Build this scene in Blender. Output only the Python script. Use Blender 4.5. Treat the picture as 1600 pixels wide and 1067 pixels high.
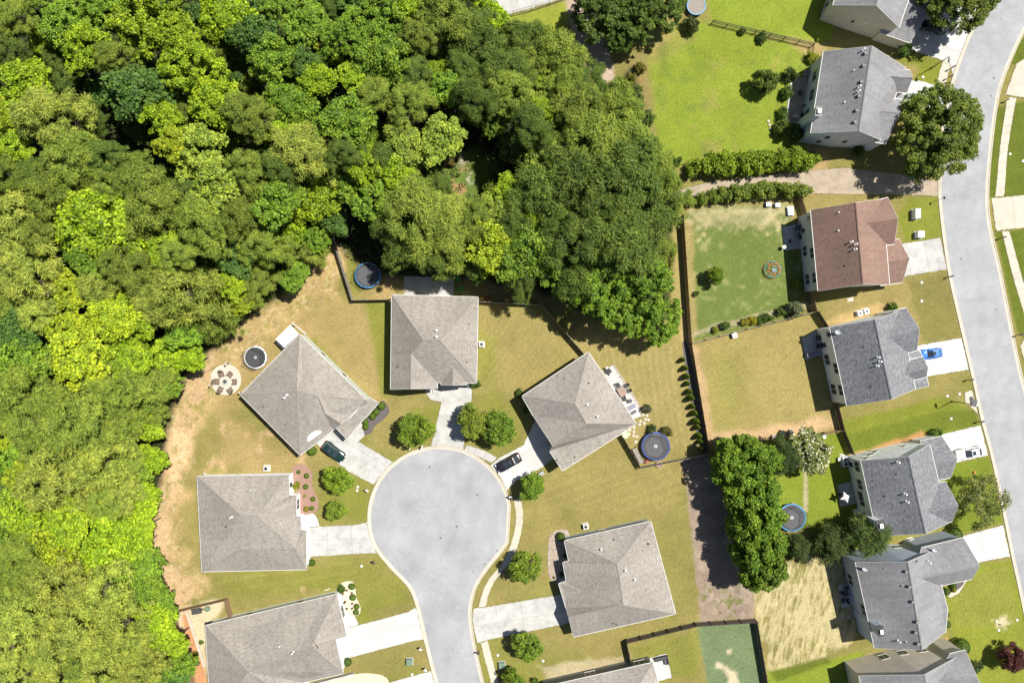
import bpy, math, random
import numpy as np
from mathutils import Vector, Matrix
random.seed(7)
for o in list(bpy.data.objects): bpy.data.objects.remove(o)
SC = bpy.context.scene
COL = SC.collection
S = 0.1125          # metres on the ground for one photo pixel
H = 120.0           # height of the drone
# ------------------------------------------------------------------ camera, sky, sun, exposure
cam = bpy.data.objects.new('camera', bpy.data.cameras.new('camera'))
COL.objects.link(cam)
cam.location = (0, 0, H); cam.rotation_euler = (0, 0, 0)
cam.data.lens = 24.0; cam.data.sensor_width = 36.0; cam.data.sensor_fit = 'HORIZONTAL'
cam.data.clip_start = 1.0; cam.data.clip_end = 3000.0
SC.camera = cam
ELEV = math.radians(61.0); AZ = math.atan2(0.87, 0.48)
sun_dir = Vector((math.sin(AZ)*math.cos(ELEV), math.cos(AZ)*math.cos(ELEV), math.sin(ELEV)))
W = bpy.data.worlds.new('World'); SC.world = W; W.use_nodes = True
wn = W.node_tree; wn.nodes.clear()
sky = wn.nodes.new('ShaderNodeTexSky'); sky.sky_type = 'NISHITA'; sky.sun_disc = False
sky.sun_elevation = ELEV; sky.sun_rotation = AZ
bg = wn.nodes.new('ShaderNodeBackground'); bg.inputs[1].default_value = 0.052
wo = wn.nodes.new('ShaderNodeOutputWorld')
wn.links.new(sky.outputs[0], bg.inputs[0]); wn.links.new(bg.outputs[0], wo.inputs[0])
sl = bpy.data.lights.new('sun', 'SUN'); sl.energy = 4.9; sl.angle = math.radians(0.53); sl.color = (1.0, 0.955, 0.87)
so = bpy.data.objects.new('sun', sl); COL.objects.link(so)
so.rotation_euler = sun_dir.to_track_quat('Z', 'Y').to_euler(); so.location = sun_dir*200
SC.view_settings.view_transform = 'Standard'; SC.view_settings.look = 'None'
SC.view_settings.gamma = 1.0; SC.view_settings.use_curve_mapping = False
SC.view_settings.exposure = 0.70

# ------------------------------------------------------------------ helpers
def P(px, py, h=0.0):
    """world point at height h that lies on the sight line of a photo pixel"""
    k = S*(1-h/H)
    return Vector(((px-800)*k, (533.5-py)*k, h))
def P2(pts, h=0.0): return [P(x, y, h) for x, y in pts]

class MB:
    def __init__(s): s.v = []; s.f = []
    def poly(s, pts):
        b = len(s.v); s.v += [tuple(p) for p in pts]; s.f.append(tuple(range(b, b+len(pts))))
    def box(s, c, d, rz=0.0, taper=1.0):
        cx, cy, cz = c; hx, hy, hz = d[0]/2, d[1]/2, d[2]/2
        b = len(s.v); ca, sa = math.cos(rz), math.sin(rz)
        for z, t in ((-hz, 1.0), (hz, taper)):
            for x, y in ((-hx, -hy), (hx, -hy), (hx, hy), (-hx, hy)):
                x *= t; y *= t
                s.v.append((cx+x*ca-y*sa, cy+x*sa+y*ca, cz+z))
        for q in ((0,3,2,1), (4,5,6,7), (0,1,5,4), (1,2,6,5), (2,3,7,6), (3,0,4,7)):
            s.f.append(tuple(b+i for i in q))
        return s
    def cyl(s, p0, p1, r0, r1=None, n=10, cap=True):
        r1 = r0 if r1 is None else r1
        p0 = Vector(p0); p1 = Vector(p1); d = (p1-p0).normalized()
        a = d.orthogonal().normalized(); c = d.cross(a)
        b = len(s.v)
        for p, r in ((p0, r0), (p1, r1)):
            for i in range(n):
                t = 2*math.pi*i/n
                s.v.append(tuple(p+a*(r*math.cos(t))+c*(r*math.sin(t))))
        for i in range(n):
            j = (i+1) % n
            s.f.append((b+i, b+j, b+n+j, b+n+i))
        if cap:
            s.f.append(tuple(b+n-1-i for i in range(n))); s.f.append(tuple(b+n+i for i in range(n)))
        return s
    def tube(s, pts, r, n=6, closed=False):
        pts = list(pts)
        m = len(pts)
        for i in range(m if closed else m-1): s.cyl(pts[i], pts[(i+1) % m], r, r, n)
        return s
    def prism(s, poly, z0, z1, bottom=False):
        n = len(poly)
        a = sum(poly[i][0]*poly[(i+1) % n][1]-poly[(i+1) % n][0]*poly[i][1] for i in range(n))
        poly = list(poly) if a > 0 else list(poly)[::-1]
        b = len(s.v)
        for z in (z0, z1):
            for p in poly: s.v.append((p[0], p[1], z))
        for i in range(n):
            j = (i+1) % n
            s.f.append((b+i, b+j, b+n+j, b+n+i))
        s.f.append(tuple(b+n+i for i in range(n)))
        if bottom: s.f.append(tuple(b+n-1-i for i in range(n)))
        return s
    def ring(s, c, r0, r1, z0, z1, n=28):
        b = len(s.v)
        for i in range(n):
            t = 2*math.pi*i/n; x, y = math.cos(t), math.sin(t)
            for r, z in ((r0, z0), (r1, z0), (r1, z1), (r0, z1)): s.v.append((c[0]+r*x, c[1]+r*y, z))
        for i in range(n):
            j = (i+1) % n
            for k in range(4):
                l = (k+1) % 4
                s.f.append((b+4*i+k, b+4*j+k, b+4*j+l, b+4*i+l)[::-1])
        return s
    def disc(s, c, r, z, n=24, ph=0.0):
        s.poly([(c[0]+r*math.cos(2*math.pi*i/n+ph), c[1]+r*math.sin(2*math.pi*i/n+ph), z) for i in range(n)]); return s
    def lathe(s, c, prof, n=20):
        b = len(s.v); m = len(prof)
        for i in range(n):
            t = 2*math.pi*i/n
            for r, z in prof: s.v.append((c[0]+r*math.cos(t), c[1]+r*math.sin(t), c[2]+z))
        for i in range(n):
            j = (i+1) % n
            for k in range(m-1): s.f.append((b+m*i+k, b+m*j+k, b+m*j+k+1, b+m*i+k+1))
        return s

def mesh_of(name, mb, mat, off=None, smooth=False):
    me = bpy.data.meshes.new(name)
    v = mb.v if off is None else [(a-off[0], b-off[1], c-off[2]) for a, b, c in mb.v]
    me.from_pydata(v, [], mb.f)
    if mat: me.materials.append(mat)
    if smooth: me.polygons.foreach_set('use_smooth', [True]*len(me.polygons))
    me.update()
    return me
def link(name, me, parent=None, loc=(0, 0, 0), rz=0.0, sc=(1, 1, 1)):
    o = bpy.data.objects.new(name, me); COL.objects.link(o)
    o.parent = parent; o.location = loc; o.rotation_euler = (0, 0, rz); o.scale = sc
    return o
def obj(name, mb, mat, parent=None, loc=(0, 0, 0), rz=0.0, smooth=False):
    return link(name, mesh_of(name, mb, mat, None, smooth), parent, loc, rz)
def wpart(name, mb, mat, root, smooth=False):
    """a part written in world coordinates, hung under its (unrotated) thing"""
    off = Vector((0, 0, 0)); q = root
    while q: off += q.location; q = q.parent
    return link(name, mesh_of(name, mb, mat, off, smooth), root)
def thing(name, label, cat, loc=(0, 0, 0), rz=0.0, group=None, sc=(1, 1, 1)):
    o = link(name, None, None, loc, rz, sc); o.empty_display_size = 0.3
    return tag(o, label, cat, group)
def tag(o, label, cat, group=None, kind=None):
    o['label'] = label; o['category'] = cat
    if group: o['group'] = group
    if kind: o['kind'] = kind
    return o
def struct(name, mb, mat, parent=None, label=None):
    o = obj(name, mb, mat, parent)
    if parent is None:
        o['kind'] = 'structure'
        if label: o['label'] = label
    return o
def kids(o): return [c for c in bpy.data.objects if c.parent is o]
def dup(root, loc, rz=0.0, label=None, group=None, sc=None):
    r = root.copy(); COL.objects.link(r); r.location = loc; r.rotation_euler = (0, 0, rz)
    if sc: r.scale = sc
    if label: r['label'] = label
    if group: r['group'] = group
    for ch in root.children:
        c = ch.copy(); COL.objects.link(c); c.parent = r
        for g in ch.children:
            d = g.copy(); COL.objects.link(d); d.parent = c
    return r

# ------------------------------------------------------------------ materials
def newmat(name):
    m = bpy.data.materials.new(name); m.use_nodes = True
    nt = m.node_tree; b = nt.nodes['Principled BSDF']
    return m, nt, b
def N(nt, t, **kw):
    n = nt.nodes.new(t)
    for k, v in kw.items():
        if hasattr(n, k): setattr(n, k, v)
        else: n.inputs[k].default_value = v
    return n
def ramp(nt, fac, stops):
    r = nt.nodes.new('ShaderNodeValToRGB'); e = r.color_ramp.elements
    while len(e) < len(stops): e.new(0.5)
    for i, (p, c) in enumerate(stops):
        e[i].position = p; e[i].color = (*c, 1) if len(c) == 3 else c
    nt.links.new(fac, r.inputs[0]); return r
def g3(v): return (v, v, v)
def mat(name, col, rough=0.7, var=0.12, scale=3.0, metal=0.0, bump=0.0, coat=0.0, spec=None, detail=6.0, alpha=None):
    """plain painted / natural surface with mottled wear"""
    m, nt, b = newmat(name)
    tc = N(nt, 'ShaderNodeTexCoord')
    nz = N(nt, 'ShaderNodeTexNoise'); nz.inputs['Scale'].default_value = scale; nz.inputs['Detail'].default_value = detail
    nz.inputs['Roughness'].default_value = 0.65
    nt.links.new(tc.outputs['Object'], nz.inputs['Vector'])
    r = ramp(nt, nz.outputs['Fac'], [(0.25, tuple(c*(1-var) for c in col)), (0.75, tuple(min(1, c*(1+var)) for c in col))])
    nt.links.new(r.outputs[0], b.inputs['Base Color'])
    b.inputs['Roughness'].default_value = rough; b.inputs['Metallic'].default_value = metal
    if coat: b.inputs['Coat Weight'].default_value = coat; b.inputs['Coat Roughness'].default_value = 0.05
    if spec is not None: b.inputs['Specular IOR Level'].default_value = spec
    if bump:
        bp = N(nt, 'ShaderNodeBump'); bp.inputs['Strength'].default_value = bump; bp.inputs['Distance'].default_value = 0.02
        nt.links.new(nz.outputs['Fac'], bp.inputs['Height']); nt.links.new(bp.outputs[0], b.inputs['Normal'])
    if alpha is not None: b.inputs['Alpha'].default_value = alpha
    return m

def mat_ground():
    m, nt, b = newmat('lawn_and_soil')
    at = N(nt, 'ShaderNodeVertexColor'); at.layer_name = 'soil'
    tc = N(nt, 'ShaderNodeTexCoord')
    n1 = N(nt, 'ShaderNodeTexNoise'); n1.inputs['Scale'].default_value = 2.4; n1.inputs['Detail'].default_value = 10; n1.inputs['Roughness'].default_value = 0.8
    n2 = N(nt, 'ShaderNodeTexNoise'); n2.inputs['Scale'].default_value = 7.0; n2.inputs['Detail'].default_value = 4
    for n in (n1, n2): nt.links.new(tc.outputs['Object'], n.inputs['Vector'])
    r1 = ramp(nt, n1.outputs['Fac'], [(0.28, g3(0.62)), (0.52, g3(1.0)), (0.74, g3(1.36))])
    r2 = ramp(nt, n2.outputs['Fac'], [(0.3, g3(0.8)), (0.7, g3(1.2))])
    x1 = N(nt, 'ShaderNodeMixRGB', blend_type='MULTIPLY'); x1.inputs[0].default_value = 1
    x2 = N(nt, 'ShaderNodeMixRGB', blend_type='MULTIPLY'); x2.inputs[0].default_value = 1
    nt.links.new(at.outputs[0], x1.inputs[1]); nt.links.new(r1.outputs[0], x1.inputs[2])
    nt.links.new(x1.outputs[0], x2.inputs[1]); nt.links.new(r2.outputs[0], x2.inputs[2])
    nt.links.new(x2.outputs[0], b.inputs['Base Color'])
    b.inputs['Roughness'].default_value = 0.95; b.inputs['Specular IOR Level'].default_value = 0.15
    bp = N(nt, 'ShaderNodeBump'); bp.inputs['Strength'].default_value = 0.5; bp.inputs['Distance'].default_value = 0.08
    nt.links.new(n1.outputs['Fac'], bp.inputs['Height']); nt.links.new(bp.outputs[0], b.inputs['Normal'])
    return m

def mat_asphalt():
    m, nt, b = newmat('weathered_asphalt')
    tc = N(nt, 'ShaderNodeTexCoord')
    n1 = N(nt, 'ShaderNodeTexNoise'); n1.inputs['Scale'].default_value = 0.16; n1.inputs['Detail'].default_value = 7; n1.inputs['Roughness'].default_value = 0.6
    n2 = N(nt, 'ShaderNodeTexNoise'); n2.inputs['Scale'].default_value = 5.0; n2.inputs['Detail'].default_value = 5; n2.inputs['Roughness'].default_value = 0.8
    n3 = N(nt, 'ShaderNodeTexNoise'); n3.inputs['Scale'].default_value = 0.7; n3.inputs['Detail'].default_value = 3
    vo = N(nt, 'ShaderNodeTexVoronoi'); vo.inputs['Scale'].default_value = 0.32
    for n in (n1, n2, n3, vo): nt.links.new(tc.outputs['Object'], n.inputs['Vector'])
    r1 = ramp(nt, n1.outputs['Fac'], [(0.3, (0.245, 0.25, 0.266)), (0.7, (0.315, 0.319, 0.332))])
    r2 = ramp(nt, n2.outputs['Fac'], [(0.3, g3(0.85)), (0.7, g3(1.13))])
    r3 = ramp(nt, n3.outputs['Fac'], [(0.62, g3(1.0)), (0.76, g3(1.12))])
    r4 = ramp(nt, vo.outputs['Distance'], [(0.035, g3(0.45)), (0.085, g3(1.0))])
    v2 = N(nt, 'ShaderNodeTexVoronoi'); v2.inputs['Scale'].default_value = 0.9; nt.links.new(tc.outputs['Object'], v2.inputs['Vector'])
    r5 = ramp(nt, v2.outputs['Distance'], [(0.02, g3(0.62)), (0.07, g3(1.0))])
    v3 = N(nt, 'ShaderNodeTexVoronoi', feature='DISTANCE_TO_EDGE'); v3.inputs['Scale'].default_value = 0.11
    n6 = N(nt, 'ShaderNodeTexNoise'); n6.inputs['Scale'].default_value = 0.5; n6.inputs['Detail'].default_value = 5
    nt.links.new(tc.outputs['Object'], n6.inputs['Vector'])
    av = N(nt, 'ShaderNodeMixRGB'); av.inputs[0].default_value = 0.12; nt.links.new(tc.outputs['Object'], av.inputs[1]); nt.links.new(n6.outputs['Color'], av.inputs[2]); nt.links.new(av.outputs[0], v3.inputs['Vector'])
    r6 = ramp(nt, v3.outputs['Distance'], [(0.0, g3(0.89)), (0.005, g3(1.0))])
    n7 = N(nt, 'ShaderNodeTexNoise'); n7.inputs['Scale'].default_value = 0.33; n7.inputs['Detail'].default_value = 8; n7.inputs['Roughness'].default_value = 0.75; nt.links.new(tc.outputs['Object'], n7.inputs['Vector'])
    r7 = ramp(nt, n7.outputs['Fac'], [(0.36, g3(0.90)), (0.5, g3(1.0)), (0.66, g3(1.10))])
    prev = r1.outputs[0]
    for r in (r2, r3, r4, r5, r6, r7):
        x = N(nt, 'ShaderNodeMixRGB', blend_type='MULTIPLY'); x.inputs[0].default_value = 1
        nt.links.new(prev, x.inputs[1]); nt.links.new(r.outputs[0], x.inputs[2]); prev = x.outputs[0]
    nt.links.new(prev, b.inputs['Base Color']); b.inputs['Roughness'].default_value = 0.9
    bp = N(nt, 'ShaderNodeBump'); bp.inputs['Strength'].default_value = 0.25; bp.inputs['Distance'].default_value = 0.02
    nt.links.new(n2.outputs['Fac'], bp.inputs['Height']); nt.links.new(bp.outputs[0], b.inputs['Normal'])
    return m

def mat_concrete(name, col, stain=0.25):
    m, nt, b = newmat(name)
    tc = N(nt, 'ShaderNodeTexCoord'); oi = N(nt, 'ShaderNodeObjectInfo')
    n1 = N(nt, 'ShaderNodeTexNoise'); n1.inputs['Scale'].default_value = 0.55; n1.inputs['Detail'].default_value = 8; n1.inputs['Roughness'].default_value = 0.7
    n2 = N(nt, 'ShaderNodeTexNoise'); n2.inputs['Scale'].default_value = 6.0; n2.inputs['Detail'].default_value = 4
    for n in (n1, n2): nt.links.new(tc.outputs['Object'], n.inputs['Vector'])
    r1 = ramp(nt, n1.outputs['Fac'], [(0.28, tuple(c*(1-stain) for c in col)), (0.58, col)])
    r2 = ramp(nt, n2.outputs['Fac'], [(0.3, g3(0.92)), (0.7, g3(1.06))])
    r3 = ramp(nt, oi.outputs['Random'], [(0.0, g3(0.93)), (1.0, g3(1.05))])
    prev = r1.outputs[0]
    for r in (r2, r3):
        x = N(nt, 'ShaderNodeMixRGB', blend_type='MULTIPLY'); x.inputs[0].default_value = 1
        nt.links.new(prev, x.inputs[1]); nt.links.new(r.outputs[0], x.inputs[2]); prev = x.outputs[0]
    nt.links.new(prev, b.inputs['Base Color']); b.inputs['Roughness'].default_value = 0.85
    return m

def mat_shingle(name, c0, c1, streak=0.4, spec=0.25, big=0.12):
    m, nt, b = newmat(name)
    uv = N(nt, 'ShaderNodeUVMap'); uv.uv_map = 'course'
    def mp(sx, sy):
        k = N(nt, 'ShaderNodeMapping'); k.inputs['Scale'].default_value = (sx, sy, 1); nt.links.new(uv.outputs[0], k.inputs[0]); return k
    a = mp(1.5, 3.8); c = mp(0.16, 0.10); d = mp(3.2, 7.0); e = mp(1.3, 0.12)
    n1 = N(nt, 'ShaderNodeTexNoise'); n1.inputs['Scale'].default_value = 1.0; n1.inputs['Detail'].default_value = 3; n1.inputs['Roughness'].default_value = 0.6; n1.inputs['Distortion'].default_value = 0.6
    n2 = N(nt, 'ShaderNodeTexNoise'); n2.inputs['Scale'].default_value = 1.0; n2.inputs['Detail'].default_value = 6
    n4 = N(nt, 'ShaderNodeTexNoise'); n4.inputs['Scale'].default_value = 1.0; n4.inputs['Detail'].default_value = 4
    br = N(nt, 'ShaderNodeTexBrick'); br.inputs['Scale'].default_value = 1.0
    br.inputs['Color1'].default_value = (1, 1, 1, 1); br.inputs['Color2'].default_value = (0.62, 0.62, 0.62, 1); br.inputs['Mortar'].default_value = (0.5, 0.5, 0.5, 1)
    br.inputs['Mortar Size'].default_value = 0.03; br.inputs['Brick Width'].default_value = 0.9; br.inputs['Row Height'].default_value = 1.0
    nt.links.new(a.outputs[0], n1.inputs['Vector']); nt.links.new(c.outputs[0], n2.inputs['Vector']); nt.links.new(d.outputs[0], br.inputs['Vector']); nt.links.new(e.outputs[0], n4.inputs['Vector'])
    r1 = ramp(nt, n1.outputs['Fac'], [(0.33, c0), (0.62, c1)])
    r2 = ramp(nt, n2.outputs['Fac'], [(0.3, g3(1-big)), (0.7, g3(1+big))])
    r4 = ramp(nt, n4.outputs['Fac'], [(0.35, g3(0.92)), (0.65, g3(1.05))])
    prev = r1.outputs[0]
    for out, f in ((r2.outputs[0], 1), (r4.outputs[0], 1), (br.outputs[0], streak)):
        x = N(nt, 'ShaderNodeMixRGB', blend_type='MULTIPLY'); x.inputs[0].default_value = f
        nt.links.new(prev, x.inputs[1]); nt.links.new(out, x.inputs[2]); prev = x.outputs[0]
    nt.links.new(prev, b.inputs['Base Color']); b.inputs['Roughness'].default_value = 0.82; b.inputs['Specular IOR Level'].default_value = spec
    bp = N(nt, 'ShaderNodeBump'); bp.inputs['Strength'].default_value = 0.5; bp.inputs['Distance'].default_value = 0.03
    nt.links.new(br.outputs['Color'], bp.inputs['Height']); nt.links.new(bp.outputs[0], b.inputs['Normal'])
    return m

def mat_siding(name, col):
    m, nt, b = newmat(name)
    tc = N(nt, 'ShaderNodeTexCoord'); sp = N(nt, 'ShaderNodeSeparateXYZ'); nt.links.new(tc.outputs['Object'], sp.inputs[0])
    mu = N(nt, 'ShaderNodeMath', operation='MULTIPLY'); mu.inputs[1].default_value = 1/0.18
    fr = N(nt, 'ShaderNodeMath', operation='FRACT')
    nt.links.new(sp.outputs[2], mu.inputs[0]); nt.links.new(mu.outputs[0], fr.inputs[0])
    nz = N(nt, 'ShaderNodeTexNoise'); nz.inputs['Scale'].default_value = 0.8; nz.inputs['Detail'].default_value = 6
    nt.links.new(tc.outputs['Object'], nz.inputs['Vector'])
    r = ramp(nt, nz.outputs['Fac'], [(0.3, tuple(c*0.9 for c in col)), (0.7, tuple(min(1, c*1.06) for c in col))])
    r2 = ramp(nt, fr.outputs[0], [(0.0, g3(0.7)), (0.16, g3(1.0))])
    x = N(nt, 'ShaderNodeMixRGB', blend_type='MULTIPLY'); x.inputs[0].default_value = 0.6
    nt.links.new(r.outputs[0], x.inputs[1]); nt.links.new(r2.outputs[0], x.inputs[2]); nt.links.new(x.outputs[0], b.inputs['Base Color'])
    b.inputs['Roughness'].default_value = 0.6
    bp = N(nt, 'ShaderNodeBump'); bp.inputs['Strength'].default_value = 0.6; bp.inputs['Distance'].default_value = 0.02; bp.invert = True
    nt.links.new(fr.outputs[0], bp.inputs['Height']); nt.links.new(bp.outputs[0], b.inputs['Normal'])
    return m

def mat_leaf(name, rough=0.6, trans=0.3, lo=0.45, hi=1.55, yellow=0.35, blossom=None):
    """leaf blade: own colour from the tree it belongs to, varied leaf by leaf, light passes through"""
    m, nt, b = newmat(name)
    oi = N(nt, 'ShaderNodeObjectInfo'); ge = N(nt, 'ShaderNodeNewGeometry')
    r = ramp(nt, ge.outputs['Random Per Island'], [(0.0, g3(lo)), (0.55, g3(1.0)), (1.0, (hi*(1+yellow*0.4), hi, hi*(1-yellow)))])
    x = N(nt, 'ShaderNodeMixRGB', blend_type='MULTIPLY'); x.inputs[0].default_value = 1
    nt.links.new(oi.outputs['Color'], x.inputs[1]); nt.links.new(r.outputs[0], x.inputs[2])
    tc = N(nt, 'ShaderNodeTexCoord')
    nz = N(nt, 'ShaderNodeTexNoise'); nz.inputs['Scale'].default_value = 0.45; nz.inputs['Detail'].default_value = 2
    nt.links.new(tc.outputs['Object'], nz.inputs['Vector'])
    r2 = ramp(nt, nz.outputs['Fac'], [(0.3, (0.72, 0.8, 0.75)), (0.7, (1.22, 1.15, 1.0))])
    x2 = N(nt, 'ShaderNodeMixRGB', blend_type='MULTIPLY'); x2.inputs[0].default_value = 1
    nt.links.new(x.outputs[0], x2.inputs[1]); nt.links.new(r2.outputs[0], x2.inputs[2])
    out = x2.outputs[0]
    if blossom:
        gt = N(nt, 'ShaderNodeMath', operation='LESS_THAN'); gt.inputs[1].default_value = blossom[0]
        nt.links.new(ge.outputs['Random Per Island'], gt.inputs[0])
        x3 = N(nt, 'ShaderNodeMixRGB'); nt.links.new(gt.outputs[0], x3.inputs[0]); nt.links.new(out, x3.inputs[1]); x3.inputs[2].default_value = (*blossom[1], 1)
        out = x3.outputs[0]
    nt.links.new(out, b.inputs['Base Color']); b.inputs['Roughness'].default_value = rough; b.inputs['Specular IOR Level'].default_value = 0.3
    tr = N(nt, 'ShaderNodeBsdfTranslucent'); nt.links.new(out, tr.inputs[0])
    mx = N(nt, 'ShaderNodeMixShader'); mx.inputs[0].default_value = trans
    nt.links.new(b.outputs[0], mx.inputs[1]); nt.links.new(tr.outputs[0], mx.inputs[2])
    nt.links.new(mx.outputs[0], nt.nodes['Material Output'].inputs[0])
    return m

M = {}
M['ground'] = mat_ground()
M['asphalt'] = mat_asphalt()
M['kerb'] = mat_concrete('cream_kerb_concrete', (0.47, 0.425, 0.35), 0.2)
M['conc'] = mat_concrete('driveway_concrete', (0.425, 0.42, 0.402), 0.36)
M['conc_white'] = mat_concrete('fresh_concrete', (0.475, 0.47, 0.45), 0.2)
M['conc_cream'] = mat_concrete('cream_concrete', (0.47, 0.425, 0.35), 0.15)
M['conc_tan'] = mat_concrete('old_tan_drive', (0.35, 0.285, 0.21), 0.35)
M['joint'] = mat('slab_joint_dirt', (0.17, 0.16, 0.135), 0.95)
M['mulch_dark'] = mat('dark_mulch', (0.10, 0.085, 0.085), 0.95, 0.4, 9, bump=0.8)
M['mulch_red'] = mat('red_brown_mulch', (0.27, 0.165, 0.125), 0.95, 0.35, 9, bump=0.8)
M['gravel_cream'] = mat('cream_gravel', (0.50, 0.44, 0.335), 0.95, 0.2, 10, bump=0.8)
M['gravel_pink'] = mat('pinkish_gravel', (0.30, 0.245, 0.20), 0.95, 0.5, 1.6, bump=0.9, detail=12)
M['roof_tan'] = mat_shingle('weathered_taupe_shingle', (0.205, 0.185, 0.162), (0.298, 0.276, 0.25), 0.22)
M['roof_grey'] = mat_shingle('slate_grey_shingle', (0.175, 0.175, 0.183), (0.238, 0.238, 0.246), 0.12, big=0.2)
M['roof_grey_dots'] = mat_shingle('speckled_grey_shingle', (0.12, 0.125, 0.14), (0.24, 0.245, 0.26), 0.55)
M['roof_brown'] = mat_shingle('red_brown_shingle', (0.19, 0.12, 0.095), (0.255, 0.166, 0.133), 0.35)
M['trim'] = mat('white_trim', (0.55, 0.55, 0.535), 0.5, 0.05)
M['white_metal'] = mat('white_metal', (0.66, 0.67, 0.69), 0.4, 0.05)
M['side_sage'] = mat_siding('sage_siding', (0.50, 0.56, 0.50))
M['side_tan'] = mat_siding('tan_siding', (0.56, 0.51, 0.44))
M['side_white'] = mat_siding('white_siding', (0.82, 0.84, 0.86))
M['side_pale'] = mat_siding('pale_grey_siding', (0.56, 0.58, 0.61))
M['side_blue'] = mat_siding('blue_grey_siding', (0.36, 0.42, 0.50))
M['side_slate'] = mat_siding('slate_siding', (0.16, 0.165, 0.17))
M['side_cream'] = mat_siding('cream_siding', (0.62, 0.58, 0.50))
M['glass'] = mat('window_glass', (0.035, 0.045, 0.055), 0.08, 0.2, 2, spec=0.6)
M['door_white'] = mat('white_door', (0.72, 0.72, 0.70), 0.45, 0.04)
M['dark_metal'] = mat('dark_metal', (0.03, 0.03, 0.032), 0.5, 0.2, 6)
M['grey_metal'] = mat('grey_metal', (0.36, 0.37, 0.38), 0.4, 0.1, 6, metal=0.5)
M['black_wood'] = mat('black_stained_wood', (0.05, 0.043, 0.038), 0.85, 0.35, 6, bump=0.4)
M['grey_wood'] = mat('grey_weathered_wood', (0.23, 0.205, 0.175), 0.85, 0.3, 6, bump=0.4)
M['brown_wood'] = mat('brown_fence_wood', (0.235, 0.15, 0.09), 0.85, 0.3, 6, bump=0.4)
M['dark_wood'] = mat('dark_brown_wood', (0.085, 0.066, 0.055), 0.85, 0.3, 6, bump=0.4)
M['bark'] = mat('bark', (0.13, 0.10, 0.08), 0.95, 0.4, 5, bump=0.8)
M['bark_pale'] = mat('pale_bark', (0.30, 0.27, 0.23), 0.95, 0.3, 5, bump=0.6)
M['rubber'] = mat('tyre_rubber', (0.02, 0.02, 0.02), 0.85)
M['fabric_black'] = mat('black_mat_fabric', (0.045, 0.045, 0.05), 0.75, 0.15, 6)
M['fabric_grey'] = mat('grey_mat_fabric', (0.07, 0.07, 0.077), 0.75, 0.15, 6)
M['pad_blue'] = mat('blue_pad_vinyl', (0.018, 0.05, 0.235), 0.45, 0.2, 3)
M['pad_sky'] = mat('sky_blue_pad_vinyl', (0.045, 0.19, 0.36), 0.45, 0.2, 3)
M['net'] = mat('safety_net', (0.04, 0.04, 0.045), 0.8, 0.1, 3, alpha=0.28)
M['brown_wicker'] = mat('brown_wicker', (0.16, 0.115, 0.085), 0.8, 0.3, 14)
M['table_brown'] = mat('brown_table_top', (0.24, 0.165, 0.125), 0.6, 0.2, 4)
M['white_cloth'] = mat('white_canvas', (0.66, 0.66, 0.64), 0.7, 0.05)
M['green_plastic'] = mat('green_plastic', (0.10, 0.36, 0.05), 0.5)
M['pale_green'] = mat('pale_green_plastic', (0.45, 0.60, 0.30), 0.6)
M['red_plastic'] = mat('red_plastic', (0.5, 0.06, 0.05), 0.5)
M['orange_plastic'] = mat('orange_plastic', (0.62, 0.2, 0.05), 0.5)
M['purple_fabric'] = mat('lavender_fabric', (0.2, 0.195, 0.26), 0.8)
M['blue_plastic'] = mat('blue_plastic', (0.06, 0.08, 0.5), 0.5)
M['teal_plastic'] = mat('teal_plastic', (0.05, 0.3, 0.28), 0.5)
M['utility_green'] = mat('utility_cabinet_green', (0.13, 0.19, 0.14), 0.55)
M['yellow_plastic'] = mat('yellow_plastic', (0.7, 0.5, 0.05), 0.5)
M['leaf'] = mat_leaf('broad_leaves')
M['needle'] = mat_leaf('pine_needles', 0.7, 0.36, 0.5, 1.5, 0.2)
M['vent_grey'] = mat('dull_grey_vent', (0.15, 0.15, 0.155), 0.7)
M['blossom_leaf'] = mat_leaf('leaves_and_white_blossom', blossom=(0.30, (0.62, 0.58, 0.42)))
# ================================================================== THE SETTING
# ---- ground sheet: one mesh, its own soil / turf colours per place
rng = np.random.default_rng(5)
TAB = rng.random((256, 256))
def vnoise(x, y, sc, seed=0):
    x = x/sc+seed*17.3; y = y/sc+seed*9.1
    i = np.floor(x).astype(int); j = np.floor(y).astype(int); u = x-i; v = y-j
    u = u*u*(3-2*u); v = v*v*(3-2*v)
    a = TAB[i & 255, j & 255]; b = TAB[(i+1) & 255, j & 255]; c = TAB[i & 255, (j+1) & 255]; d = TAB[(i+1) & 255, (j+1) & 255]
    return (a*(1-u)+b*u)*(1-v)+(c*(1-u)+d*u)*v
def fbm(x, y, sc, seed=0, o=4):
    s = 0; w = 0; a = 1.0
    for k in range(o):
        s = s+a*vnoise(x, y, sc/2**k, seed+k*3); w += a; a *= 0.6
    return s/w
def sdist(X, Y, poly):
    """signed distance (positive inside), all in photo pixels on the ground"""
    d = np.full(X.shape, 1e9); ins = np.zeros(X.shape, bool); n = len(poly)
    for k in range(n):
        x0, y0 = poly[k]; x1, y1 = poly[(k+1) % n]
        dx, dy = x1-x0, y1-y0
        t = np.clip(((X-x0)*dx+(Y-y0)*dy)/(dx*dx+dy*dy+1e-9), 0, 1)
        d = np.minimum(d, np.hypot(X-x0-t*dx, Y-y0-t*dy))
        c = ((y0 > Y) != (y1 > Y)) & (X < (x1-x0)*(Y-y0)/(y1-y0+1e-12)+x0)
        ins ^= c
    return np.where(ins, d, -d)
def sst(a, b, x):
    t = np.clip((x-a)/(b-a), 0, 1); return t*t*(3-2*t)

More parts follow.
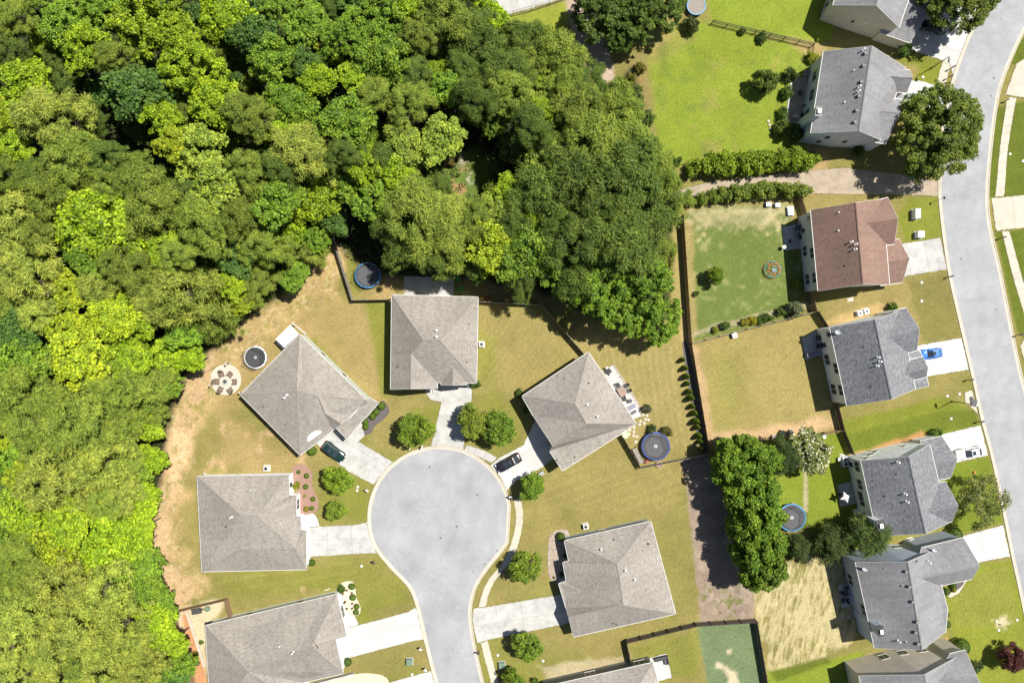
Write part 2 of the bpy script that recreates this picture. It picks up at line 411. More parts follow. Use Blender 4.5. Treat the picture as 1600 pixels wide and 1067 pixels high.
FOREST = [(-120,-80),(770,-80),(775,35),(800,60),(860,72),(905,78),(925,125),(950,140),(985,105),(1010,200),(1040,262),(1062,300),(1045,345),(1046,440),(1040,500),(1000,500),(930,500),(860,465),(800,452),(735,435),(620,432),(560,420),(522,372),(480,415),(440,462),(380,500),(330,545),(290,590),(268,640),(258,700),(252,760),(240,800),(235,860),(255,930),(270,990),(300,1060),(310,1120),(-120,1120)]
def build_ground():
    st = 0.25; nx, ny = 768, 528
    xs = (np.arange(nx+1)-nx/2)*st; ys = (np.arange(ny+1)-ny/2)*st
    X, Y = np.meshgrid(xs, ys)
    px = X/S+800; py = 533.5-Y/S
    olive = np.array([0.19, 0.168, 0.052]); tan = np.array([0.30, 0.215, 0.095]); dirt = np.array([0.44, 0.30, 0.168])
    lush = np.array([0.172, 0.216, 0.024]); green = np.array([0.096, 0.126, 0.03]); straw = np.array([0.42, 0.36, 0.20])
    blueg = np.array([0.125, 0.165, 0.08]); dkgreen = np.array([0.10, 0.125, 0.016]); sand = np.array([0.50, 0.42, 0.28])
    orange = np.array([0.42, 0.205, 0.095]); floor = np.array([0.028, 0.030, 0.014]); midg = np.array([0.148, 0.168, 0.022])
    gold = np.array([0.245, 0.20, 0.072])
    C = np.ones(X.shape+(3,))*olive
    nA = fbm(px, py, 90, 1); nB = fbm(px, py, 30, 2); nC = fbm(px, py, 9, 3, 3)
    def lay(w, col): 
        nonlocal C
        C = C*(1-w[..., None])+np.asarray(col)*w[..., None]
    def zone(poly, col, soft=6, amp=12, nz=None, k=1.0):
        d = sdist(px, py, poly)+((nB if nz is None else nz)-0.5)*2*amp
        lay(sst(-soft, soft, d)*k, col)
    # broad variation in the mown turf
    lay(sst(0.42, 0.72, nA)*0.5, gold); lay(sst(0.5, 0.75, fbm(px, py, 60, 8))*0.45, midg)
    # yards round the turning circle
    zone([(345,640),(420,690),(480,720),(500,800),(560,840),(480,920),(320,930),(300,880),(300,700)], gold, 20, 20, k=0.5)
    zone([(470,470),(560,470),(600,500),(605,640),(560,620),(480,520)], tan, 16, 18, k=0.65)
    zone([(380,560),(470,470),(520,520),(450,560),(360,640),(470,720),(440,760),(350,720),(330,640)], tan, 16, 18, k=0.7)
    zone([(572,470),(612,468),(612,620),(596,620)], midg, 5, 5, k=0.75)
    zone([(747,475),(838,480),(905,556),(820,610),(745,610)], gold, 10, 12, k=0.7)
    zone([(745,520),(775,530),(775,600),(745,600)], midg, 12, 10, k=0.6)
    zone([(590,628),(690,632),(675,695),(620,715),(580,690)], gold, 10, 14, k=0.6)
    zone([(640,640),(692,630),(680,690),(650,700)], midg, 8, 8, k=0.6)
    zone([(700,640),(815,620),(815,700),(775,712),(735,700)], midg, 12, 12, k=0.45)
    zone([(500,740),(580,765),(575,810),(500,818)], midg, 14, 12, k=0.5)
    zone([(300,900),(560,870),(640,915),(650,945),(560,970),(520,920),(360,935)], midg, 12, 14, k=0.55)
    zone([(900,700),(1075,722),(1085,860),(1040,830),(900,810),(830,760)], gold, 25, 20, k=0.55)
    zone([(825,780),(880,800),(865,930),(770,940)], gold, 14, 14, k=0.4)
    zone([(1018,830),(1075,760),(1092,960),(1058,960)], olive*0.95, 8, 6, k=0.8)
    zone([(880,500),(1062,480),(1100,700),(1000,725),(920,560)], gold, 14, 16, k=0.75)
    # A's back yard
    zone([(525,375),(560,400),(850,440),(845,478),(610,468),(553,470)], gold*0.95, 5, 5)
    zone([(530,390),(560,400),(570,445),(552,462)], midg, 6, 6, k=0.7)
    zone([(590,440),(612,430),(612,468),(580,468)], tan, 8, 8, k=0.8)
    # sun-burnt edge along the wood
    edge = [(548,380),(520,372),(480,415),(440,462),(380,500),(330,545),(285,590),(262,650),(250,720),(240,790),(230,860),(250,930),(270,960),(312,935),(330,915),(318,898),(305,890),(285,850),(283,800),(296,730),(300,680),(318,650),(335,625),(400,560),(425,520),(470,490),(530,462)]
    zone(edge, tan*1.15, 14, 22, k=0.9)
    zone([(262,650),(300,655),(305,700),(280,750),(270,800),(262,860),(290,900),(310,930),(275,955),(245,910),(228,850),(238,780)], dirt, 12, 20, k=0.95)
    zone([(270,670),(300,675),(290,720),(268,760),(262,730)], dirt*1.25, 8, 14, k=0.9)
    zone([(490,395),(525,385),(540,430),(470,450)], tan*1.35, 10, 14, k=0.7)
    zone([(300,535),(345,545),(335,600),(295,640),(285,600)], dirt*0.9, 10, 14, k=0.8)
    zone([(270,955),(330,935),(355,938),(330,965),(322,1070),(312,1090),(275,960)], sand, 6, 8, k=0.9)
    zone([(284,962),(293,955),(322,1050),(330,1100),(312,1100)], orange, 4, 5, k=0.95)
    # leaf litter and twigs on the bare edge
    ed = sst(-6, 8, sdist(px, py, edge))
    lay(ed*sst(0.56, 0.70, fbm(px, py, 5, 51, 3))*0.45, [0.20, 0.14, 0.08]); lay(ed*sst(0.58, 0.72, fbm(px, py, 9, 53, 3))*0.5, midg); lay(ed*sst(0.6, 0.72, fbm(px, py, 4, 55, 2))*0.5, straw*1.1)
    # bald spots
    bald = sst(0.63, 0.78, fbm(px, py, 26, 12))*sst(-5, 10, sdist(px, py, [(290,600),(480,700),(480,735),(300,740),(300,900),(480,898),(480,930),(280,930)]))
    lay(bald*0.75, dirt*0.95)
    # upper right: lush mown grass
    zone([(1010,45),(1110,36),(1272,76),(1262,238),(1050,262),(1022,215),(1005,120)], lush, 6, 10)
    zone([(1005,45),(1060,45),(1040,90),(1005,110)], tan, 14, 16, k=0.6)
    zone([(1098,-60),(1330,-60),(1300,60),(1275,72),(1112,38)], lush*1.02, 4, 4)
    lay(sst(0.55, 0.85, fbm(px, py, 34, 21))*sst(0, 10, sdist(px, py, [(1010,45),(1110,36),(1272,76),(1262,238),(1050,262),(1022,215),(1005,120)]))*0.45, tan*0.9)
    lay(sst(0.5, 0.75, fbm(px, py, 22, 23))*sst(0, 10, sdist(px, py, [(1010,45),(1110,36),(1272,76),(1262,238),(1050,262),(1022,215),(1005,120)]))*0.4, green*1.1)
    zone([(985,90),(1010,75),(1020,200),(1005,240),(980,140)], gold*0.8, 8, 12)
    zone([(1262,225),(1300,235),(1290,270),(1240,275)], tan, 6, 8)
    zone([(1225,60),(1290,70),(1290,84),(1262,86)], tan, 5, 6, k=0.8)
    # J's back yard
    J = [(1066,338),(1110,325),(1232,322),(1235,345),(1262,455),(1240,495),(1078,535),(1072,440)]
    zone(J, green*1.15, 3, 4)
    jm = sst(0, 6, sdist(px, py, J))
    lay(jm*sst(0.54, 0.95, nC*0.6+nB*0.4+0.24*(1-np.clip((py-325)/70, 0, 1)))*0.85, straw*0.85)
    zone([(1072,325),(1230,320),(1225,352),(1150,352),(1085,360)], straw*0.85, 8, 14, nC, k=0.5)
    zone([(1068,345),(1082,350),(1084,440),(1092,520),(1080,535)], tan*1.1, 4, 5, k=0.6)
    zone([(1080,525),(1270,482),(1262,470),(1100,512)], sand*0.7, 4, 5, k=0.75)
    # strip beside the fence
    zone([(1043,370),(1066,345),(1077,535),(1055,525),(1046,450)], gold*1.1, 4, 6)
    zone([(1030,370),(1048,370),(1046,500),(1034,470)], midg, 5, 8, k=0.8)
    zone([(1058,470),(1076,480),(1076,545),(1062,520)], tan*1.2, 5, 6, k=0.8)
    # K's and L's yards
    K = [(1078,537),(1272,490),(1300,640),(1312,672),(1195,684),(1105,704)]
    zone(K, gold*1.02, 3, 3)
    zone([(1108,560),(1160,545),(1170,640),(1120,680)], midg, 22, 16, k=0.35)
    zone([(1180,672),(1305,650),(1318,668),(1195,688),(1120,700),(1115,680)], dirt*0.95, 7, 9, k=0.9)
    zone([(1078,540),(1092,545),(1116,690),(1105,700)], dirt*0.85, 4, 6, k=0.75)
    L = [(1195,690),(1315,675),(1330,740),(1370,850),(1230,870),(1200,800)]
    zone(L, lush*0.9, 4, 4)
    zone([(1256,715),(1261,715),(1263,800),(1255,800)], sand*0.7, 2, 2, k=0.8)
    zone([(1210,820),(1235,826),(1265,830),(1280,822),(1270,840),(1215,845)], tan, 4, 5, k=0.7)
    # M's straw-covered yard
    MS = [(1225,880),(1250,872),(1330,868),(1345,930),(1360,1010),(1290,1030),(1205,1050),(1180,960),(1165,925)]
    zone(MS, olive*0.95, 5, 8)
    u = (px*0.97+py*0.2); v = (py*0.97-px*0.2)
    row = vnoise(u, v/7, 1.9, 4)*0.5+vnoise(u*1.3, v/4, 3.4, 6)*0.2+0.3*nC
    lay(sst(-4, 6, sdist(px, py, MS)+(nB-0.5)*30-22*sst(1300, 1350, px))*sst(0.22, 0.66, row+(nA-0.5)*0.5)*0.9, straw*0.98)
    zone([(1200,1050),(1290,1030),(1350,1015),(1345,1070),(1200,1110)], lush*0.95, 4, 5)
    zone([(1205,1050),(1290,1025),(1300,1034),(1215,1064)], dkgreen*0.8, 3, 4, k=0.8)
    # fronts on the right-hand street
    zone([(1312,660),(1480,618),(1530,650),(1532,665),(1445,692),(1326,712)], midg, 5, 4)
    zone([(1320,680),(1480,640),(1525,640),(1530,665),(1440,680),(1326,708)], dkgreen*1.05, 4, 3, k=0.85)
    zone([(1322,712),(1440,674),(1460,680),(1450,694),(1330,724)], orange*0.95, 4, 5, k=0.8)
    zone([(1330,1046),(1440,1010),(1478,996),(1484,1012),(1345,1056)], orange*1.05, 4, 5, k=0.8)
    zone([(1355,860),(1470,835),(1475,850),(1360,880)], orange*0.8, 5, 6, k=0.6)
    zone([(1460,730),(1545,714),(1565,815),(1480,840)], lush*0.75, 5, 5)
    zone([(1470,920),(1530,880),(1580,875),(1640,1100),(1480,1100),(1490,980)], midg*1.15, 5, 4)
    ml = sst(0, 8, sdist(px, py, [(1480,900),(1575,880),(1600,980),(1490,985)]))
    lay(ml*(0.5+0.5*np.sin((px*0.98+py*0.25)*0.9))*0.4, gold)
    zone([(1568,964),(1578,972),(1570,980),(1558,976),(1556,968)], sand, 6, 9, nC, k=0.8)
    zone([(1420,308),(1466,308),(1472,370),(1415,380),(1400,340)], midg, 5, 5, k=0.9)
    zone([(1290,470),(1480,425),(1500,525),(1440,540),(1420,490),(1280,505)], gold*0.9, 8, 8)
    zone([(1420,440),(1480,425),(1500,525),(1445,535)], olive*0.85, 6, 8)
    zone([(1285,500),(1400,468),(1405,482),(1290,512)], tan*1.2, 4, 6, k=0.8)
    zone([(1255,300),(1330,300),(1380,310),(1330,322),(1260,330)], gold*0.9, 4, 5)
    zone([(1415,80),(1472,95),(1462,135),(1425,128),(1400,100)], midg, 5, 5)
    zone([(1400,95),(1435,105),(1430,125),(1405,115)], tan*0.9, 6, 6, k=0.7)
    for q in ([(1590,70),(1640,20),(1640,100),(1580,102)], [(1545,170),(1640,150),(1640,306),(1545,310)], [(1555,362),(1640,355),(1640,560),(1590,520)]):
        zone(q, dkgreen*0.95, 2, 2)
    # G's new grass
    zone([(1090,972),(1178,965),(1198,1067),(1205,1110),(1112,1110)], blueg, 3, 3)
    zone([(1130,1040),(1150,1050),(1160,1075),(1140,1080)], sand, 5, 9, k=0.9)
    zone([(1118,1034),(1128,1036),(1128,1044),(1120,1042)], sand, 3, 5, k=0.9); zone([(1134,1014),(1142,1014),(1142,1022),(1136,1022)], sand, 3, 5, k=0.9)
    zone([(985,1010),(1085,985),(1095,1060),(1000,1060)], midg, 8, 8, k=0.55)
    zone([(840,1040),(985,1022),(985,1032),(860,1066)], sand*0.8, 5, 6, k=0.7)
    zone([(1150,935),(1172,928),(1180,962),(1160,962)], orange*0.9, 5, 6, k=0.6)
    # gravel track beside the row of trees
    gv = [(1064,716),(1100,711),(1118,740),(1140,800),(1165,870),(1180,935),(1178,966),(1135,968),(1094,970),(1091,930),(1083,860),(1074,780)]
    zone(gv, [0.24, 0.185, 0.14], 3, 4, nC)
    gm = sst(0, 8, sdist(px, py, gv))
    lay(gm*sst(0.45, 0.75, fbm(px, py, 7, 31, 3))*0.55, [0.35, 0.28, 0.215]); lay(gm*sst(0.5, 0.75, fbm(px, py, 16, 33))*0.5, [0.15, 0.12, 0.10])
    lay(gm*sst(900, 935, py)*sst(0.52, 0.66, fbm(px, py, 8, 35, 3))*0.75, dkgreen)
    # upper middle
    zone([(775,30),(900,0),(900,20),(875,60),(830,68),(790,62)], midg*1.35, 5, 6)
    zone([(772,38),(830,62),(880,72),(900,80),(850,90),(790,80)], tan*1.35, 6, 8)
    zone([(885,0),(920,-10),(945,60),(962,132),(940,128),(905,90)], [0.36, 0.28, 0.22], 6, 6)
    # the wood's floor, and its clearing
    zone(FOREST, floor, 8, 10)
    zone([(690,250),(745,232),(790,262),(775,320),(700,318)], [0.09, 0.135, 0.025], 8, 12)
    lay(sst(-4, 10, sdist(px, py, [(690,262),(735,258),(745,305),(700,318)]))*sst(0.54, 0.68, fbm(px, py, 14, 41, 3))*0.7, [0.34, 0.19, 0.10]); lay(sst(-4, 10, sdist(px, py, [(700,240),(745,235),(740,262),(705,262)]))*sst(0.5, 0.62, fbm(px, py, 8, 43, 3))*0.7, [0.32, 0.26, 0.20])
    lay(sst(-2, 8, sdist(px, py, [(727,270),(738,268),(742,288),(728,292)]))*sst(0.4, 0.6, fbm(px, py, 5, 45, 3)), [0.5, 0.43, 0.40])
    zone([(700,455),(840,445),(845,474),(760,470)], gold, 5, 6)
    # mower lines
    def stripes(poly, ang, per, amp, col):
        a = math.radians(ang); q = px*math.cos(a)+py*math.sin(a)+(nA-0.5)*10
        w = sst(0.55, 1.0, 0.5+0.5*np.sin(q*2*math.pi/per))*(0.4+0.6*nB)
        lay(w*sst(0, 8, sdist(px, py, poly))*amp, col)
    stripes([(890,505),(1060,540),(1098,700),(1000,720),(960,600)], -9, 11, 0.3, straw*0.85)
    stripes([(747,475),(838,480),(905,556),(820,610),(750,600)], 38, 9, 0.35, gold*1.25)
    stripes([(1018,830),(1075,760),(1092,960),(1058,960)], -13, 8, 0.3, midg)
    stripes([(830,800),(870,720),(1075,722),(1085,800),(890,800)], 70, 14, 0.28, gold*1.3)
    stripes([(1100,560),(1290,500),(1300,640),(1130,690)], 80, 12, 0.18, gold*1.3)
    stripes([(560,690),(690,640),(660,700),(615,720)], 38, 7, 0.25, midg)
    stripes([(300,900),(560,870),(560,900),(330,930)], 82, 16, 0.3, gold*1.2)
    C *= (0.86+0.28*nB)[..., None]*(0.9+0.2*nC)[..., None]
    nv = (nx+1)*(ny+1)
    co = np.stack([X, Y, np.zeros_like(X)], -1).reshape(-1, 3)
    # skirt to the horizon
    R = 1400.0
    bx, by = xs[-1], ys[-1]
    co = np.vstack([co, [[-R,-R,0],[R,-R,0],[R,R,0],[-R,R,0]]])
    idx = np.arange(nv).reshape(ny+1, nx+1)
    q = np.stack([idx[:-1,:-1], idx[:-1,1:], idx[1:,1:], idx[1:,:-1]], -1).reshape(-1, 4)
    c00, c10, c11, c01 = idx[0,0], idx[0,-1], idx[-1,-1], idx[-1,0]
    q = np.vstack([q, [[nv,nv+1,c10,c00],[nv+1,nv+2,c11,c10],[nv+2,nv+3,c01,c11],[nv+3,nv,c00,c01]]])
    me = bpy.data.meshes.new('ground')
    me.vertices.add(len(co)); me.vertices.foreach_set('co', co.astype(np.float32).ravel())
    me.loops.add(q.size); me.loops.foreach_set('vertex_index', q.astype(np.int32).ravel())
    me.polygons.add(len(q)); me.polygons.foreach_set('loop_start', np.arange(0, q.size, 4, dtype=np.int32))
    me.update(calc_edges=True)
    ca = me.color_attributes.new('soil', 'FLOAT_COLOR', 'POINT')
    cc = np.vstack([C.reshape(-1, 3), np.ones((4, 3))*np.array([0.16, 0.17, 0.04])])
    ca.data.foreach_set('color', np.hstack([cc, np.ones((len(cc), 1))]).astype(np.float32).ravel())
    me.materials.append(M['ground'])
    o = link('ground', me); o['kind'] = 'structure'; o['label'] = 'mown olive and green lawns with bare dirt along the wood'
build_ground()

# ---- polylines and sheets
def cr(pts, n=6):
    """smooth curve through points"""
    out = []; m = len(pts)
    for i in range(m-1):
        p0 = Vector(pts[max(i-1, 0)]); p1 = Vector(pts[i]); p2 = Vector(pts[i+1]); p3 = Vector(pts[min(i+2, m-1)])
        for k in range(n):
            t = k/n
            out.append(0.5*((2*p1)+(p2-p0)*t+(2*p0-5*p1+4*p2-p3)*t*t+(3*p1-p0-3*p2+p3)*t**3))
    out.append(Vector(pts[-1])); return out
def W2(pts): return [Vector(((x-800)*S, (533.5-y)*S)) for x, y in pts]
def sweep(name, line, prof, m, label=None):
    """kerb: profile (offset to the left of the travel direction, z) swept along a plan line"""
    mb = MB(); n = len(line); k = len(prof)
    for i, p in enumerate(line):
        d = (line[min(i+1, n-1)]-line[max(i-1, 0)]).normalized(); nn = Vector((-d.y, d.x))
        for o_, z in prof: mb.v.append((p.x+nn.x*o_, p.y+nn.y*o_, z))
    for i in range(n-1):
        for j in range(k-1): mb.f.append((i*k+j, (i+1)*k+j, (i+1)*k+j+1, i*k+j+1)[::-1])
    return struct(name, mb, m, None, label)
KERB = [(0.0, -0.05), (0.0, 0.10), (0.12, 0.115), (0.20, 0.06), (0.26, 0.032), (0.62, 0.024), (0.62, -0.05)]

# turning circle and its stem
cx, cy, R0 = 687, 809, 113
arc = [(cx+R0*math.cos(math.radians(a)), cy+R0*math.sin(math.radians(a))) for a in range(152, 368, 6)]
left_side = cr([(722,1180),(700,1120),(680,1067),(662.5,1000),(650,947),(637.5,917),(612,890),(593,868)], 5)
right_side = cr([(795,848),(785,862),(770,880),(750,908),(741,930),(737,958),(741,995),(748.5,1030),(757,1067),(772,1120),(790,1180)], 5)
cul = [tuple(p) for p in left_side]+arc[1:-2]+[tuple(p) for p in right_side]
culW = W2(cul)
struct('road', MB().prism(culW, -0.05, 0.02), M['asphalt'], None, 'pale grey asphalt turning circle and its stem')
sweep('kerb', [p for p in culW][::-1], KERB, M['kerb'], 'cream concrete kerb round the turning circle')
# the street on the right
sl_ = cr([(1600,-110),(1560,-35),(1519.5,39.4),(1487,124),(1470,200),(1465.5,281),(1467.5,330),(1480,422),(1498,504),(1518,590),(1532,655),(1549,719),(1569,815),(1580,870),(1592,925),(1612,1020),(1640,1140)], 6)
sr_ = cr([(1690,-110),(1640,-20),(1600,52),(1569,124),(1556.5,180),(1546,281),(1547.5,346),(1566,431),(1594,571),(1625,690),(1655,820),(1700,1000),(1730,1140)], 6)
stW = W2([tuple(p) for p in sl_]); srW = W2([tuple(p) for p in sr_])
struct('street', MB().prism(stW+srW[::-1], -0.05, 0.021), M['asphalt'], None, 'pale grey asphalt street curving down the right side')
sweep('street_kerb', stW, KERB, M['kerb'], 'cream kerb on the house side of the street')
sweep('street_kerb', srW[::-1], KERB, M['kerb'], 'cream kerb on the far side of the street')

# ---- slabs: a base sheet with real joints between its cast panels
def clip(poly, p, n):
    out = []
    for i in range(len(poly)):
        a, b = poly[i], poly[(i+1) % len(poly)]
        da, db = (a-p).dot(n), (b-p).dot(n)
        if da >= 0: out.append(a)
        if (da > 0) != (db > 0) and abs(da-db) > 1e-9: out.append(a+(b-a)*(da/(da-db)))
    return out
def area(poly): return abs(sum(poly[i].x*poly[i-1].y-poly[i-1].x*poly[i].y for i in range(len(poly))))/2
PAVED = []
def slabs(name, pts, m, ang=None, du=3.0, dv=3.0, z=0.034, gap=0.035, label=None, u0=0.0, v0=0.0):
    PAVED.append(list(pts)); poly = W2(pts); o = struct(name, MB().prism(poly, -0.06, z-0.016), M['joint'], None, label)
    if ang is None: du = dv = 1e6; ang = 0
    a = math.radians(ang); eu = Vector((math.cos(a), -math.sin(a))); ev = Vector((math.sin(a), math.cos(a)))
    us = [p.dot(eu) for p in poly]; vs = [p.dot(ev) for p in poly]
    def cuts(lo, hi, d, o_):
        if d > 1e5: return [(lo-1, hi+1)]
        n = max(1, round((hi-lo)/d)); w = (hi-lo)/n
        return [(lo+w*i+(-1 if i == 0 else gap/2), lo+w*(i+1)+(1 if i == n-1 else -gap/2)) for i in range(n)]
    for ua, ub in cuts(min(us), max(us), du, u0):
        for va, vb in cuts(min(vs), max(vs), dv, v0):
            q = poly
            for pt, nn in ((eu*ua, eu), (eu*ub, -eu), (ev*va, ev), (ev*vb, -ev)):
                q = clip(q, pt, nn)
                if len(q) < 3: break
            if len(q) >= 3 and area(q) > 0.12: obj('slab', MB().prism(q, z-0.04, z), m, o)
    return o
def walk(name, inner, outer, m, seg=1.55, z=0.036, label=None):
    """pavement of square slabs between two curves"""
    a = W2([tuple(p) for p in cr(inner, 8)]); b = W2([tuple(p) for p in cr(outer, 8)])
    def res(l, n):
        d = [0]
        for i in range(1, len(l)): d.append(d[-1]+(l[i]-l[i-1]).length)
        out = []
        for k in range(n+1):
            t = d[-1]*k/n; i = max(j for j in range(len(d)) if d[j] <= t+1e-9); i = min(i, len(l)-2)
            out.append(l[i].lerp(l[i+1], (t-d[i])/max(d[i+1]-d[i], 1e-9)))
        return out
    ln = sum((a[i]-a[i-1]).length for i in range(1, len(a))); n = max(1, round(ln/seg))
    A = res(a, n*2); B = res(b, n*2)
    PAVED.append([(p.x/S+800, 533.5-p.y/S) for p in A+B[::-1]])
    o = struct(name, MB().prism(A+B[::-1], -0.06, z-0.016), M['joint'], None, label)
    for i in range(n):
        e = 0.012
        q = [A[2*i].lerp(A[2*i+1], e*2), A[2*i+1], A[2*i+2].lerp(A[2*i+1], e*2), B[2*i+2].lerp(B[2*i+1], e*2), B[2*i+1], B[2*i].lerp(B[2*i+1], e*2)]
        obj('slab', MB().prism(q, z-0.04, z), m, o)
    return o
slabs('driveway', [(494,693),(520,664),(533,655),(566,662),(571,672),(569,682),(560,689.5),(614,721.7),(612,724),(584,757),(540,734)], M['conc'], 30, 4.2, 4.2, label='concrete driveway of the rotated left house')
slabs('driveway', [(662,604),(667,616),(673,625),(690,628),(673,698.5),(688,697),(724,703),(729,660),(737,625),(738,598),(700,596)], M['conc'], 90, 6.0, 6.0, label='concrete driveway of the middle house')
slabs('driveway', [(766,727),(779,716),(818,695),(838,652),(868,712),(846,731),(805,752),(792,766),(782,745)], M['conc_white'], -30, 5.0, 5.0, label='pale concrete driveway under the black car')
slabs('driveway', [(474,824),(560,819),(574,815),(576,830),(582,848),(589,864),(575,864),(474,870)], M['conc'], -2, 4.0, 3.0, label='streaked concrete driveway of the lower left house')
slabs('driveway', [(515,1000),(525,985),(561,976),(638,955.5),(650,948),(656,972),(662.5,998.6),(648,1000),(550,1026),(530,1032)], M['conc_white'], -15, 4.2, 3.0, label='white concrete driveway at lower left')
slabs('driveway', [(600,1085),(610,1065),(674,1047.5),(684,1080),(684,1090)], M['conc_white'], -15, 4.2, 3.0, label='white driveway cut off by the bottom edge')
slabs('driveway', [(739.5,950),(758.8,948),(885,927),(896,972),(873,976.4),(763.6,998.7),(746,1005),(741,985),(738,965)], M['conc'], -9, 4.0, 3.0, label='stained grey driveway right of the stem')
slabs('front_walk', [(466,802),(487,800.5),(493,804),(497,812),(499,822),(473,824)], M['conc_white'], label='rounded white front walk')
slabs('front_walk', [(523,926),(530,944),(541,956),(554,962),(561,975.5),(524,985)], M['conc_white'], label='white front walk beside the cream gravel bed')
walk('pavement', [(802,779),(806,801.5),(804,827),(795,859),(783,882),(766.6,901),(755,922),(747.5,948.5)], [(813.5,779),(817.5,800),(816,823.4),(808,856),(796,880),(774,906),(763.6,928),(759.3,947.5)], M['conc_cream'], label='curved pavement right of the turning circle')
walk('pavement', [(751,1004.5),(763.6,1052),(770,1080),(785,1130)], [(762,1000),(775.3,1052),(782,1080),(798,1130)], M['conc_cream'], label='pavement below the stained driveway')
walk('pavement', [(725,706),(745,712),(768,723)], [(728,695),(752,702),(778,715)], M['conc'], label='short pavement between two driveways on the circle')
slabs('driveway', [(1415,76),(1440,30),(1470,10),(1530,10),(1517,42),(1489,120),(1486,106),(1470,94)], M['conc_white'], 22, 4.2, 4.2, label='white driveway under the dark parked car')
slabs('driveway', [(1412,126),(1440,127),(1462,134),(1483,140),(1478,168),(1400,172)], M['conc_white'], 10, 4.5, 4.0, label='white driveway by the bins')
walk('pavement', [(1474,95),(1468,112),(1463,133)], [(1486,102),(1481,118),(1477,138)], M['conc_cream'], label='pavement stub at upper right')
slabs('driveway', [(1400,383),(1410,381),(1469,371.6),(1480,421),(1412.7,432),(1395,434)], M['conc'], -9, 3.6, 5.5, label='concrete driveway of the red-brown roofed house')
slabs('driveway', [(1425,543),(1439,539),(1502,527.7),(1514,577.5),(1449,588),(1430,592)], M['conc_white'], -11, 3.8, 5.5, label='white driveway under the blue car')
slabs('driveway', [(1462,681),(1472.6,678),(1532,664),(1543.5,711),(1497,722),(1470,730)], M['conc_white'], -12, 3.8, 5.5, label='white driveway under the white car')
slabs('driveway', [(1495,840),(1507.5,836),(1567.5,820),(1578,869),(1530,878),(1505,885)], M['conc_white'], -12, 3.8, 5.5, label='cream white driveway at lower right')
slabs('front_walk', [(1473,926),(1485,934),(1500,925),(1509,908),(1520,903),(1513,900),(1503,906),(1494,920),(1484,926)], M['conc_cream'], label='curved cream walk to the lower right house')
slabs('driveway', [(1571,148),(1578,128),(1588,100),(1600,92),(1650,80),(1650,160),(1600,153)], M['conc_cream'], -12, 4.2, 5, label='upper cream driveway across the street')
slabs('driveway', [(1549,310),(1600,305),(1650,300),(1650,352),(1600,356),(1556,361)], M['conc_cream'], -4, 4.2, 5, label='lower cream driveway across the street')
slabs('driveway', [(1594,540),(1602,527),(1650,520),(1650,570),(1607,590)], M['conc_cream'], -8, 4.2, 5, label='driveway across the street at the right edge')
walk('pavement', [(1573,156),(1563,225),(1556,298),(1555,308)], [(1588,153),(1575,230.6),(1569.5,300),(1568,307)], M['conc_cream'], label='upper pavement across the street')
walk('pavement', [(1565,361),(1582,430),(1600,490)], [(1577,361),(1596,430),(1614,490)], M['conc_cream'], label='lower pavement across the street')
slabs('old_drive', [(1050,300),(1110,284),(1245,268),(1320,262),(1400,272),(1469,284),(1467,307),(1400,304),(1260,303),(1140,306),(1055,309)], M['conc_tan'], -2, 6.0, 1e6, label='old tan concrete drive between the two hedges')
slabs('storm_drain', [(1507,613),(1519,609),(1528,648),(1522,640),(1508,628)], M['conc_cream'], label='concrete storm drain slab by the kerb')
# beds and gravel
def sheet(name, pts, m, z=0.012, label=None, n=5):
    return struct(name, MB().prism(W2([tuple(p) for p in cr(pts+[pts[0]], n)][:-1]) if n else W2(pts), -0.05, z), m, None, label)
sheet('mulch_bed', [(570,680),(567,660),(580,645),(596,626),(606,634),(608,645),(598,656),(585,666),(580,676)], M['mulch_dark'], 0.05, 'dark mulch bed along the porch')
sheet('mulch_bed', [(457,729),(470,725),(482,730),(488,741),(487,756),(492,769),(498,783),(496,796),(487,802),(468,802),(464,765),(456,762)], M['mulch_red'], 0.05, 'red-brown mulch bed with round shrubs')
sheet('gravel_bed', [(527,917),(536,909),(550,908),(555,918),(557,933),(563,947),(562,958),(553,962),(541,956),(530,940)], M['gravel_cream'], 0.05, 'cream gravel bed with round shrubs')
sheet('gravel_bed', [(858,838),(866,830),(876,827),(890,836),(890,910),(864,908),(857,895),(856,865)], M['gravel_pink'], 0.05, 'pinkish gravel bed by the garage')
sheet('gravel_bed', [(480,1072),(553,1053),(585,1052),(600,1056),(608,1066),(606,1090),(480,1090)], M['gravel_cream'], 0.05, 'cream gravel bed at the bottom edge')
sheet('mulch_shade_strip', [(1066,535),(1077,545),(1106,700),(1095,706),(1082,640),(1070,570)], M['mulch_dark'], 0.012, 'mulch and painted shade strip under the row of small conifers', 2)  # real mulch, coloured dark to paint in the shade along the conifers
sheet('mulch_bed', [(1487,918),(1500,906),(1507,908),(1500,918),(1488,925)], M['mulch_dark'], 0.05, 'small mulch bed inside the curved walk', 2)
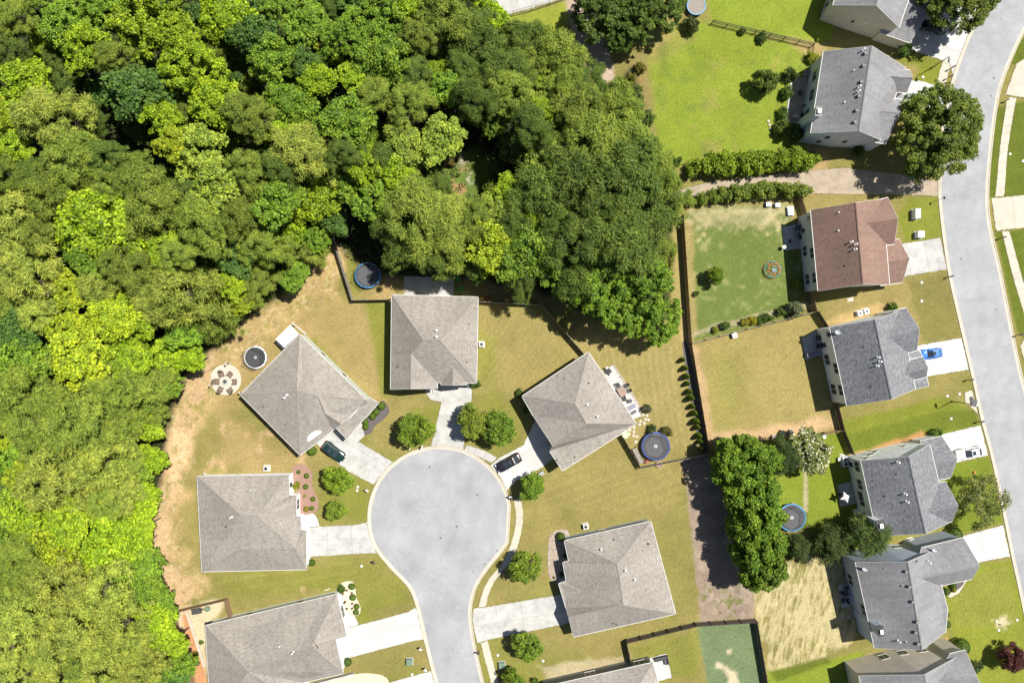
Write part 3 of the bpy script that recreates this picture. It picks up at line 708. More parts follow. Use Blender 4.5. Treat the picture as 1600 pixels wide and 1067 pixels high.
# ================================================================== HOUSES
class House:
    def __init__(s, name, label, centre, wall, roof, over=0.25, dz=0.0):
        s.dz = dz
        s.root = thing(name, label, 'house', P(*centre)); s.wall = wall; s.roof = roof; s.over = over; s.tops = []; s.segs = {}
    def block(s, v, f, wall=True, gut=True, roof=None, t=0.16, base=-0.05, overs=None):
        """v: name -> (photo x, photo y, height); f: roof faces. Roof with thickness, gutters, ridge caps; walls under its outline"""
        roof = roof or s.roof; over = s.over if overs is None else overs
        names = list(v); pt = {k: P(v[k][0], v[k][1], v[k][2]+s.dz) for k in names}
        faces = []
        for q in f:
            a = sum(pt[q[i]].x*pt[q[(i+1) % len(q)]].y-pt[q[(i+1) % len(q)]].x*pt[q[i]].y for i in range(len(q)))
            faces.append(list(q) if a > 0 else list(q)[::-1])
        edges = {}
        for q in faces:
            for i in range(len(q)): edges[(q[i], q[(i+1) % len(q)])] = q
        bound = {a: b for (a, b) in edges if (b, a) not in edges}
        start = next(iter(bound)); loop = [start]
        while bound[loop[-1]] != start and len(loop) < 99: loop.append(bound[loop[-1]])
        # roof slab
        off = s.root.location
        ids = {k: i for i, k in enumerate(names)}; n = len(names)
        V = [tuple(pt[k]-off) for k in names]+[tuple(pt[k]-off-Vector((0, 0, t))) for k in names]
        F = [[ids[k] for k in q] for q in faces]; top = len(F)
        F += [[ids[k]+n for k in q[::-1]] for q in faces]
        for i in range(len(loop)):
            a, b = ids[loop[i]], ids[loop[(i+1) % len(loop)]]; F.append([a, a+n, b+n, b])
        me = bpy.data.meshes.new('roof'); me.from_pydata(V, [], F); me.materials.append(roof)
        uvl = me.uv_layers.new(name='course')
        for p in me.polygons:
            nn = p.normal
            hd = Vector((0, 0, 1)).cross(nn)
            hd = Vector((1, 0, 0)) if hd.length < 1e-4 else hd.normalized()
            up = nn.cross(hd)
            for li in p.loop_indices:
                c = me.vertices[me.loops[li].vertex_index].co
                uvl.data[li].uv = (c.dot(hd)+p.index*7.3, c.dot(up)+p.index*3.1)
        ro = link('roof', me, s.root)
        for q in faces: s.tops.append([pt[k] for k in q])
        # ridge and hip caps
        mb = MB()
        done = set()
        for (a, b), q in edges.items():
            if (b, a) in edges and (b, a) not in done:
                done.add((a, b)); A, B = pt[a], pt[b]
                q2 = edges[(b, a)]
                other = [pt[k] for k in q2 if k not in (a, b)]
                qa = [pt[k] for k in q]
                nrm = (qa[1]-qa[0]).cross(qa[2]-qa[0])
                if not other or nrm.length < 1e-6: continue
                if nrm.z < 0: nrm = -nrm
                if (other[0]-A).dot(nrm.normalized()) > -0.02: continue
                d = (B-A).normalized(); sd = Vector((-d.y, d.x, 0)).normalized()*0.14
                z0 = Vector((0, 0, 0.012)); z1 = Vector((0, 0, 0.045)); dn = Vector((0, 0, -0.05))
                mb.poly([A-sd+dn+z0, A+z1, B+z1, B-sd+dn+z0][::-1]); mb.poly([A+z1, A+sd+dn+z0, B+sd+dn+z0, B+z1][::-1])
        if mb.f:
            cap = link('ridge_cap', mesh_of('ridge_cap', mb, roof, off), ro)
            cu = cap.data.uv_layers.new(name='course')
            for li, l in enumerate(cap.data.loops):
                c = cap.data.vertices[l.vertex_index].co; cu.data[li].uv = (c.x*1.7+c.y, c.y*2.1-c.x)
        # gutters on level eaves, barge boards on gables
        for i in range(len(loop)):
            A, B = pt[loop[i]], pt[loop[(i+1) % len(loop)]]
            if (B-A).length < 0.3 or not gut: continue
            d = (B-A); d.z = 0; d.normalize(); on = Vector((d.y, -d.x, 0))
            w, zt, zb = (0.085, -0.02, -0.14) if abs(A.z-B.z) < 0.12 else (0.04, 0.008, -0.19)
            tgt = MB(); pts = []
            for X in (A, B):
                for oo, zz in ((0.003, zb), (w, zb), (w, zt), (0.003, zt)): pts.append(X+on*oo+Vector((0, 0, zz)))
            tgt.v += [tuple(p) for p in pts]
            for k in range(4):
                l = (k+1) % 4; tgt.f.append((k, l, 4+l, 4+k))
            tgt.f += [(3, 2, 1, 0), (4, 5, 6, 7)]
            wpart('gutter' if w > 0.06 else 'barge_board', tgt, M['trim'], s.root)
        # walls
        L = [pt[k] for k in loop]; m = len(L); ins = []
        for i in range(m):
            p0, p1, p2 = L[i-1], L[i], L[(i+1) % m]
            d0 = (p1-p0).to_2d().normalized(); d1 = (p2-p1).to_2d().normalized()
            n0 = Vector((-d0.y, d0.x)); n1 = Vector((-d1.y, d1.x)); bis = n0+n1
            k = over/max(0.35, 1+n0.dot(n1)); ins.append(Vector((p1.x+bis.x*k, p1.y+bis.y*k, p1.z-t-0.02)))
        if wall:
            mw = MB()
            for i in range(m):
                a, b = ins[i], ins[(i+1) % m]
                mw.poly([(a.x, a.y, base), (b.x, b.y, base), tuple(b), tuple(a)])
                s.segs[(loop[i], loop[(i+1) % m])] = (a, b)
            wpart('wall', mw, s.wall, s.root)
        return ro
    def seg(s, a, b):
        return s.segs[(a, b)] if (a, b) in s.segs else s.segs[(b, a)][::-1]
    def frame(s, seg, t, z, w, h):
        """corner points of a rectangle on a wall plus outward normal; t measured from the first named corner"""
        flip = seg not in s.segs
        A, B = s.seg(*seg)
        d = (B-A); d.z = 0; d.normalize()
        on = Vector((d.y, -d.x, 0))*(-1 if flip else 1)
        c = A.lerp(B, t); c = Vector((c.x, c.y, z))
        return c, d, on
    def panel(s, mb, c, d, on, w, h, depth, z0=0.0, dz=0.0, du=0.0):
        """thin upright box on a wall"""
        pts = []
        for q in (z0, depth):
            for u, v in ((-w/2, -h/2), (w/2, -h/2), (w/2, h/2), (-w/2, h/2)):
                p = c+d*(u+du)+on*q+Vector((0, 0, v+dz)); pts.append(tuple(p))
        b = len(mb.v); mb.v += pts
        for q in ((4,5,6,7), (0,1,5,4), (1,2,6,5), (2,3,7,6), (3,0,4,7)): mb.f.append(tuple(b+i for i in q))
    def window(s, seg, t, z, w=0.9, h=1.5, n=1):
        c, d, on = s.frame(seg, t, z, w, h)
        mb = MB(); tw = w*n+0.09*(n+1)
        s.panel(mb, c, d, on, tw, h+0.18, 0.05, -0.02)
        fr = wpart('window', mb, M['trim'], s.root)
        for k in range(n):
            for sgn in (-1, 1):
                mp = MB(); s.panel(mp, c, d, on, w-0.04, h/2-0.06, 0.065, 0.04, dz=sgn*h/4, du=(k-(n-1)/2)*(w+0.09))
                wpart('pane', mp, M['glass'], fr)
        ms = MB(); s.panel(ms, c, d, on, tw+0.1, 0.07, 0.1, 0.0, dz=-h/2-0.12); wpart('sill', ms, M['trim'], fr)
        return fr
    def door(s, seg, t, w=0.95, h=2.1, name='door', m=None):
        c, d, on = s.frame(seg, t, h/2, w, h)
        mb = MB(); s.panel(mb, c, d, on, w+0.2, h+0.1, 0.04, -0.02); fr = wpart(name, mb, M['trim'], s.root)
        rows = 4 if 'garage' in name else 2
        for k in range(rows):
            mp = MB(); s.panel(mp, c, d, on, w-0.08, h/rows-0.05, 0.06, 0.03, dz=(k+0.5)*h/rows-h/2); wpart('panel', mp, m or M['door_white'], fr)
        return fr
    def hit(s, px, py):
        """where the sight line of a pixel meets this roof"""
        o = Vector((0, 0, H)); g = P(px, py); d = g-o; best = None
        for q in s.tops:
            n = (q[1]-q[0]).cross(q[2]-q[0])
            if n.length < 1e-6 or abs(n.dot(d)) < 1e-6: continue
            t = (q[0]-o).dot(n)/d.dot(n); p = o+d*t; ins = False
            for i in range(len(q)):
                a, b = q[i], q[i-1]
                if (a.y > p.y) != (b.y > p.y) and p.x < (b.x-a.x)*(p.y-a.y)/(b.y-a.y)+a.x: ins = not ins
            if ins and (best is None or p.z > best.z): best = p
        return best or P(px, py, 4)
    def vent(s, kind, px, py):
        p = s.hit(px, py); mb = MB()
        if kind == 'pipe':
            mb.lathe(p, [(0.16, -0.12), (0.15, 0.06), (0.06, 0.10), (0.055, 0.42), (0.0, 0.42)], 10); wpart('vent_pipe', mb, M['grey_metal'], s.root)
        elif kind == 'dark':
            mb.lathe(p, [(0.15, -0.12), (0.14, 0.05), (0.05, 0.08), (0.05, 0.34), (0, 0.34)], 10); wpart('vent_pipe', mb, M['dark_metal'], s.root)
        elif kind == 'flue':
            mb.lathe(p, [(0.19, -0.2), (0.17, 0.06), (0.075, 0.1), (0.075, 0.62), (0.13, 0.64), (0.13, 0.76), (0.0, 0.79)], 12); wpart('flue', mb, M['white_metal'], s.root)
        elif kind == 'box':
            b = wpart('box_vent', mb.box((p.x, p.y, p.z+0.08), (0.5, 0.46, 0.28), 0.1, 0.86), M['dark_metal'], s.root)
            wpart('vent_hood', MB().box((p.x+0.03, p.y, p.z+0.255), (0.46, 0.42, 0.05), 0.1), M['vent_grey'], b)
        elif kind == 'dish':
            d = Vector((-0.35, -0.6, 0.7)).normalized()
            u = d.orthogonal().normalized(); w = d.cross(u); c = p+Vector((0, 0, 0.75))
            for k in range(20):
                t0, t1 = 2*math.pi*k/20, 2*math.pi*(k+1)/20
                for r0, r1 in ((0, 0.28), (0.28, 0.5)):
                    g = lambda r, t: c+u*(r*math.cos(t))+w*(r*math.sin(t))+d*(r*r*0.5)
                    mb.poly([g(r0, t0), g(r1, t0), g(r1, t1), g(r0, t1)] if r0 else [c, g(r1, t0), g(r1, t1)])
            o = wpart('satellite_dish', mb, M['white_metal'], s.root)
            wpart('mast', MB().cyl(p-Vector((0, 0, 0.1)), c, 0.035).cyl(c, c+d*0.55, 0.02), M['grey_metal'], o)
    def chimney(s, px, py, top, w=1.5, d=0.95, ang=0.0, m=None):
        p = P(px, py, top)-Vector((0.42, 0, 0))
        c = wpart('chimney', MB().box((p.x, p.y, (top-0.4)/2), (d, w, top-0.4), ang), m or s.wall, s.root)
        wpart('chimney_cap', MB().box((p.x, p.y, top-0.34), (d+0.16, w+0.16, 0.12), ang), M['dark_metal'], c)
        wpart('flue', MB().cyl((p.x, p.y, top-0.3), (p.x, p.y, top), 0.2).box((p.x, p.y, top+0.03), (0.55, 0.75, 0.06), ang), M['white_metal'], c)
# --- A: middle house, hip roof with front gables
A = House('house', 'single-storey taupe hip-roofed house squarely above the turning circle', (680,540), M['side_cream'], M['roof_tan'], dz=0.8)
A.block(dict(tl=(612.1,460.6,3),tr=(747.1,464.4,3),br=(744.5,598.4,3),c=(683.4,597.5,3),c2=(683.2,606.9,3),g=(641.6,607.6,5.35),a=(610.3,608.4,3),r1=(661.3,531.3,6.8),r2=(687.5,531.3,6.8),e=(642.5,552.5,5.4)),
        [('tl','tr','r2','r1'),('tr','br','r2'),('br','c','e','r1','r2'),('e','c','c2','g'),('tl','r1','e','g','a')])
A.block(dict(l1=(689.4,601.6,3.03),k2=(707,601.8,4.4),r1=(729,601.4,3.03),r0=(729,594,3.03),k=(708,571,4.45),l0=(689.4,594,3.03)), [('l1','k2','k','l0'),('k2','r1','r0','k')])
A.window(('tl','tr'), 0.25, 1.5, n=2); A.window(('tl','tr'), 0.72, 1.5, n=2); A.window(('tr','br'), 0.3, 1.5); A.window(('tr','br'), 0.7, 1.5)
A.window(('a','g'), 0.6, 1.4, n=2); A.window(('tl','a'), 0.35, 1.5); A.door(('r1','k2'), 0.95, 4.6, 2.2, 'garage_door'); A.door(('c','br'), 0.05)
for k, x, y in (('flue',682,516),('flue',682,526),('dark',733,506.5),('dark',729,565.5),('dark',621.5,572)): A.vent(k, x, y)
wpart('porch_step', MB().box(tuple(P(680.5,610,0.1)), (0.9, 0.9, 0.3)), M['conc'], A.root)

# --- B: rotated house with porch wing
B = House('house', 'rotated taupe-roofed house with sage walls and white metal patio cover', (475,620), M['side_sage'], M['roof_tan'], 0.06, dz=0.6)
B.block(dict(n=(467.8,522.3,3),e=(573.5,625.4,3),e2=(544,653,3),g1=(533,662,4.3),e3=(521.5,671,3),s=(468.9,711,3),w=(375.5,616.8,3),r1=(463.5,611.8,6.0),r2=(497,618,6.0),r3=(508,645,5.2)),
        [('n','e','r2','r1'),('e','e2','r3','r2'),('e2','g1','r3'),('g1','e3','r3'),('e3','s','r1','r2','r3'),('s','w','r1'),('w','n','r1')])
B.block(dict(a=(524,667,2.6),b=(542.2,686,2.6),c=(560,664,2.6),d=(591,630,2.6),e=(578,621,2.6),f=(573,626.5,3.0),g=(548,652,3.0)), [('a','b','c','g'),('c','d','f','g'),('d','e','f')], wall=False)
for x, y in ((540,684),(556,668),(573,649),(588.5,631)):
    p = P(x, y, 2.5); wpart('porch_column', MB().box((p.x, p.y, 1.22), (0.2, 0.2, 2.5)), M['trim'], B.root)
B.window(('n','e'), 0.3, 1.5); B.window(('n','e'), 0.62, 1.5); B.window(('w','n'), 0.35, 1.5, n=2); B.window(('s','w'), 0.5, 1.5); B.door(('e','e2'), 0.5); B.door(('e3','s'), 0.55, 4.6, 2.2, 'garage_door')
for k, x, y in (('flue',445,621),('flue',449,617),('dark',411.6,634.8),('dark',524.3,603.7)): B.vent(k, x, y)
# pale half-round canopy over the garage edge
mb = MB(); q0 = B.hit(482,690); q1 = B.hit(503,675)
u = (q1-q0); ul = u.length/2; u.normalize(); cc = (q0+q1)/2; up = (B.hit(486,675)-cc); up = (up-u*up.dot(u)); up.normalize()
nn = u.cross(up).normalized(); nn = nn if nn.z > 0 else -nn
arc_ = [cc+u*(ul*math.cos(math.pi*k/14))+up*(0.95*math.sin(math.pi*k/14)) for k in range(15)]
top_ = [p+nn*0.14 for p in arc_]; mb.poly(top_ if (top_[1]-top_[0]).cross(top_[7]-top_[0]).z > 0 else top_[::-1])
for k in range(15): mb.poly([arc_[k-1]-nn*0.1, arc_[k]-nn*0.1, top_[k], top_[k-1]])
wpart('garage_canopy', mb, M['white_cloth'], B.root)
# patio cover: ribbed white metal sheet on posts
pc = thing('patio_cover', 'white ribbed metal patio cover behind the rotated house', 'patio cover', P(449,525))
cor = [P(453.8,507.2,2.55), P(466.9,521.3,2.75), P(444.1,543.5,2.75), P(430.1,529.9,2.55)]
for k in range(8):
    t0, t1 = k/8, (k+1)/8; mb = MB()
    a, b, c, d = cor[0].lerp(cor[3], t0+0.008), cor[0].lerp(cor[3], t1-0.008), cor[1].lerp(cor[2], t1-0.008), cor[1].lerp(cor[2], t0+0.008)
    lo = Vector((0, 0, -0.07)); mb.poly([a, b, c, d]); mb.poly([a+lo, d+lo, c+lo, b+lo]); 
    for p, q in ((a, b), (b, c), (c, d), (d, a)): mb.poly([p, p+lo, q+lo, q])
    wpart('sheet_panel', mb, M['white_metal'], pc)
for p in (cor[0], cor[3]):
    q = p.lerp((cor[1]+cor[2])/2, 0.06); wpart('post', MB().box((q.x, q.y, 1.22), (0.12, 0.12, 2.45), 0.7), M['dark_metal'], pc)
struct('patio', MB().prism(W2([(450,512),(468,531),(446,551),(430,533)]), -0.05, 0.05), M['conc'], None, 'concrete patio under the white metal cover')
bm_ = MB(); a, b = P(456,504,0), P(478,522,0); d_ = (b-a).normalized()
tag(obj('timber_beam', MB().box(((a.x+b.x)/2, (a.y+b.y)/2, 0.11), ((b-a).length, 0.3, 0.22), math.atan2(d_.y, d_.x)), M['conc_cream'], None), 'long pale timber lying beside the white patio cover', 'timber')

# --- C: left house
C = House('house', 'taupe-roofed house with white front walls and red-brown mulch bed', (395,815), M['side_white'], M['roof_tan'])
C.block(dict(tl=(307.8,744,3),tr=(451.2,741.4,3),t2=(452.5,774,3),t3=(463.1,773.4,3),t4=(463.1,806.7,3),t5=(469.5,806.7,3),t6=(470.3,827.8,3),t7=(478.5,828.7,3),br=(478.8,889.2,3),bl=(315.3,892.8,3),m1=(378,806,6.4),m2=(402,806,6.4),q=(377.3,857.2,5.1),s=(461,856.3,4.9)),
        [('tl','tr','m2','m1'),('tl','m1','q','bl'),('bl','q','s','br'),('s','t7','br'),('m1','m2','s','q'),('m2','tr','t2'),('m2','t2','t3','t4'),('m2','t4','t5','t6','s'),('s','t6','t7')])
C.window(('tr','t2'), 0.5, 1.5, 0.7, 1.3, 1); C.window(('t3','t4'), 0.45, 1.5, 0.75, 1.4, 2); C.window(('tl','tr'), 0.4, 1.5); C.door(('t7','br'), 0.5, 4.8, 2.2, 'garage_door'); C.window(('bl','tl'), 0.5, 1.5, n=2)
for k, x, y in (('pipe',390,766),('flue',362,807.5),('dark',353,822.5)): C.vent(k, x, y)
def downspout(h, x, y, rz=0.0):
    p = P(x, y, 0.25); h_ = h
    wpart('downspout', MB().box((p.x, p.y, 0.12), (1.0, 0.14, 0.1), rz), M['trim'], h.root)
downspout(C, 321, 741, -0.5); downspout(C, 469, 859, 1.2)
# --- D: lower left house
D = House('house', 'large taupe-roofed house at lower left beside white driveway', (430,1030), M['side_white'], M['roof_tan'])
D.block(dict(tl=(320.9,976.9,3),tr=(526.3,928.1,3),e1=(541.3,991.9,3),e2=(523.4,995.6,3),se=(536.6,1051.5,3),s1=(473.8,1066,3),s2=(484,1108,3),bl=(330,1135,3),r1=(388,1049,6.9),r2=(487,1009,6.7)),
        [('tl','tr','r2','r1'),('tr','e1','r2'),('e1','e2','se','r2'),('se','s1','r1','r2'),('s1','s2','bl','r1'),('bl','tl','r1')])
D.block(dict(a=(486,1003,5.4),b=(497,1017,5.4),c=(497,1011,6.55),d=(489,1000,6.5)), [('a','b','c','d')], wall=False, gut=False)
for k, x, y in (('dark',457,967),('flue',438.5,1006.5),('flue',458,1018)): D.vent(k, x, y)
D.door(('e2','se'), 0.5, 4.8, 2.2, 'garage_door'); D.window(('tr','e1'), 0.5, 1.5, n=2); D.window(('tl','tr'), 0.3, 1.5); D.window(('tl','tr'), 0.7, 1.5)
downspout(D, 511, 921, 0.4)
# --- E: right rotated house
E = House('house', 'rotated taupe-roofed house with paved back patio right of the circle', (905,645), M['side_cream'], M['roof_tan'], dz=1.4)
E.block(dict(n=(919.5,550.2,3),e=(994.5,662,3),s=(879.1,735.2,3),x0=(859,704.8,3),x=(864,697,4.7),y=(833.3,649.6,3),w=(815.8,619,3),r1=(898.2,631,6.6),r2=(916.2,661,6.6)),
        [('n','e','r2','r1'),('n','r1','w'),('w','r1','r2','y'),('y','r2','x'),('r2','e','s','x0','x')])
for k, x, y in (('dark',881.5,592),('dark',920,598.5),('flue',917.5,632),('flue',933.5,650),('dark',898,714)): E.vent(k, x, y)
E.window(('n','e'), 0.55, 1.5, n=2); E.door(('n','e'), 0.35, 1.7, 2.1, 'patio_door', M['glass']); E.door(('y','x'), 0.6, 4.6, 2.2, 'garage_door'); E.window(('w','y'), 0.5, 1.5); E.window(('e','s'), 0.4, 1.5); E.window(('n','w'), 0.5, 1.5)
# --- F: lower right of the circle
F_ = House('house', 'taupe-roofed house right of the stem with stepped front and stained driveway', (965,900), M['side_blue'], M['roof_tan'])
F_.block(dict(nw=(881.9,844.6,3),w1=(888.9,876.6,3),w2=(879.6,878.7,3),w3=(885,908,3),w4=(873,911.6,3),w5=(884.5,950,3),g=(888.5,964,4.6),sw=(896,994.7,3),se=(1056,958.7,3),ne=(1016.9,814.3,3),r1=(964.7,880.7,6.6),r2=(974,944.6,6.6)),
        [('nw','ne','r1'),('ne','se','r2','r1'),('se','sw','g','r2'),('g','w5','r2'),('nw','r1','w1'),('w1','r1','w3','w2'),('w3','r1','r2','w5','w4')])
for k, x, y in (('dark',959,842.5),('dark',1014,849.5),('flue',939,857),('flue',977,890),('flue',991.5,904),('dark',963,975)): F_.vent(k, x, y)
F_.window(('nw','ne'), 0.45, 1.6); F_.window(('w4','w5'), 0.3, 1.5); F_.door(('w5','sw') if ('w5','sw') in F_.segs else ('g','sw'), 0.4, 2.6, 2.2, 'garage_door'); F_.window(('nw','w1'), 0.5, 1.5); F_.window(('ne','se'), 0.5, 1.5, n=2); F_.window(('se','sw'), 0.4, 1.5)
# --- G: bottom edge
G = House('house', 'slate-walled taupe-roofed house cut off by the bottom edge', (960,1090), M['side_slate'], M['roof_tan'])
G.block(dict(nw=(846,1073.5,3),ne=(1020,1034.5,3),e1=(1029,1066,3),se=(1050,1150,3),sw=(872,1190,3),r1=(925,1118,6.4),r2=(975,1107,6.4)), [('nw','ne','r2','r1'),('ne','e1','se','r2'),('se','sw','r1','r2'),('sw','nw','r1')])
G.window(('nw','ne'), 0.44, 1.6, 0.8, 1.3, 2); G.window(('nw','ne'), 0.9, 1.6, 0.8, 1.3, 2)
slabs('patio', [(1010,1029),(1041,1020),(1050,1058),(1020,1066)], M['conc_white'], label='bright white concrete patio at the bottom edge')

# ---- two-storey houses along the street: main gable block, cross wings, lower garage
def wing(h, r0, r1, n0, n1, s0, s1, he, hr, hip=False, roof=None):
    """cross gable: ridge r0->r1, eaves n0->n1 and s0->s1 (photo pixels)"""
    h.block(dict(r0=(*r0, hr), r1=(*r1, hr), n0=(*n0, he), n1=(*n1, he), s0=(*s0, he), s1=(*s1, he)), [('n0','n1','r1','r0'),('s0','s1','r1','r0')], roof=roof)
Hh = House('house', 'tan two-storey house at the top edge with grey roof', (1380,30), M['side_tan'], M['roof_grey'], 0.2)
Hh.block(dict(w=(1301.5,8.3,5.6),a=(1369,8.3,9.4),e=(1405,43.5,5.6),e2=(1446,-78,5.6),a2=(1412,-118,9.4),w2=(1342,-112,5.6)), [('w','a','a2','w2'),('a','e','e2','a2')])
Hh.block(dict(r0=(1396,-2,5.6),r1=(1450.8,18,5.4),s1=(1422,67.2,3.2),s0=(1375,51,3.2),n1=(1475,-36,3.2),n0=(1425,-55,3.2)), [('r0','r1','s1','s0'),('r0','r1','n1','n0')])
Hh.window(('w','a'), 0.88, 2.9, 0.5, 0.8); Hh.window(('w2','w'), 0.85, 4.2); Hh.window(('w2','w'), 0.85, 1.6); 
c_, d_, on_ = Hh.frame(('a','e'), 0.22, 3.9, 1, 1); mb = MB(); Hh.panel(mb, c_, d_, on_, 1.1, 0.9, 0.06, 0); wpart('wall_vent', mb, M['side_cream'], Hh.root)
I = House('house', 'pale two-storey house with grey roof and chimney, shaded by the big tree', (1330,150), M['side_pale'], M['roof_grey'], 0.2)
I.block(dict(w=(1286.8,80.9,5.6),a=(1362.5,72.2,9.9),e=(1414.5,105.5,5.6),e2=(1375.8,219.1,5.6),a2=(1342.3,204.4,9.9),w2=(1266.9,208.1,5.6)), [('w','a','a2','w2'),('a','e','e2','a2')])
wing(I, (1372,117.6), (1426,121.9), (1392,107), (1421.5,109.7), (1385,142.5), (1416.9,145.3), 5.6, 7.2)
wing(I, (1350,171.5), (1406,177), (1382,152.8), (1410,155.5), (1368,222.5), (1384,225), 5.3, 7.6)
I.block(dict(a=(1392,146,3.4),b=(1413,148,3.1),c=(1409,170,3.1),d=(1388,166,3.4)), [('a','b','c','d')], wall=False, gut=False)
I.chimney(1284.5, 173.5, 8.4, 1.5, 0.95, -0.15)
for t, z, n in ((0.2,3.0,2),(0.46,3.0,2),(0.66,2.2,1),(0.74,1.6,1),(0.92,1.6,1)): I.window(('w','w2'), t, z, n=n)
I.window(('w2','a2'), 0.55, 4.4, 0.8, 1.2, 1); I.window(('a2','e2'), 0.15, 3.4, 0.8, 1.2); I.window(('w2','a2'), 0.5, 1.7, 0.8, 1.2)
for k, x, y in (('box',1351.5,84.5),('box',1348.6,103.6),('box',1345,129),('box',1341,151),('box',1337.6,173.5),('box',1335,191.5),('flue',1348,79),('flue',1341.5,136.5),('flue',1340.5,144),('pipe',1333,111),('pipe',1318.5,161)): I.vent(k, x, y)
J = House('house', 'two-storey house with red-brown roof', (1320,390), M['side_pale'], M['roof_brown'], 0.2)
J.block(dict(w=(1266.8,328.3,5.6),a=(1337.4,316.7,10.0),e=(1379,311.5,5.6),e2=(1390,445,5.6),a2=(1348.7,444,10.0),w2=(1278.3,454.7,5.6)), [('w','a','a2','w2'),('a','e','e2','a2')])
wing(J, (1346,349.5), (1403,341.6), (1371,313), (1387.5,308.8), (1375,384), (1397.6,381.5), 5.5, 8.6)
J.block(dict(r0=(1374,411.8,4.9),r1=(1420.8,404,4.9),n0=(1372,380,3.1),n1=(1405,373.5,3.1),s0=(1376,446.5,3.1),s1=(1410,441.3,3.1)), [('n0','n1','r1','r0'),('s0','s1','r1','r0')])
for t, z, n in ((0.47,1.6,2),(0.84,1.6,2),(0.52,4.4,2),(0.84,4.4,2),(0.07,4.4,1),(0.2,1.6,1)): J.window(('w','w2'), t, z, 0.8, 1.4, n)
J.door(('s1','r1'), 0.9, 4.6, 2.2, 'garage_door')
for k, x, y in (('pipe',1309.5,332.5),('pipe',1309,361),('flue',1329,378.5),('flue',1336,382),('flue',1335,390),('dark',1320.5,415)): J.vent(k, x, y)
Kh = House('house', 'white two-storey house with grey roof behind the blue car', (1360,560), M['side_white'], M['roof_grey_dots'], 0.2)
Kh.block(dict(w=(1296.6,511.6,5.6),a=(1367.3,499.2,9.9),e=(1406,486,5.6),e2=(1430.5,607.8,5.6),a2=(1393.5,623.4,9.9),w2=(1323.3,634.1,5.6)), [('w','a','a2','w2'),('a','e','e2','a2')])
wing(Kh, (1380,529.2), (1436.7,514.3), (1397,485.5), (1416,480.8), (1405,556), (1433,547), 5.5, 8.4)
wing(Kh, (1408,583.8), (1450,574), (1407,566), (1442.5,557), (1412,598), (1447.5,589), 5.3, 7.0)
Kh.block(dict(a=(1412,554,3.3),b=(1436,547,3.0),c=(1442.5,559,3.0),d=(1414,567,3.3)), [('a','b','c','d')], wall=False)
Kh.block(dict(a=(1424,595,3.4),b=(1448.3,589,3.0),c=(1451,603,3.0),d=(1427,609,3.4)), [('a','b','c','d')], wall=False)
for x, y in ((1446.5,591),(1449,602)):
    p = P(x, y, 2.8); wpart('porch_column', MB().box((p.x, p.y, 1.4), (0.18, 0.18, 2.84)), M['trim'], Kh.root)
for t, z, n in ((0.22,1.7,1),(0.42,1.7,2),(0.82,1.7,2),(0.53,4.4,2),(0.82,4.4,2),(0.08,4.4,1)): Kh.window(('w','w2'), t, z, 0.8, 1.5, n)
for k, x, y in (('dish',1307,518),('dark',1349,542),('flue',1371,558),('flue',1374,565),('flue',1369.5,571.5),('dark',1361,603)): Kh.vent(k, x, y)
Lh = House('house', 'white two-storey house with speckled grey roof behind the white car', (1410,770), M['side_white'], M['roof_grey_dots'], 0.2)
Lh.block(dict(w=(1345.2,719.6,5.6),a=(1420,713.4,9.9),e=(1453,693.8,5.6),e2=(1482,817,5.6),a2=(1446.7,833.6,9.9),w2=(1371,837.1,5.6)), [('w','a','a2','w2'),('a','e','e2','a2')])
Lh.block(dict(r0=(1450,727.5,5.0),r1=(1495.6,717.9,5.0),n0=(1438,688.5,3.1),n1=(1471.6,681.4,3.1),s0=(1455,752,3.1),s1=(1485,746.3,3.1)), [('n0','n1','r1','r0'),('s0','s1','r1','r0')])
wing(Lh, (1440,801.8), (1497.4,789), (1462,755), (1477,752), (1472,819), (1487.6,814.5), 5.5, 8.5)
for t, z, n in ((0.1,3.4,2),(0.36,3.0,2),(0.5,2.4,1),(0.6,2.4,2),(0.8,1.6,1),(0.1,1.3,1)): Lh.window(('w','w2'), t, z, 0.8, 1.4, n)
for t, z, w_ in ((0.25,4.2,0.7),(0.55,2.6,0.9),(0.8,1.6,0.6)): Lh.window(('w','a'), t, z, w_, 1.1)
Lh.window(('a','e'), 0.6, 2.4, 0.6, 1.0); Lh.chimney(1381.7, 821.5, 8.4, 1.5, 0.95, 0.2); Lh.door(('n1','r1'), 0.9, 4.6, 2.2, 'garage_door')
for k, x, y in (('flue',1402,721.5),('dark',1401,741),('flue',1413,771),('flue',1416,783),('dark',1382.5,775)): Lh.vent(k, x, y)
Mh = House('house', 'blue-grey two-storey house with long garage wing at lower right', (1420,930), M['side_blue'], M['roof_grey'], 0.2)
Mh.block(dict(w=(1336.6,877.7,5.6),a=(1418.8,877.7,9.9),e=(1457,861,5.6),e2=(1481,952,5.6),f=(1477.6,987.2,5.6),a2=(1441,1014.7,9.7),w2=(1366.6,1012,5.6)), [('w','a','a2','w2'),('a','e','e2','f','a2')])
Mh.block(dict(r0=(1425,906.5,8.3),r1=(1531,883.3,8.0),n0=(1440,855.5,5.3),n1=(1505.4,840,5.2),s0=(1462,916.5,5.3),s1=(1518.7,904.4,5.2)), [('n0','n1','r1','r0'),('s0','s1','r1','r0')])
Mh.window(('a','e'), 0.44, 1.6, 0.7, 1.3, 2); Mh.window(('w','a'), 0.93, 1.6, 0.7, 1.3, 2); Mh.window(('w','w2'), 0.3, 1.6, n=2); Mh.window(('w','w2'), 0.6, 4.3, n=2); Mh.chimney(1382, 987, 8.4, 1.5, 0.95, 0.2)
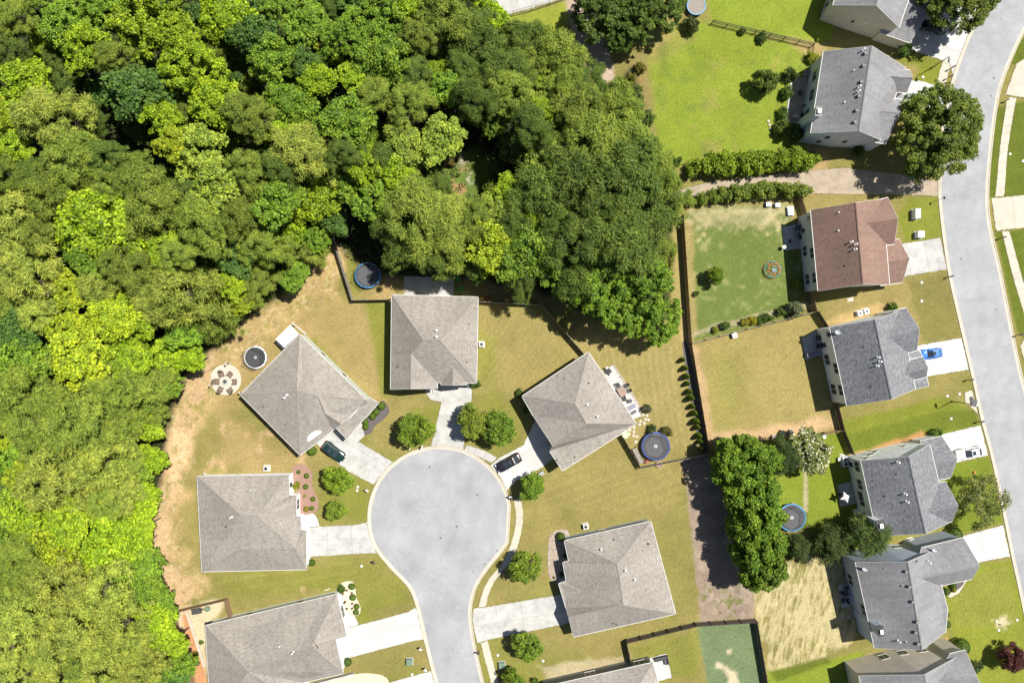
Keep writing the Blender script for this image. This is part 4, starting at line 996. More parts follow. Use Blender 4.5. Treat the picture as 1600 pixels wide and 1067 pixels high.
for k, x, y in (('dish',1349,886),('pipe',1381,886.5),('dark',1347.5,898),('box',1415,892.5),('box',1420,916),('box',1425,939.5),('box',1432,971),('box',1429.5,987),('box',1433.5,1005),('flue',1403,1000),('pipe',1415.5,1002.5),('dish',1457.5,856.5),('flue',1450,877),('pipe',1410,914.5)): Mh.vent(k, x, y)
Nh = House('house', 'cream-walled grey-roofed house cut off at the lower right', (1440,1080), M['side_tan'], M['roof_grey'], 0.2)
Nh.block(dict(w=(1342.2,1055.4,5.6),a=(1444.3,1054.2,9.9),e=(1501,1023,5.6),e2=(1530,1150,5.6),a2=(1475,1200,9.9),w2=(1370,1190,5.6)), [('w','a','a2','w2'),('a','e','e2','a2')])
wing(Nh, (1460,1066), (1527,1058), (1484,1021), (1508.7,1015.4), (1495,1100), (1545,1090), 5.5, 8.6)
Nh.window(('w','a'), 0.73, 1.9, 0.65, 1.3, 2); Nh.window(('a','e'), 0.12, 1.9, 0.65, 1.3, 2); Nh.window(('a','e'), 0.5, 1.9, 0.65, 1.3, 2)
# ================================================================== TREES AND PLANTS
def leaf_mesh(name, pos, nor, ln, wd, m, seed=0, tri=False, axis=None):
    """many small blades: pos (n,3), nor (n,3) facing, ln / wd sizes"""
    r = np.random.default_rng(seed); n = len(pos)
    nor = nor/np.linalg.norm(nor, axis=1, keepdims=True)
    t = r.normal(size=(n, 3)) if axis is None else axis+r.normal(size=(n, 3))*0.25; t -= (t*nor).sum(1, keepdims=True)*nor; t /= np.linalg.norm(t, axis=1, keepdims=True)
    b = np.cross(nor, t); ln = np.broadcast_to(ln, n)[:, None]; wd = np.broadcast_to(wd, n)[:, None]
    if tri: vs = np.stack([pos-t*ln*0.5+b*wd*0.5, pos-t*ln*0.5-b*wd*0.5, pos+t*ln*0.5], 1); k = 3
    else: vs = np.stack([pos-t*ln*0.5, pos-b*wd*0.5+t*ln*0.08-nor*wd*0.12, pos+t*ln*0.5, pos+b*wd*0.5+t*ln*0.08-nor*wd*0.12], 1); k = 4
    me = bpy.data.meshes.new(name)
    me.vertices.add(n*k); me.vertices.foreach_set('co', vs.astype(np.float32).ravel())
    me.loops.add(n*k); me.loops.foreach_set('vertex_index', np.arange(n*k, dtype=np.int32))
    me.polygons.add(n); me.polygons.foreach_set('loop_start', np.arange(0, n*k, k, dtype=np.int32))
    me.update(calc_edges=True); me.materials.append(m); return me
def dirs(r, n, zmin=-1.0):
    out = []
    while len(out) < n:
        d = r.normal(size=3); d /= np.linalg.norm(d)
        if d[2] > zmin: out.append(d)
    return np.array(out)
def broad_crown(seed, R=4.5, wb=1.0, *,  Z=3.6, nl=60, lr=(0.75, 1.45), per=170, leaf=(0.36, 0.25), zmin=-0.35, m=None, core=0.25):
    r = np.random.default_rng(seed); P_, N_, L_ = [], [], []
    ph = r.uniform(0, 6.28, 3)
    for d in dirs(r, nl, zmin):
        az = math.atan2(d[1], d[0]); wob = 1+wb*(0.13*math.sin(2*az+ph[0])+0.10*math.sin(3*az+ph[1])+0.07*math.sin(5*az+ph[2]))
        q = r.uniform(*lr); rad = (R-q*0.75)*wob*(r.uniform(0.78, 1.0) if r.random() > core else r.uniform(0.35, 0.75))
        c = d*rad; c[2] *= Z/R
        k = int(per*(q*2/(lr[0]+lr[1]))**2*r.uniform(0.8, 1.2))
        e = r.normal(size=(k, 3)); e /= np.linalg.norm(e, axis=1, keepdims=True)
        e[:, 2] = np.where(e[:, 2] < -0.25, -e[:, 2], e[:, 2])
        sc = np.array([q, q, q*0.75])
        sc = sc*r.uniform(0.75, 1.3, 3); P_.append(c+e*sc*r.uniform(0.5, 1.12, (k, 1)))
        N_.append(e+np.array([0.25, 0.12, 0.75])+r.normal(size=(k, 3))*0.75); L_.append(r.uniform(0.75, 1.3, k))
    P_ = np.vstack(P_); N_ = np.vstack(N_); L_ = np.concatenate(L_)
    return leaf_mesh('crown', P_, N_, leaf[0]*L_, leaf[1]*L_, m or M['leaf'], seed)
def pine_crown(seed, R=4.5, Z=4.2, nt=105, per=170, blade=(0.40, 0.11), m=None, tr=(0.5, 1.05)):
    """rounded pine: tufts of needles pointing outwards, dark hollows between the tufts"""
    r = np.random.default_rng(seed); P_, N_, L_, A_ = [], [], [], []
    ph = r.uniform(0, 6.28, 3)
    for i in range(nt):
        az = r.uniform(0, 6.283); h = r.uniform(-0.5, 1.0)
        wob = 1+0.16*math.sin(2*az+ph[0])+0.14*math.sin(3*az+ph[1])+0.10*math.sin(7*az+ph[2])
        prof = math.sqrt(max(0.02, 1-((h+0.15)/1.18)**2)) if h > -0.15 else 1.0+h*0.3
        rad = R*0.9*wob*prof*math.sqrt(r.uniform(0.25, 1.0)); q = r.uniform(*tr)
        c = np.array([rad*math.cos(az), rad*math.sin(az), h*Z])
        k = int(per*(q/0.78)**2)
        e = r.normal(size=(k, 3)); e[:, 2] = np.abs(e[:, 2])*0.95-0.1; e /= np.linalg.norm(e, axis=1, keepdims=True)
        P_.append(c+e*np.array([q, q, q*0.7])*r.uniform(0.75, 1.3, 3)*r.uniform(0.3, 1.12, (k, 1)))
        N_.append(e*0.6+np.array([0.2, 0.1, 0.8])+r.normal(size=(k, 3))*0.65); L_.append(r.uniform(0.7, 1.3, k)); A_.append(e)
    P_ = np.vstack(P_); N_ = np.vstack(N_); L_ = np.concatenate(L_)
    return leaf_mesh('crown', P_, N_, blade[0]*L_, blade[1]*L_, m or M['needle'], seed, tri=True, axis=np.vstack(A_))
def trunk_mesh(seed, m, spread=0.55):
    """unit trunk: foot at 0, crown centre at z = 1 (scaled), limbs fanning into the crown"""
    r = random.Random(seed); mb = MB()
    pts = [(0, 0, -0.02), (r.uniform(-.1, .1), r.uniform(-.1, .1), 0.35), (r.uniform(-.2, .2), r.uniform(-.2, .2), 0.7), (r.uniform(-.3, .3), r.uniform(-.3, .3), 1.08)]
    rad = [0.26, 0.2, 0.15, 0.06]
    for i in range(3): mb.cyl(pts[i], pts[i+1], rad[i], rad[i+1], 8, cap=False)
    for k in range(7):
        a = k*0.9+r.uniform(-.3, .3); z = r.uniform(0.62, 0.9); l = r.uniform(1.4, 2.8)*spread/0.55
        p = Vector(pts[2]).lerp(Vector(pts[1]), max(0, (0.7-z)/0.35)); p.z = z
        q = p+Vector((math.cos(a)*l*0.5, math.sin(a)*l*0.5, 0.09)); e = p+Vector((math.cos(a)*l, math.sin(a)*l, 0.2))
        mb.cyl(p, q, 0.085, 0.055, 6, cap=False); mb.cyl(q, e, 0.055, 0.02, 6, cap=False)
    return mesh_of('trunk', mb, m, None, True)
BROAD = [broad_crown(100+i, nl=88+6*i, lr=(0.42, 0.95+0.06*i), per=92, leaf=(0.40, 0.29), core=0.35) for i in range(6)]
BROADF = [broad_crown(140+i, nl=130, lr=(0.35, 0.75), per=90, leaf=(0.30, 0.21), core=0.35) for i in range(3)]   # finer foliage
PINE = [pine_crown(200+i) for i in range(6)]
YARD = [broad_crown(300+i, R=2.6, Z=2.3, nl=46, lr=(0.45, 0.85), per=130, leaf=(0.30, 0.19), zmin=-0.6) for i in range(4)]
BIG = [broad_crown(330+i, wb=0.4, nl=340, lr=(0.28, 0.55), per=110, leaf=(0.22, 0.12), zmin=-0.2, core=0.4) for i in range(2)]
LOOSE = broad_crown(340, R=4.6, Z=3.2, nl=70, lr=(0.5, 1.0), per=75, leaf=(0.30, 0.15), zmin=-0.5)
FLOWER = broad_crown(350, R=4.0, Z=3.2, nl=60, lr=(0.6, 1.1), per=130, leaf=(0.40, 0.30), m=M['blossom_leaf'], zmin=-0.5)
SPIKY = [pine_crown(360+i, R=3.2, Z=3.2, nt=110, per=80, blade=(0.6, 0.10)) for i in range(2)]
COLUMN = [broad_crown(380+i, R=3.4, Z=4.2, nl=85, lr=(0.55, 0.95), per=120, leaf=(0.42, 0.27), zmin=-0.7) for i in range(4)]
TRUNKS = [trunk_mesh(i, M['bark']) for i in range(3)]; TRUNKP = [trunk_mesh(10+i, M['bark_pale']) for i in range(2)]
TREE_N = [0]
def tree(name, label, px, py, r, hc, crown, col, R=4.5, zs=None, trunk=None, group=None, rz=None):
    """crown centre at height hc on the pixel's sight line; r = crown radius in photo pixels"""
    p = P(px, py, hc); s = r*S*(1-hc/H)/R; i = TREE_N[0]; TREE_N[0] += 1
    rnd = random.Random(i*31+int(px)); rz = rnd.uniform(0, 6.28) if rz is None else rz
    t = thing(name, label, 'tree', (p.x, p.y, 0), rz, group)
    tk = trunk or TRUNKS[i % 3]
    link('trunk', tk, t, sc=(max(s, 0.35), max(s, 0.35), hc))
    c = link('crown', crown, t, (0, 0, hc), sc=(s, s, s*(zs or rnd.uniform(0.9, 1.15))))
    v = rnd.uniform(0.88, 1.12); c.color = (col[0]*v, col[1]*v*rnd.uniform(0.97, 1.03), col[2]*v, 1)
    return t
LIME = (0.225, 0.335, 0.018); YEL = (0.262, 0.338, 0.022); MIDG = (0.150, 0.255, 0.026); BLUG = (0.085, 0.165, 0.034)
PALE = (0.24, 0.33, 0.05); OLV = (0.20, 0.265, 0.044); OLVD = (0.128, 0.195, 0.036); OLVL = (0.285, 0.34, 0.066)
KIND = {'L': ('lime green broadleaf tree', LIME, 'b'), 'Y': ('yellow-green broadleaf tree', YEL, 'b'), 'G': ('mid green broadleaf tree', MIDG, 'b'), 'B': ('dark bluish green broadleaf tree', BLUG, 'b'),
        'A': ('pale green broadleaf tree', PALE, 'b'), 'P': ('olive pine', OLV, 'p'), 'D': ('dark olive pine', OLVD, 'p'), 'O': ('light olive pine', OLVL, 'p'), 'F': ('fine-leaved green tree', MIDG, 'f'), 'M': ('fine-leaved lime tree', LIME, 'f'), 'K': ('dark green broadleaf tree', (0.09, 0.15, 0.026), 'f')}
WOOD = """25,35,30,P 105,40,36,G 135,78,36,L 100,12,30,F 235,42,56,M 45,140,46,L 90,190,52,O 220,148,48,B 300,108,46,M 345,165,40,L 392,182,36,P 310,240,42,A 268,228,26,Y 30,228,28,L 120,245,46,P 355,28,42,L 182,92,28,P 10,85,30,D 160,20,28,F 285,60,34,L 400,60,34,B 175,250,34,D 255,185,30,L 10,180,30,Y 395,20,30,B
480,40,36,G 540,62,36,F 425,97,36,G 590,30,42,F 520,82,22,Y 495,125,28,L 550,122,22,L 602,100,42,G 690,28,46,P 740,70,50,D 680,112,18,L 702,142,30,G 585,152,30,P 640,165,34,P 455,168,36,G 545,192,42,G 475,242,48,O 415,192,32,P 630,228,36,A 690,217,36,A 540,245,30,D 575,258,30,L 620,266,32,L 740,160,34,D 782,118,44,D 768,40,34,L 640,14,30,L 480,100,24,B 725,110,26,D 440,10,32,F 560,8,30,B 655,60,28,P 450,215,26,L 650,120,28,D
165,352,62,L 28,350,52,O 100,300,46,P 60,440,52,O 250,330,52,P 322,352,46,P 290,462,56,O 135,402,30,G 112,455,28,Y 110,512,36,Y 210,502,36,L 28,520,38,B 372,402,30,B 360,446,24,L 255,387,30,L 340,290,46,A 230,290,42,P 376,472,22,Y 330,500,40,P 290,515,30,G 20,280,36,P 60,280,32,D 180,290,34,P 220,430,36,P 20,420,36,P 160,450,34,O 180,500,34,Y 240,470,32,O 380,340,34,P 395,270,34,P 190,410,30,P 70,370,34,P 15,480,34,P 70,495,32,O 300,310,30,D 280,400,30,P
435,312,42,G 500,312,36,L 585,312,42,G 415,387,36,P 490,372,26,F 402,442,32,P 462,365,26,L 480,392,28,O 648,342,60,P 702,372,50,P 640,384,40,D 715,402,26,L 770,382,42,Y 775,335,30,A 702,338,36,O 682,402,34,D 795,302,26,L 520,340,26,B 545,280,28,G 440,262,30,D 600,250,26,D 460,430,24,G 640,290,34,P 610,360,30,D 742,420,22,D 745,340,34,P 805,350,30,D
850,300,56,D 910,292,68,D 980,272,60,D 1030,300,44,P 838,330,28,L 825,392,46,G 902,382,56,D 962,382,60,D 1002,442,50,F 940,452,46,F 1022,502,40,F 900,442,40,D 812,432,34,D 1002,342,52,D 820,310,30,L 870,350,36,D 950,330,40,D 870,420,34,G 975,490,34,F 1030,390,24,P
820,72,38,D 870,92,44,P 918,138,34,D 962,172,42,P 900,182,48,P 855,105,15,L 850,132,15,L 845,172,22,L 890,187,24,Y 850,242,30,A 920,232,54,P 982,232,50,P 940,16,46,K 985,28,38,K 1040,12,34,K 800,150,40,P 830,200,34,D 815,110,34,P 880,140,34,P 965,54,28,K 1000,8,30,K 880,260,34,D 1020,265,34,P 780,75,34,D
60,602,52,P 130,562,46,Y 38,562,40,G 200,602,50,P 250,592,34,P 225,662,28,L 130,662,56,P 60,662,46,P 100,742,56,O 160,722,50,O 235,716,24,L 18,692,18,Y 38,742,26,Y 190,762,36,O 210,782,32,L 60,802,46,L 18,792,32,G 150,832,46,L 190,842,36,L 225,822,20,L 18,842,36,G 50,862,40,P 100,902,50,O 160,922,50,O 210,882,36,G 230,922,30,G 60,952,50,O 120,982,50,O 190,982,46,O 240,972,34,L 270,1002,22,L 280,1042,24,G 230,1042,32,O 170,1042,36,O 100,1052,40,O 38,1052,40,O 18,932,36,P 240,640,24,P 265,600,22,F 205,560,34,L 165,600,30,P 20,600,34,P 15,640,30,P 200,660,34,P 170,780,30,P 130,790,34,Y 90,850,34,Y 110,820,34,L 225,770,22,L 215,740,22,G 140,870,34,Y 210,1010,28,O 150,990,34,O 260,960,20,G 10,1000,36,O 80,1010,34,O 20,890,30,P 220,850,20,L 265,560,30,L 300,560,22,L 75,700,36,P 20,720,26,G 270,1060,26,B 245,1000,24,L 130,1020,34,P 60,900,36,P 235,880,24,G 225,905,24,G 250,940,20,G 200,720,30,P 90,640,34,P 160,680,34,P"""
ORD = ['first', 'second', 'third', 'fourth', 'fifth', 'sixth', 'seventh', 'eighth', 'ninth', 'tenth', 'eleventh', 'twelfth', 'thirteenth', 'fourteenth', 'fifteenth', 'sixteenth', 'seventeenth', 'eighteenth', 'nineteenth', 'twentieth', 'twenty-first', 'twenty-second', 'twenty-third', 'twenty-fourth']
BAND = ['along the top', 'a tenth down', 'two tenths down', 'three tenths down', 'four tenths down', 'halfway down', 'six tenths down', 'seven tenths down', 'eight tenths down', 'nine tenths down', 'along the bottom']
wl = []
for w in WOOD.split():
    a = w.split(','); wl.append((float(a[0]), float(a[1]), float(a[2]), a[3]))
cnt = {}
fx = np.array([a[0] for a in wl]); fy = np.array([a[1] for a in wl])
fd = sdist(fx, fy, FOREST)
for (x, y, r, k), dist in sorted(zip(wl, fd), key=lambda q: q[0][0]):
    nm, col, typ = KIND[k]
    rn = random.Random(int(x*7+y*3))
    hc = min(13.5, 5.2+max(0, dist-20)*0.075)+rn.uniform(-1.2, 1.2)
    if x > 620 and y > 230: hc = min(hc+1.2, 10)
    if r < 20: hc = min(hc, 8)
    b = BAND[int(round(y/106.7))]; key = (nm, b); cnt[key] = cnt.get(key, 0)+1
    lab = '%s in the wood %s, %s such from left' % (nm, b, ORD[min(cnt[key]-1, 23)])
    col = tuple(c*(1.27 if x < 330 and y > 470 else 1.13) for c in col) if k not in 'DK' else col  # lower-left crowns coloured lighter, painting in the brighter light there
    m_ = {'b': BROAD[rn.randrange(6)], 'p': PINE[rn.randrange(6)], 'f': BROADF[rn.randrange(3)]}[typ]
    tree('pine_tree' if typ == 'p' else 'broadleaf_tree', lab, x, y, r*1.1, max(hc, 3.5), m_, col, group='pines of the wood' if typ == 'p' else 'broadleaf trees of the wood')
# smaller trees standing in the gaps of the canopy
rg = random.Random(77); placed = [(a, b, c*0.80) for a, b, c, d in wl]; ng = 0; cand = []
for _ in range(9000):
    x, y = rg.uniform(-25, 1040), rg.uniform(-25, 1090)
    if (690 < x < 805 and 195 < y < 325) or (x > 880 and y < 130) or (x > 770 and y < 90) or (520 < x < 610 and 340 < y < 440): continue
    if any((x-a)**2+(y-b)**2 < (c+13)**2 for a, b, c in placed): continue
    if sdist(np.array([x]), np.array([y]), FOREST)[0] < 16: continue
    r = rg.uniform(22, 30); placed.append((x, y, r*0.8)); cand.append((x, y, r, rg.choice('GGBLDPF')))
for x, y, r, k in sorted(cand):
    nm, col, typ = KIND[k]; b = BAND[max(0, min(10, int(round(y/106.7))))]; key = ('low', b); cnt[key] = cnt.get(key, 0)+1
    m_ = {'b': BROAD[rg.randrange(6)], 'p': PINE[rg.randrange(6)], 'f': BROADF[rg.randrange(3)]}[typ]
    tree('pine_tree' if typ == 'p' else 'broadleaf_tree', 'low shaded tree in a canopy gap %s, %s such from left' % (b, ORD[min(cnt[key]-1, 23)]), x, y, r, rg.uniform(6, 8.5), m_, col, group='low trees in the canopy gaps')
# brush under the wood: nobody could count it
def undergrowth():
    r = np.random.default_rng(9); n = 110000
    x = r.uniform(-60, 1070, n*2); y = r.uniform(-60, 1110, n*2)
    d = sdist(x, y, FOREST); k = (d > 3) & (vnoise(x, y, 14, 3)+0.25*vnoise(x, y, 5, 5) > 0.36) & ~((x > 685) & (x < 800) & (y > 215) & (y < 330) & (vnoise(x, y, 9, 8) < 0.66))
    x, y = x[k][:n], y[k][:n]
    z = 0.15+2.2*vnoise(x, y, 11, 7)*r.uniform(0.3, 1, len(x))
    pos = np.stack([(x-800)*S, (533.5-y)*S, z], 1)
    me = leaf_mesh('undergrowth', pos, np.array([0, 0, 1.0])+r.normal(size=(len(x), 3))*0.5, r.uniform(0.25, 0.5, len(x)), r.uniform(0.18, 0.3, len(x)), M['leaf'], 4)
    o = link('undergrowth', me); o.color = (0.07, 0.11, 0.02, 1); tag(o, 'low brush and saplings covering the floor of the wood', 'undergrowth', kind='stuff')
undergrowth()

# ---- garden trees
YL = (0.189, 0.290, 0.026)
tree('garden_tree', 'round green tree on the lawn left of the middle driveway', 650, 669, 29, 3.4, YARD[0], (0.145, 0.225, 0.020), 2.6)
tree('garden_tree', 'olive-tinted tree, left one of the pair beside the middle driveway', 741, 660, 28, 3.6, YARD[1], (0.16, 0.215, 0.026), 2.6)
tree('garden_tree', 'green tree, right one of the pair beside the middle driveway', 777, 670, 30, 3.6, YARD[2], (0.145, 0.239, 0.026), 2.6)
tree('garden_tree', 'bright green tree above a smaller one left of the circle', 528, 749, 24, 2.6, YARD[3], YL, 2.6)
tree('garden_tree', 'small bright green tree just above the streaked driveway', 526, 796, 17, 2.0, YARD[0], (0.174, 0.254, 0.029), 2.6)
tree('garden_tree', 'round green tree between black car and pavement', 831, 759, 22, 3.0, YARD[1], (0.138, 0.239, 0.023), 2.6)
tree('garden_tree', 'round green tree between curved pavement and pinkish gravel', 819, 884, 27, 3.4, YARD[2], (0.167, 0.254, 0.026), 2.6)
tree('garden_tree', 'round green tree below the stained driveway', 824, 1009, 25, 3.2, YARD[3], (0.152, 0.246, 0.029), 2.6)
tree('garden_tree', 'green tree cut by the bottom edge right of the stem', 803, 1066, 20, 2.8, YARD[0], (0.167, 0.254, 0.026), 2.6)
tree('garden_tree', 'small round tree standing alone on the green back lawn', 1117.5, 430, 14.5, 2.2, YARD[1], (0.145, 0.239, 0.017), 2.6)
tree('street_tree', 'very large olive-green tree beside the upper street', 1462, 208, 76, 6.5, BIG[0], (0.125, 0.175, 0.024), 4.5, 0.85)
tree('street_tree', 'large olive-green tree at top edge above dark parked car', 1500, -12, 66, 6.2, BIG[1], (0.125, 0.175, 0.024), 4.5, 0.85)
tree('street_tree', 'thin pale loose-leaved tree overhanging the lower street', 1532, 782, 44, 4.2, LOOSE, (0.20, 0.24, 0.07), 4.6, trunk=TRUNKP[0])
tree('garden_tree', 'tree with cream white blossom behind the small back lawn', 1264, 708, 36, 4.2, FLOWER, (0.145, 0.189, 0.043), 4.0)
tree('garden_tree', 'dark feathery tree left of the blossoming tree', 1222, 712, 27, 4.0, SPIKY[0], (0.070, 0.109, 0.032), 3.2)
tree('garden_tree', 'dark feathery shrub tree directly below the trampoline', 1243, 854, 21, 2.2, SPIKY[1], (0.087, 0.123, 0.035), 3.2)
tree('garden_tree', 'dark feathery tree, middle of the three by straw lawn', 1298, 846, 30, 3.0, SPIKY[0], (0.087, 0.123, 0.035), 3.2)
tree('garden_tree', 'dark green feathery tree against the corner of white house', 1350, 836, 36, 4.4, SPIKY[1], (0.084, 0.133, 0.032), 3.2)
tree('garden_tree', 'dark red-leaved small tree on the lower right lawn', 1578, 1026, 22, 2.2, YARD[2], (0.102, 0.032, 0.035), 2.6)
tree('garden_tree', 'leafy young tree on the lush upper right lawn', 1195, 128, 20, 2.4, YARD[3], (0.109, 0.167, 0.026), 2.6)
COLS = [(1133,712,26),(1167,702,27),(1195,718,26),(1150,742,33),(1185,760,32),(1160,785,33),(1192,800,33),(1165,825,32),(1196,845,31),(1172,862,31),(1200,885,29),(1178,900,24)]
for i, (x, y, r) in enumerate(COLS):
    tree('row_tree', 'dense green tree in the thick row beside gravel strip, %s from the top' % ORD[i], x, y, r, 5.8, COLUMN[i % 4], (0.15, 0.255, 0.026), 3.4, 1.25, group='thick row of trees beside the gravel strip')

# ---- shrubs: one leafy mesh each on a short stem
def shrub_mesh(seed, R=1.0, Z=0.9, nl=26, lr=(0.2, 0.36), per=60, leaf=(0.17, 0.11), smooth_ball=False):
    r = np.random.default_rng(seed)
    if smooth_ball:   # clipped: leaves lie on one even dome
        e = r.normal(size=(1900, 3)); e /= np.linalg.norm(e, axis=1, keepdims=True); e[:, 2] = np.abs(e[:, 2])*1.15-0.15
        pos = e*np.array([R, R, Z])*r.uniform(0.9, 1.02, (1900, 1)); pos[:, 2] += Z*0.75
        return leaf_mesh('shrub', pos, e+r.normal(size=(1900, 3))*0.25, 0.15*r.uniform(.8, 1.2, 1900), 0.11, M['leaf'], seed)
    me = broad_crown(seed, R, Z=Z, nl=nl, lr=lr, per=per, leaf=leaf, zmin=-0.7); me.name = 'shrub'
    me.transform(Matrix.Translation((0, 0, Z*0.85))); return me
SH_BALL = [shrub_mesh(400+i, smooth_ball=True) for i in range(2)]
SH_WILD = [shrub_mesh(410+i) for i in range(3)]
SH_CONE = []
for i in range(2):
    r = np.random.default_rng(430+i); h = r.uniform(0, 1, 1900)**1.25; a = r.uniform(0, 6.283, 1900); rad = 0.55*np.sqrt(np.clip(1-h**1.7, 0.02, 1))*r.uniform(0.85, 1.05, 1900)
    pos = np.stack([rad*np.cos(a), rad*np.sin(a), 0.08+h*2.1], 1)
    SH_CONE.append(leaf_mesh('conifer', pos, np.stack([np.cos(a), np.sin(a), 0.5+0*a], 1)+r.normal(size=(1900, 3))*0.3, 0.2, 0.12, M['leaf'], i))
def shrub(label, px, py, r, col, kind='ball', zs=1.0, group=None, name='shrub', cat='shrub', h0=0.5):
    meshes = {'ball': SH_BALL, 'wild': SH_WILD, 'cone': SH_CONE}[kind]
    p = P(px, py, h0); s = r*S/(0.55 if kind == 'cone' else 1.0)
    o = link(name, meshes[int(px+py) % len(meshes)], None, (p.x, p.y, 0), (px*7+py) % 6.28, (s, s, s*zs))
    o.color = (*col, 1); return tag(o, label, cat, group)
GB = (0.10, 0.175, 0.018); GD = (0.07, 0.13, 0.018); GY = (0.22, 0.26, 0.018)
for i, (x, y) in enumerate([(1066,562),(1069.5,575),(1071.5,588),(1073.5,599),(1076,611.5),(1078.5,621.5),(1081,634.5),(1084,645),(1086.5,657.5),(1089,667),(1091,680.5),(1093.5,689.5),(1095.5,701)]):
    shrub('small cone-shaped conifer along the fence, %s from the top' % ORD[i], x, y, (4.3 if i < 12 else 3)*(0.86+0.28*((i*37) % 11)/10), (0.12, 0.19, 0.018), 'cone', 1.25, 'row of small conifers along the fence', 'conifer', 'conifer')
for i, (x, y, r) in enumerate([(596,634,6.5),(587.5,644,5.5),(582,650.5,5.5),(571,659,5),(571,667,5)]):
    shrub('clipped green shrub in the dark mulch bed, %s from the top' % ORD[i], x, y, r, GB, 'ball', 0.9, 'shrubs in the dark mulch bed')
for x, y, r, c, l in ((465.6,737.7,3.2,GB,'tiny round shrub at the top of the red-brown bed'),(478.5,743.6,4.2,GB,'round shrub at the upper right of the red-brown bed'),(463.8,758,7,GY,'largest yellow-green shrub in the red-brown bed'),(477,760.7,4.2,GB,'round shrub at the centre of the red-brown bed'),(475,775,2.6,GY,'small yellow-green plant left in the red-brown bed'),(488.5,780,3.9,GB,'round shrub at the right of the red-brown bed'),(486.6,794.5,3.7,GB,'lowest green shrub in the red-brown bed'),(478,795.5,4.4,(0.24,0.23,0.02),'yellow shrub at the bottom of the red-brown bed')):
    shrub(l, x, y, r, c, 'wild' if c is GY else 'ball', 0.9, 'shrubs in the red-brown mulch bed')
for x, y, r, l in ((533.5,920,7,'dark shrub at the house corner in cream gravel'),(549.5,916.5,5.2,'round shrub at the top right of the cream gravel'),(551,933.5,5.2,'round shrub halfway down the cream gravel'),(557,948,4.6,'upper of two touching shrubs in the cream gravel'),(556,957,4.6,'lower of two touching shrubs in the cream gravel')):
    shrub(l, x, y, r, GB if r < 6 else GD, 'ball' if r < 6 else 'wild', 0.9, 'shrubs in the cream gravel bed')
for i, (x, y) in enumerate([(541,923),(535,929),(549,927),(537,943),(549.5,944),(541,952),(549.5,951.5),(538.5,940.5)]):
    shrub('tiny brown ornamental grass clump in the cream gravel, %s of eight' % ORD[i], x, y, 1.9, (0.15,0.09,0.035), 'wild', 1.0, 'tiny grass clumps in the cream gravel', 'grass_clump', 'grass clump')
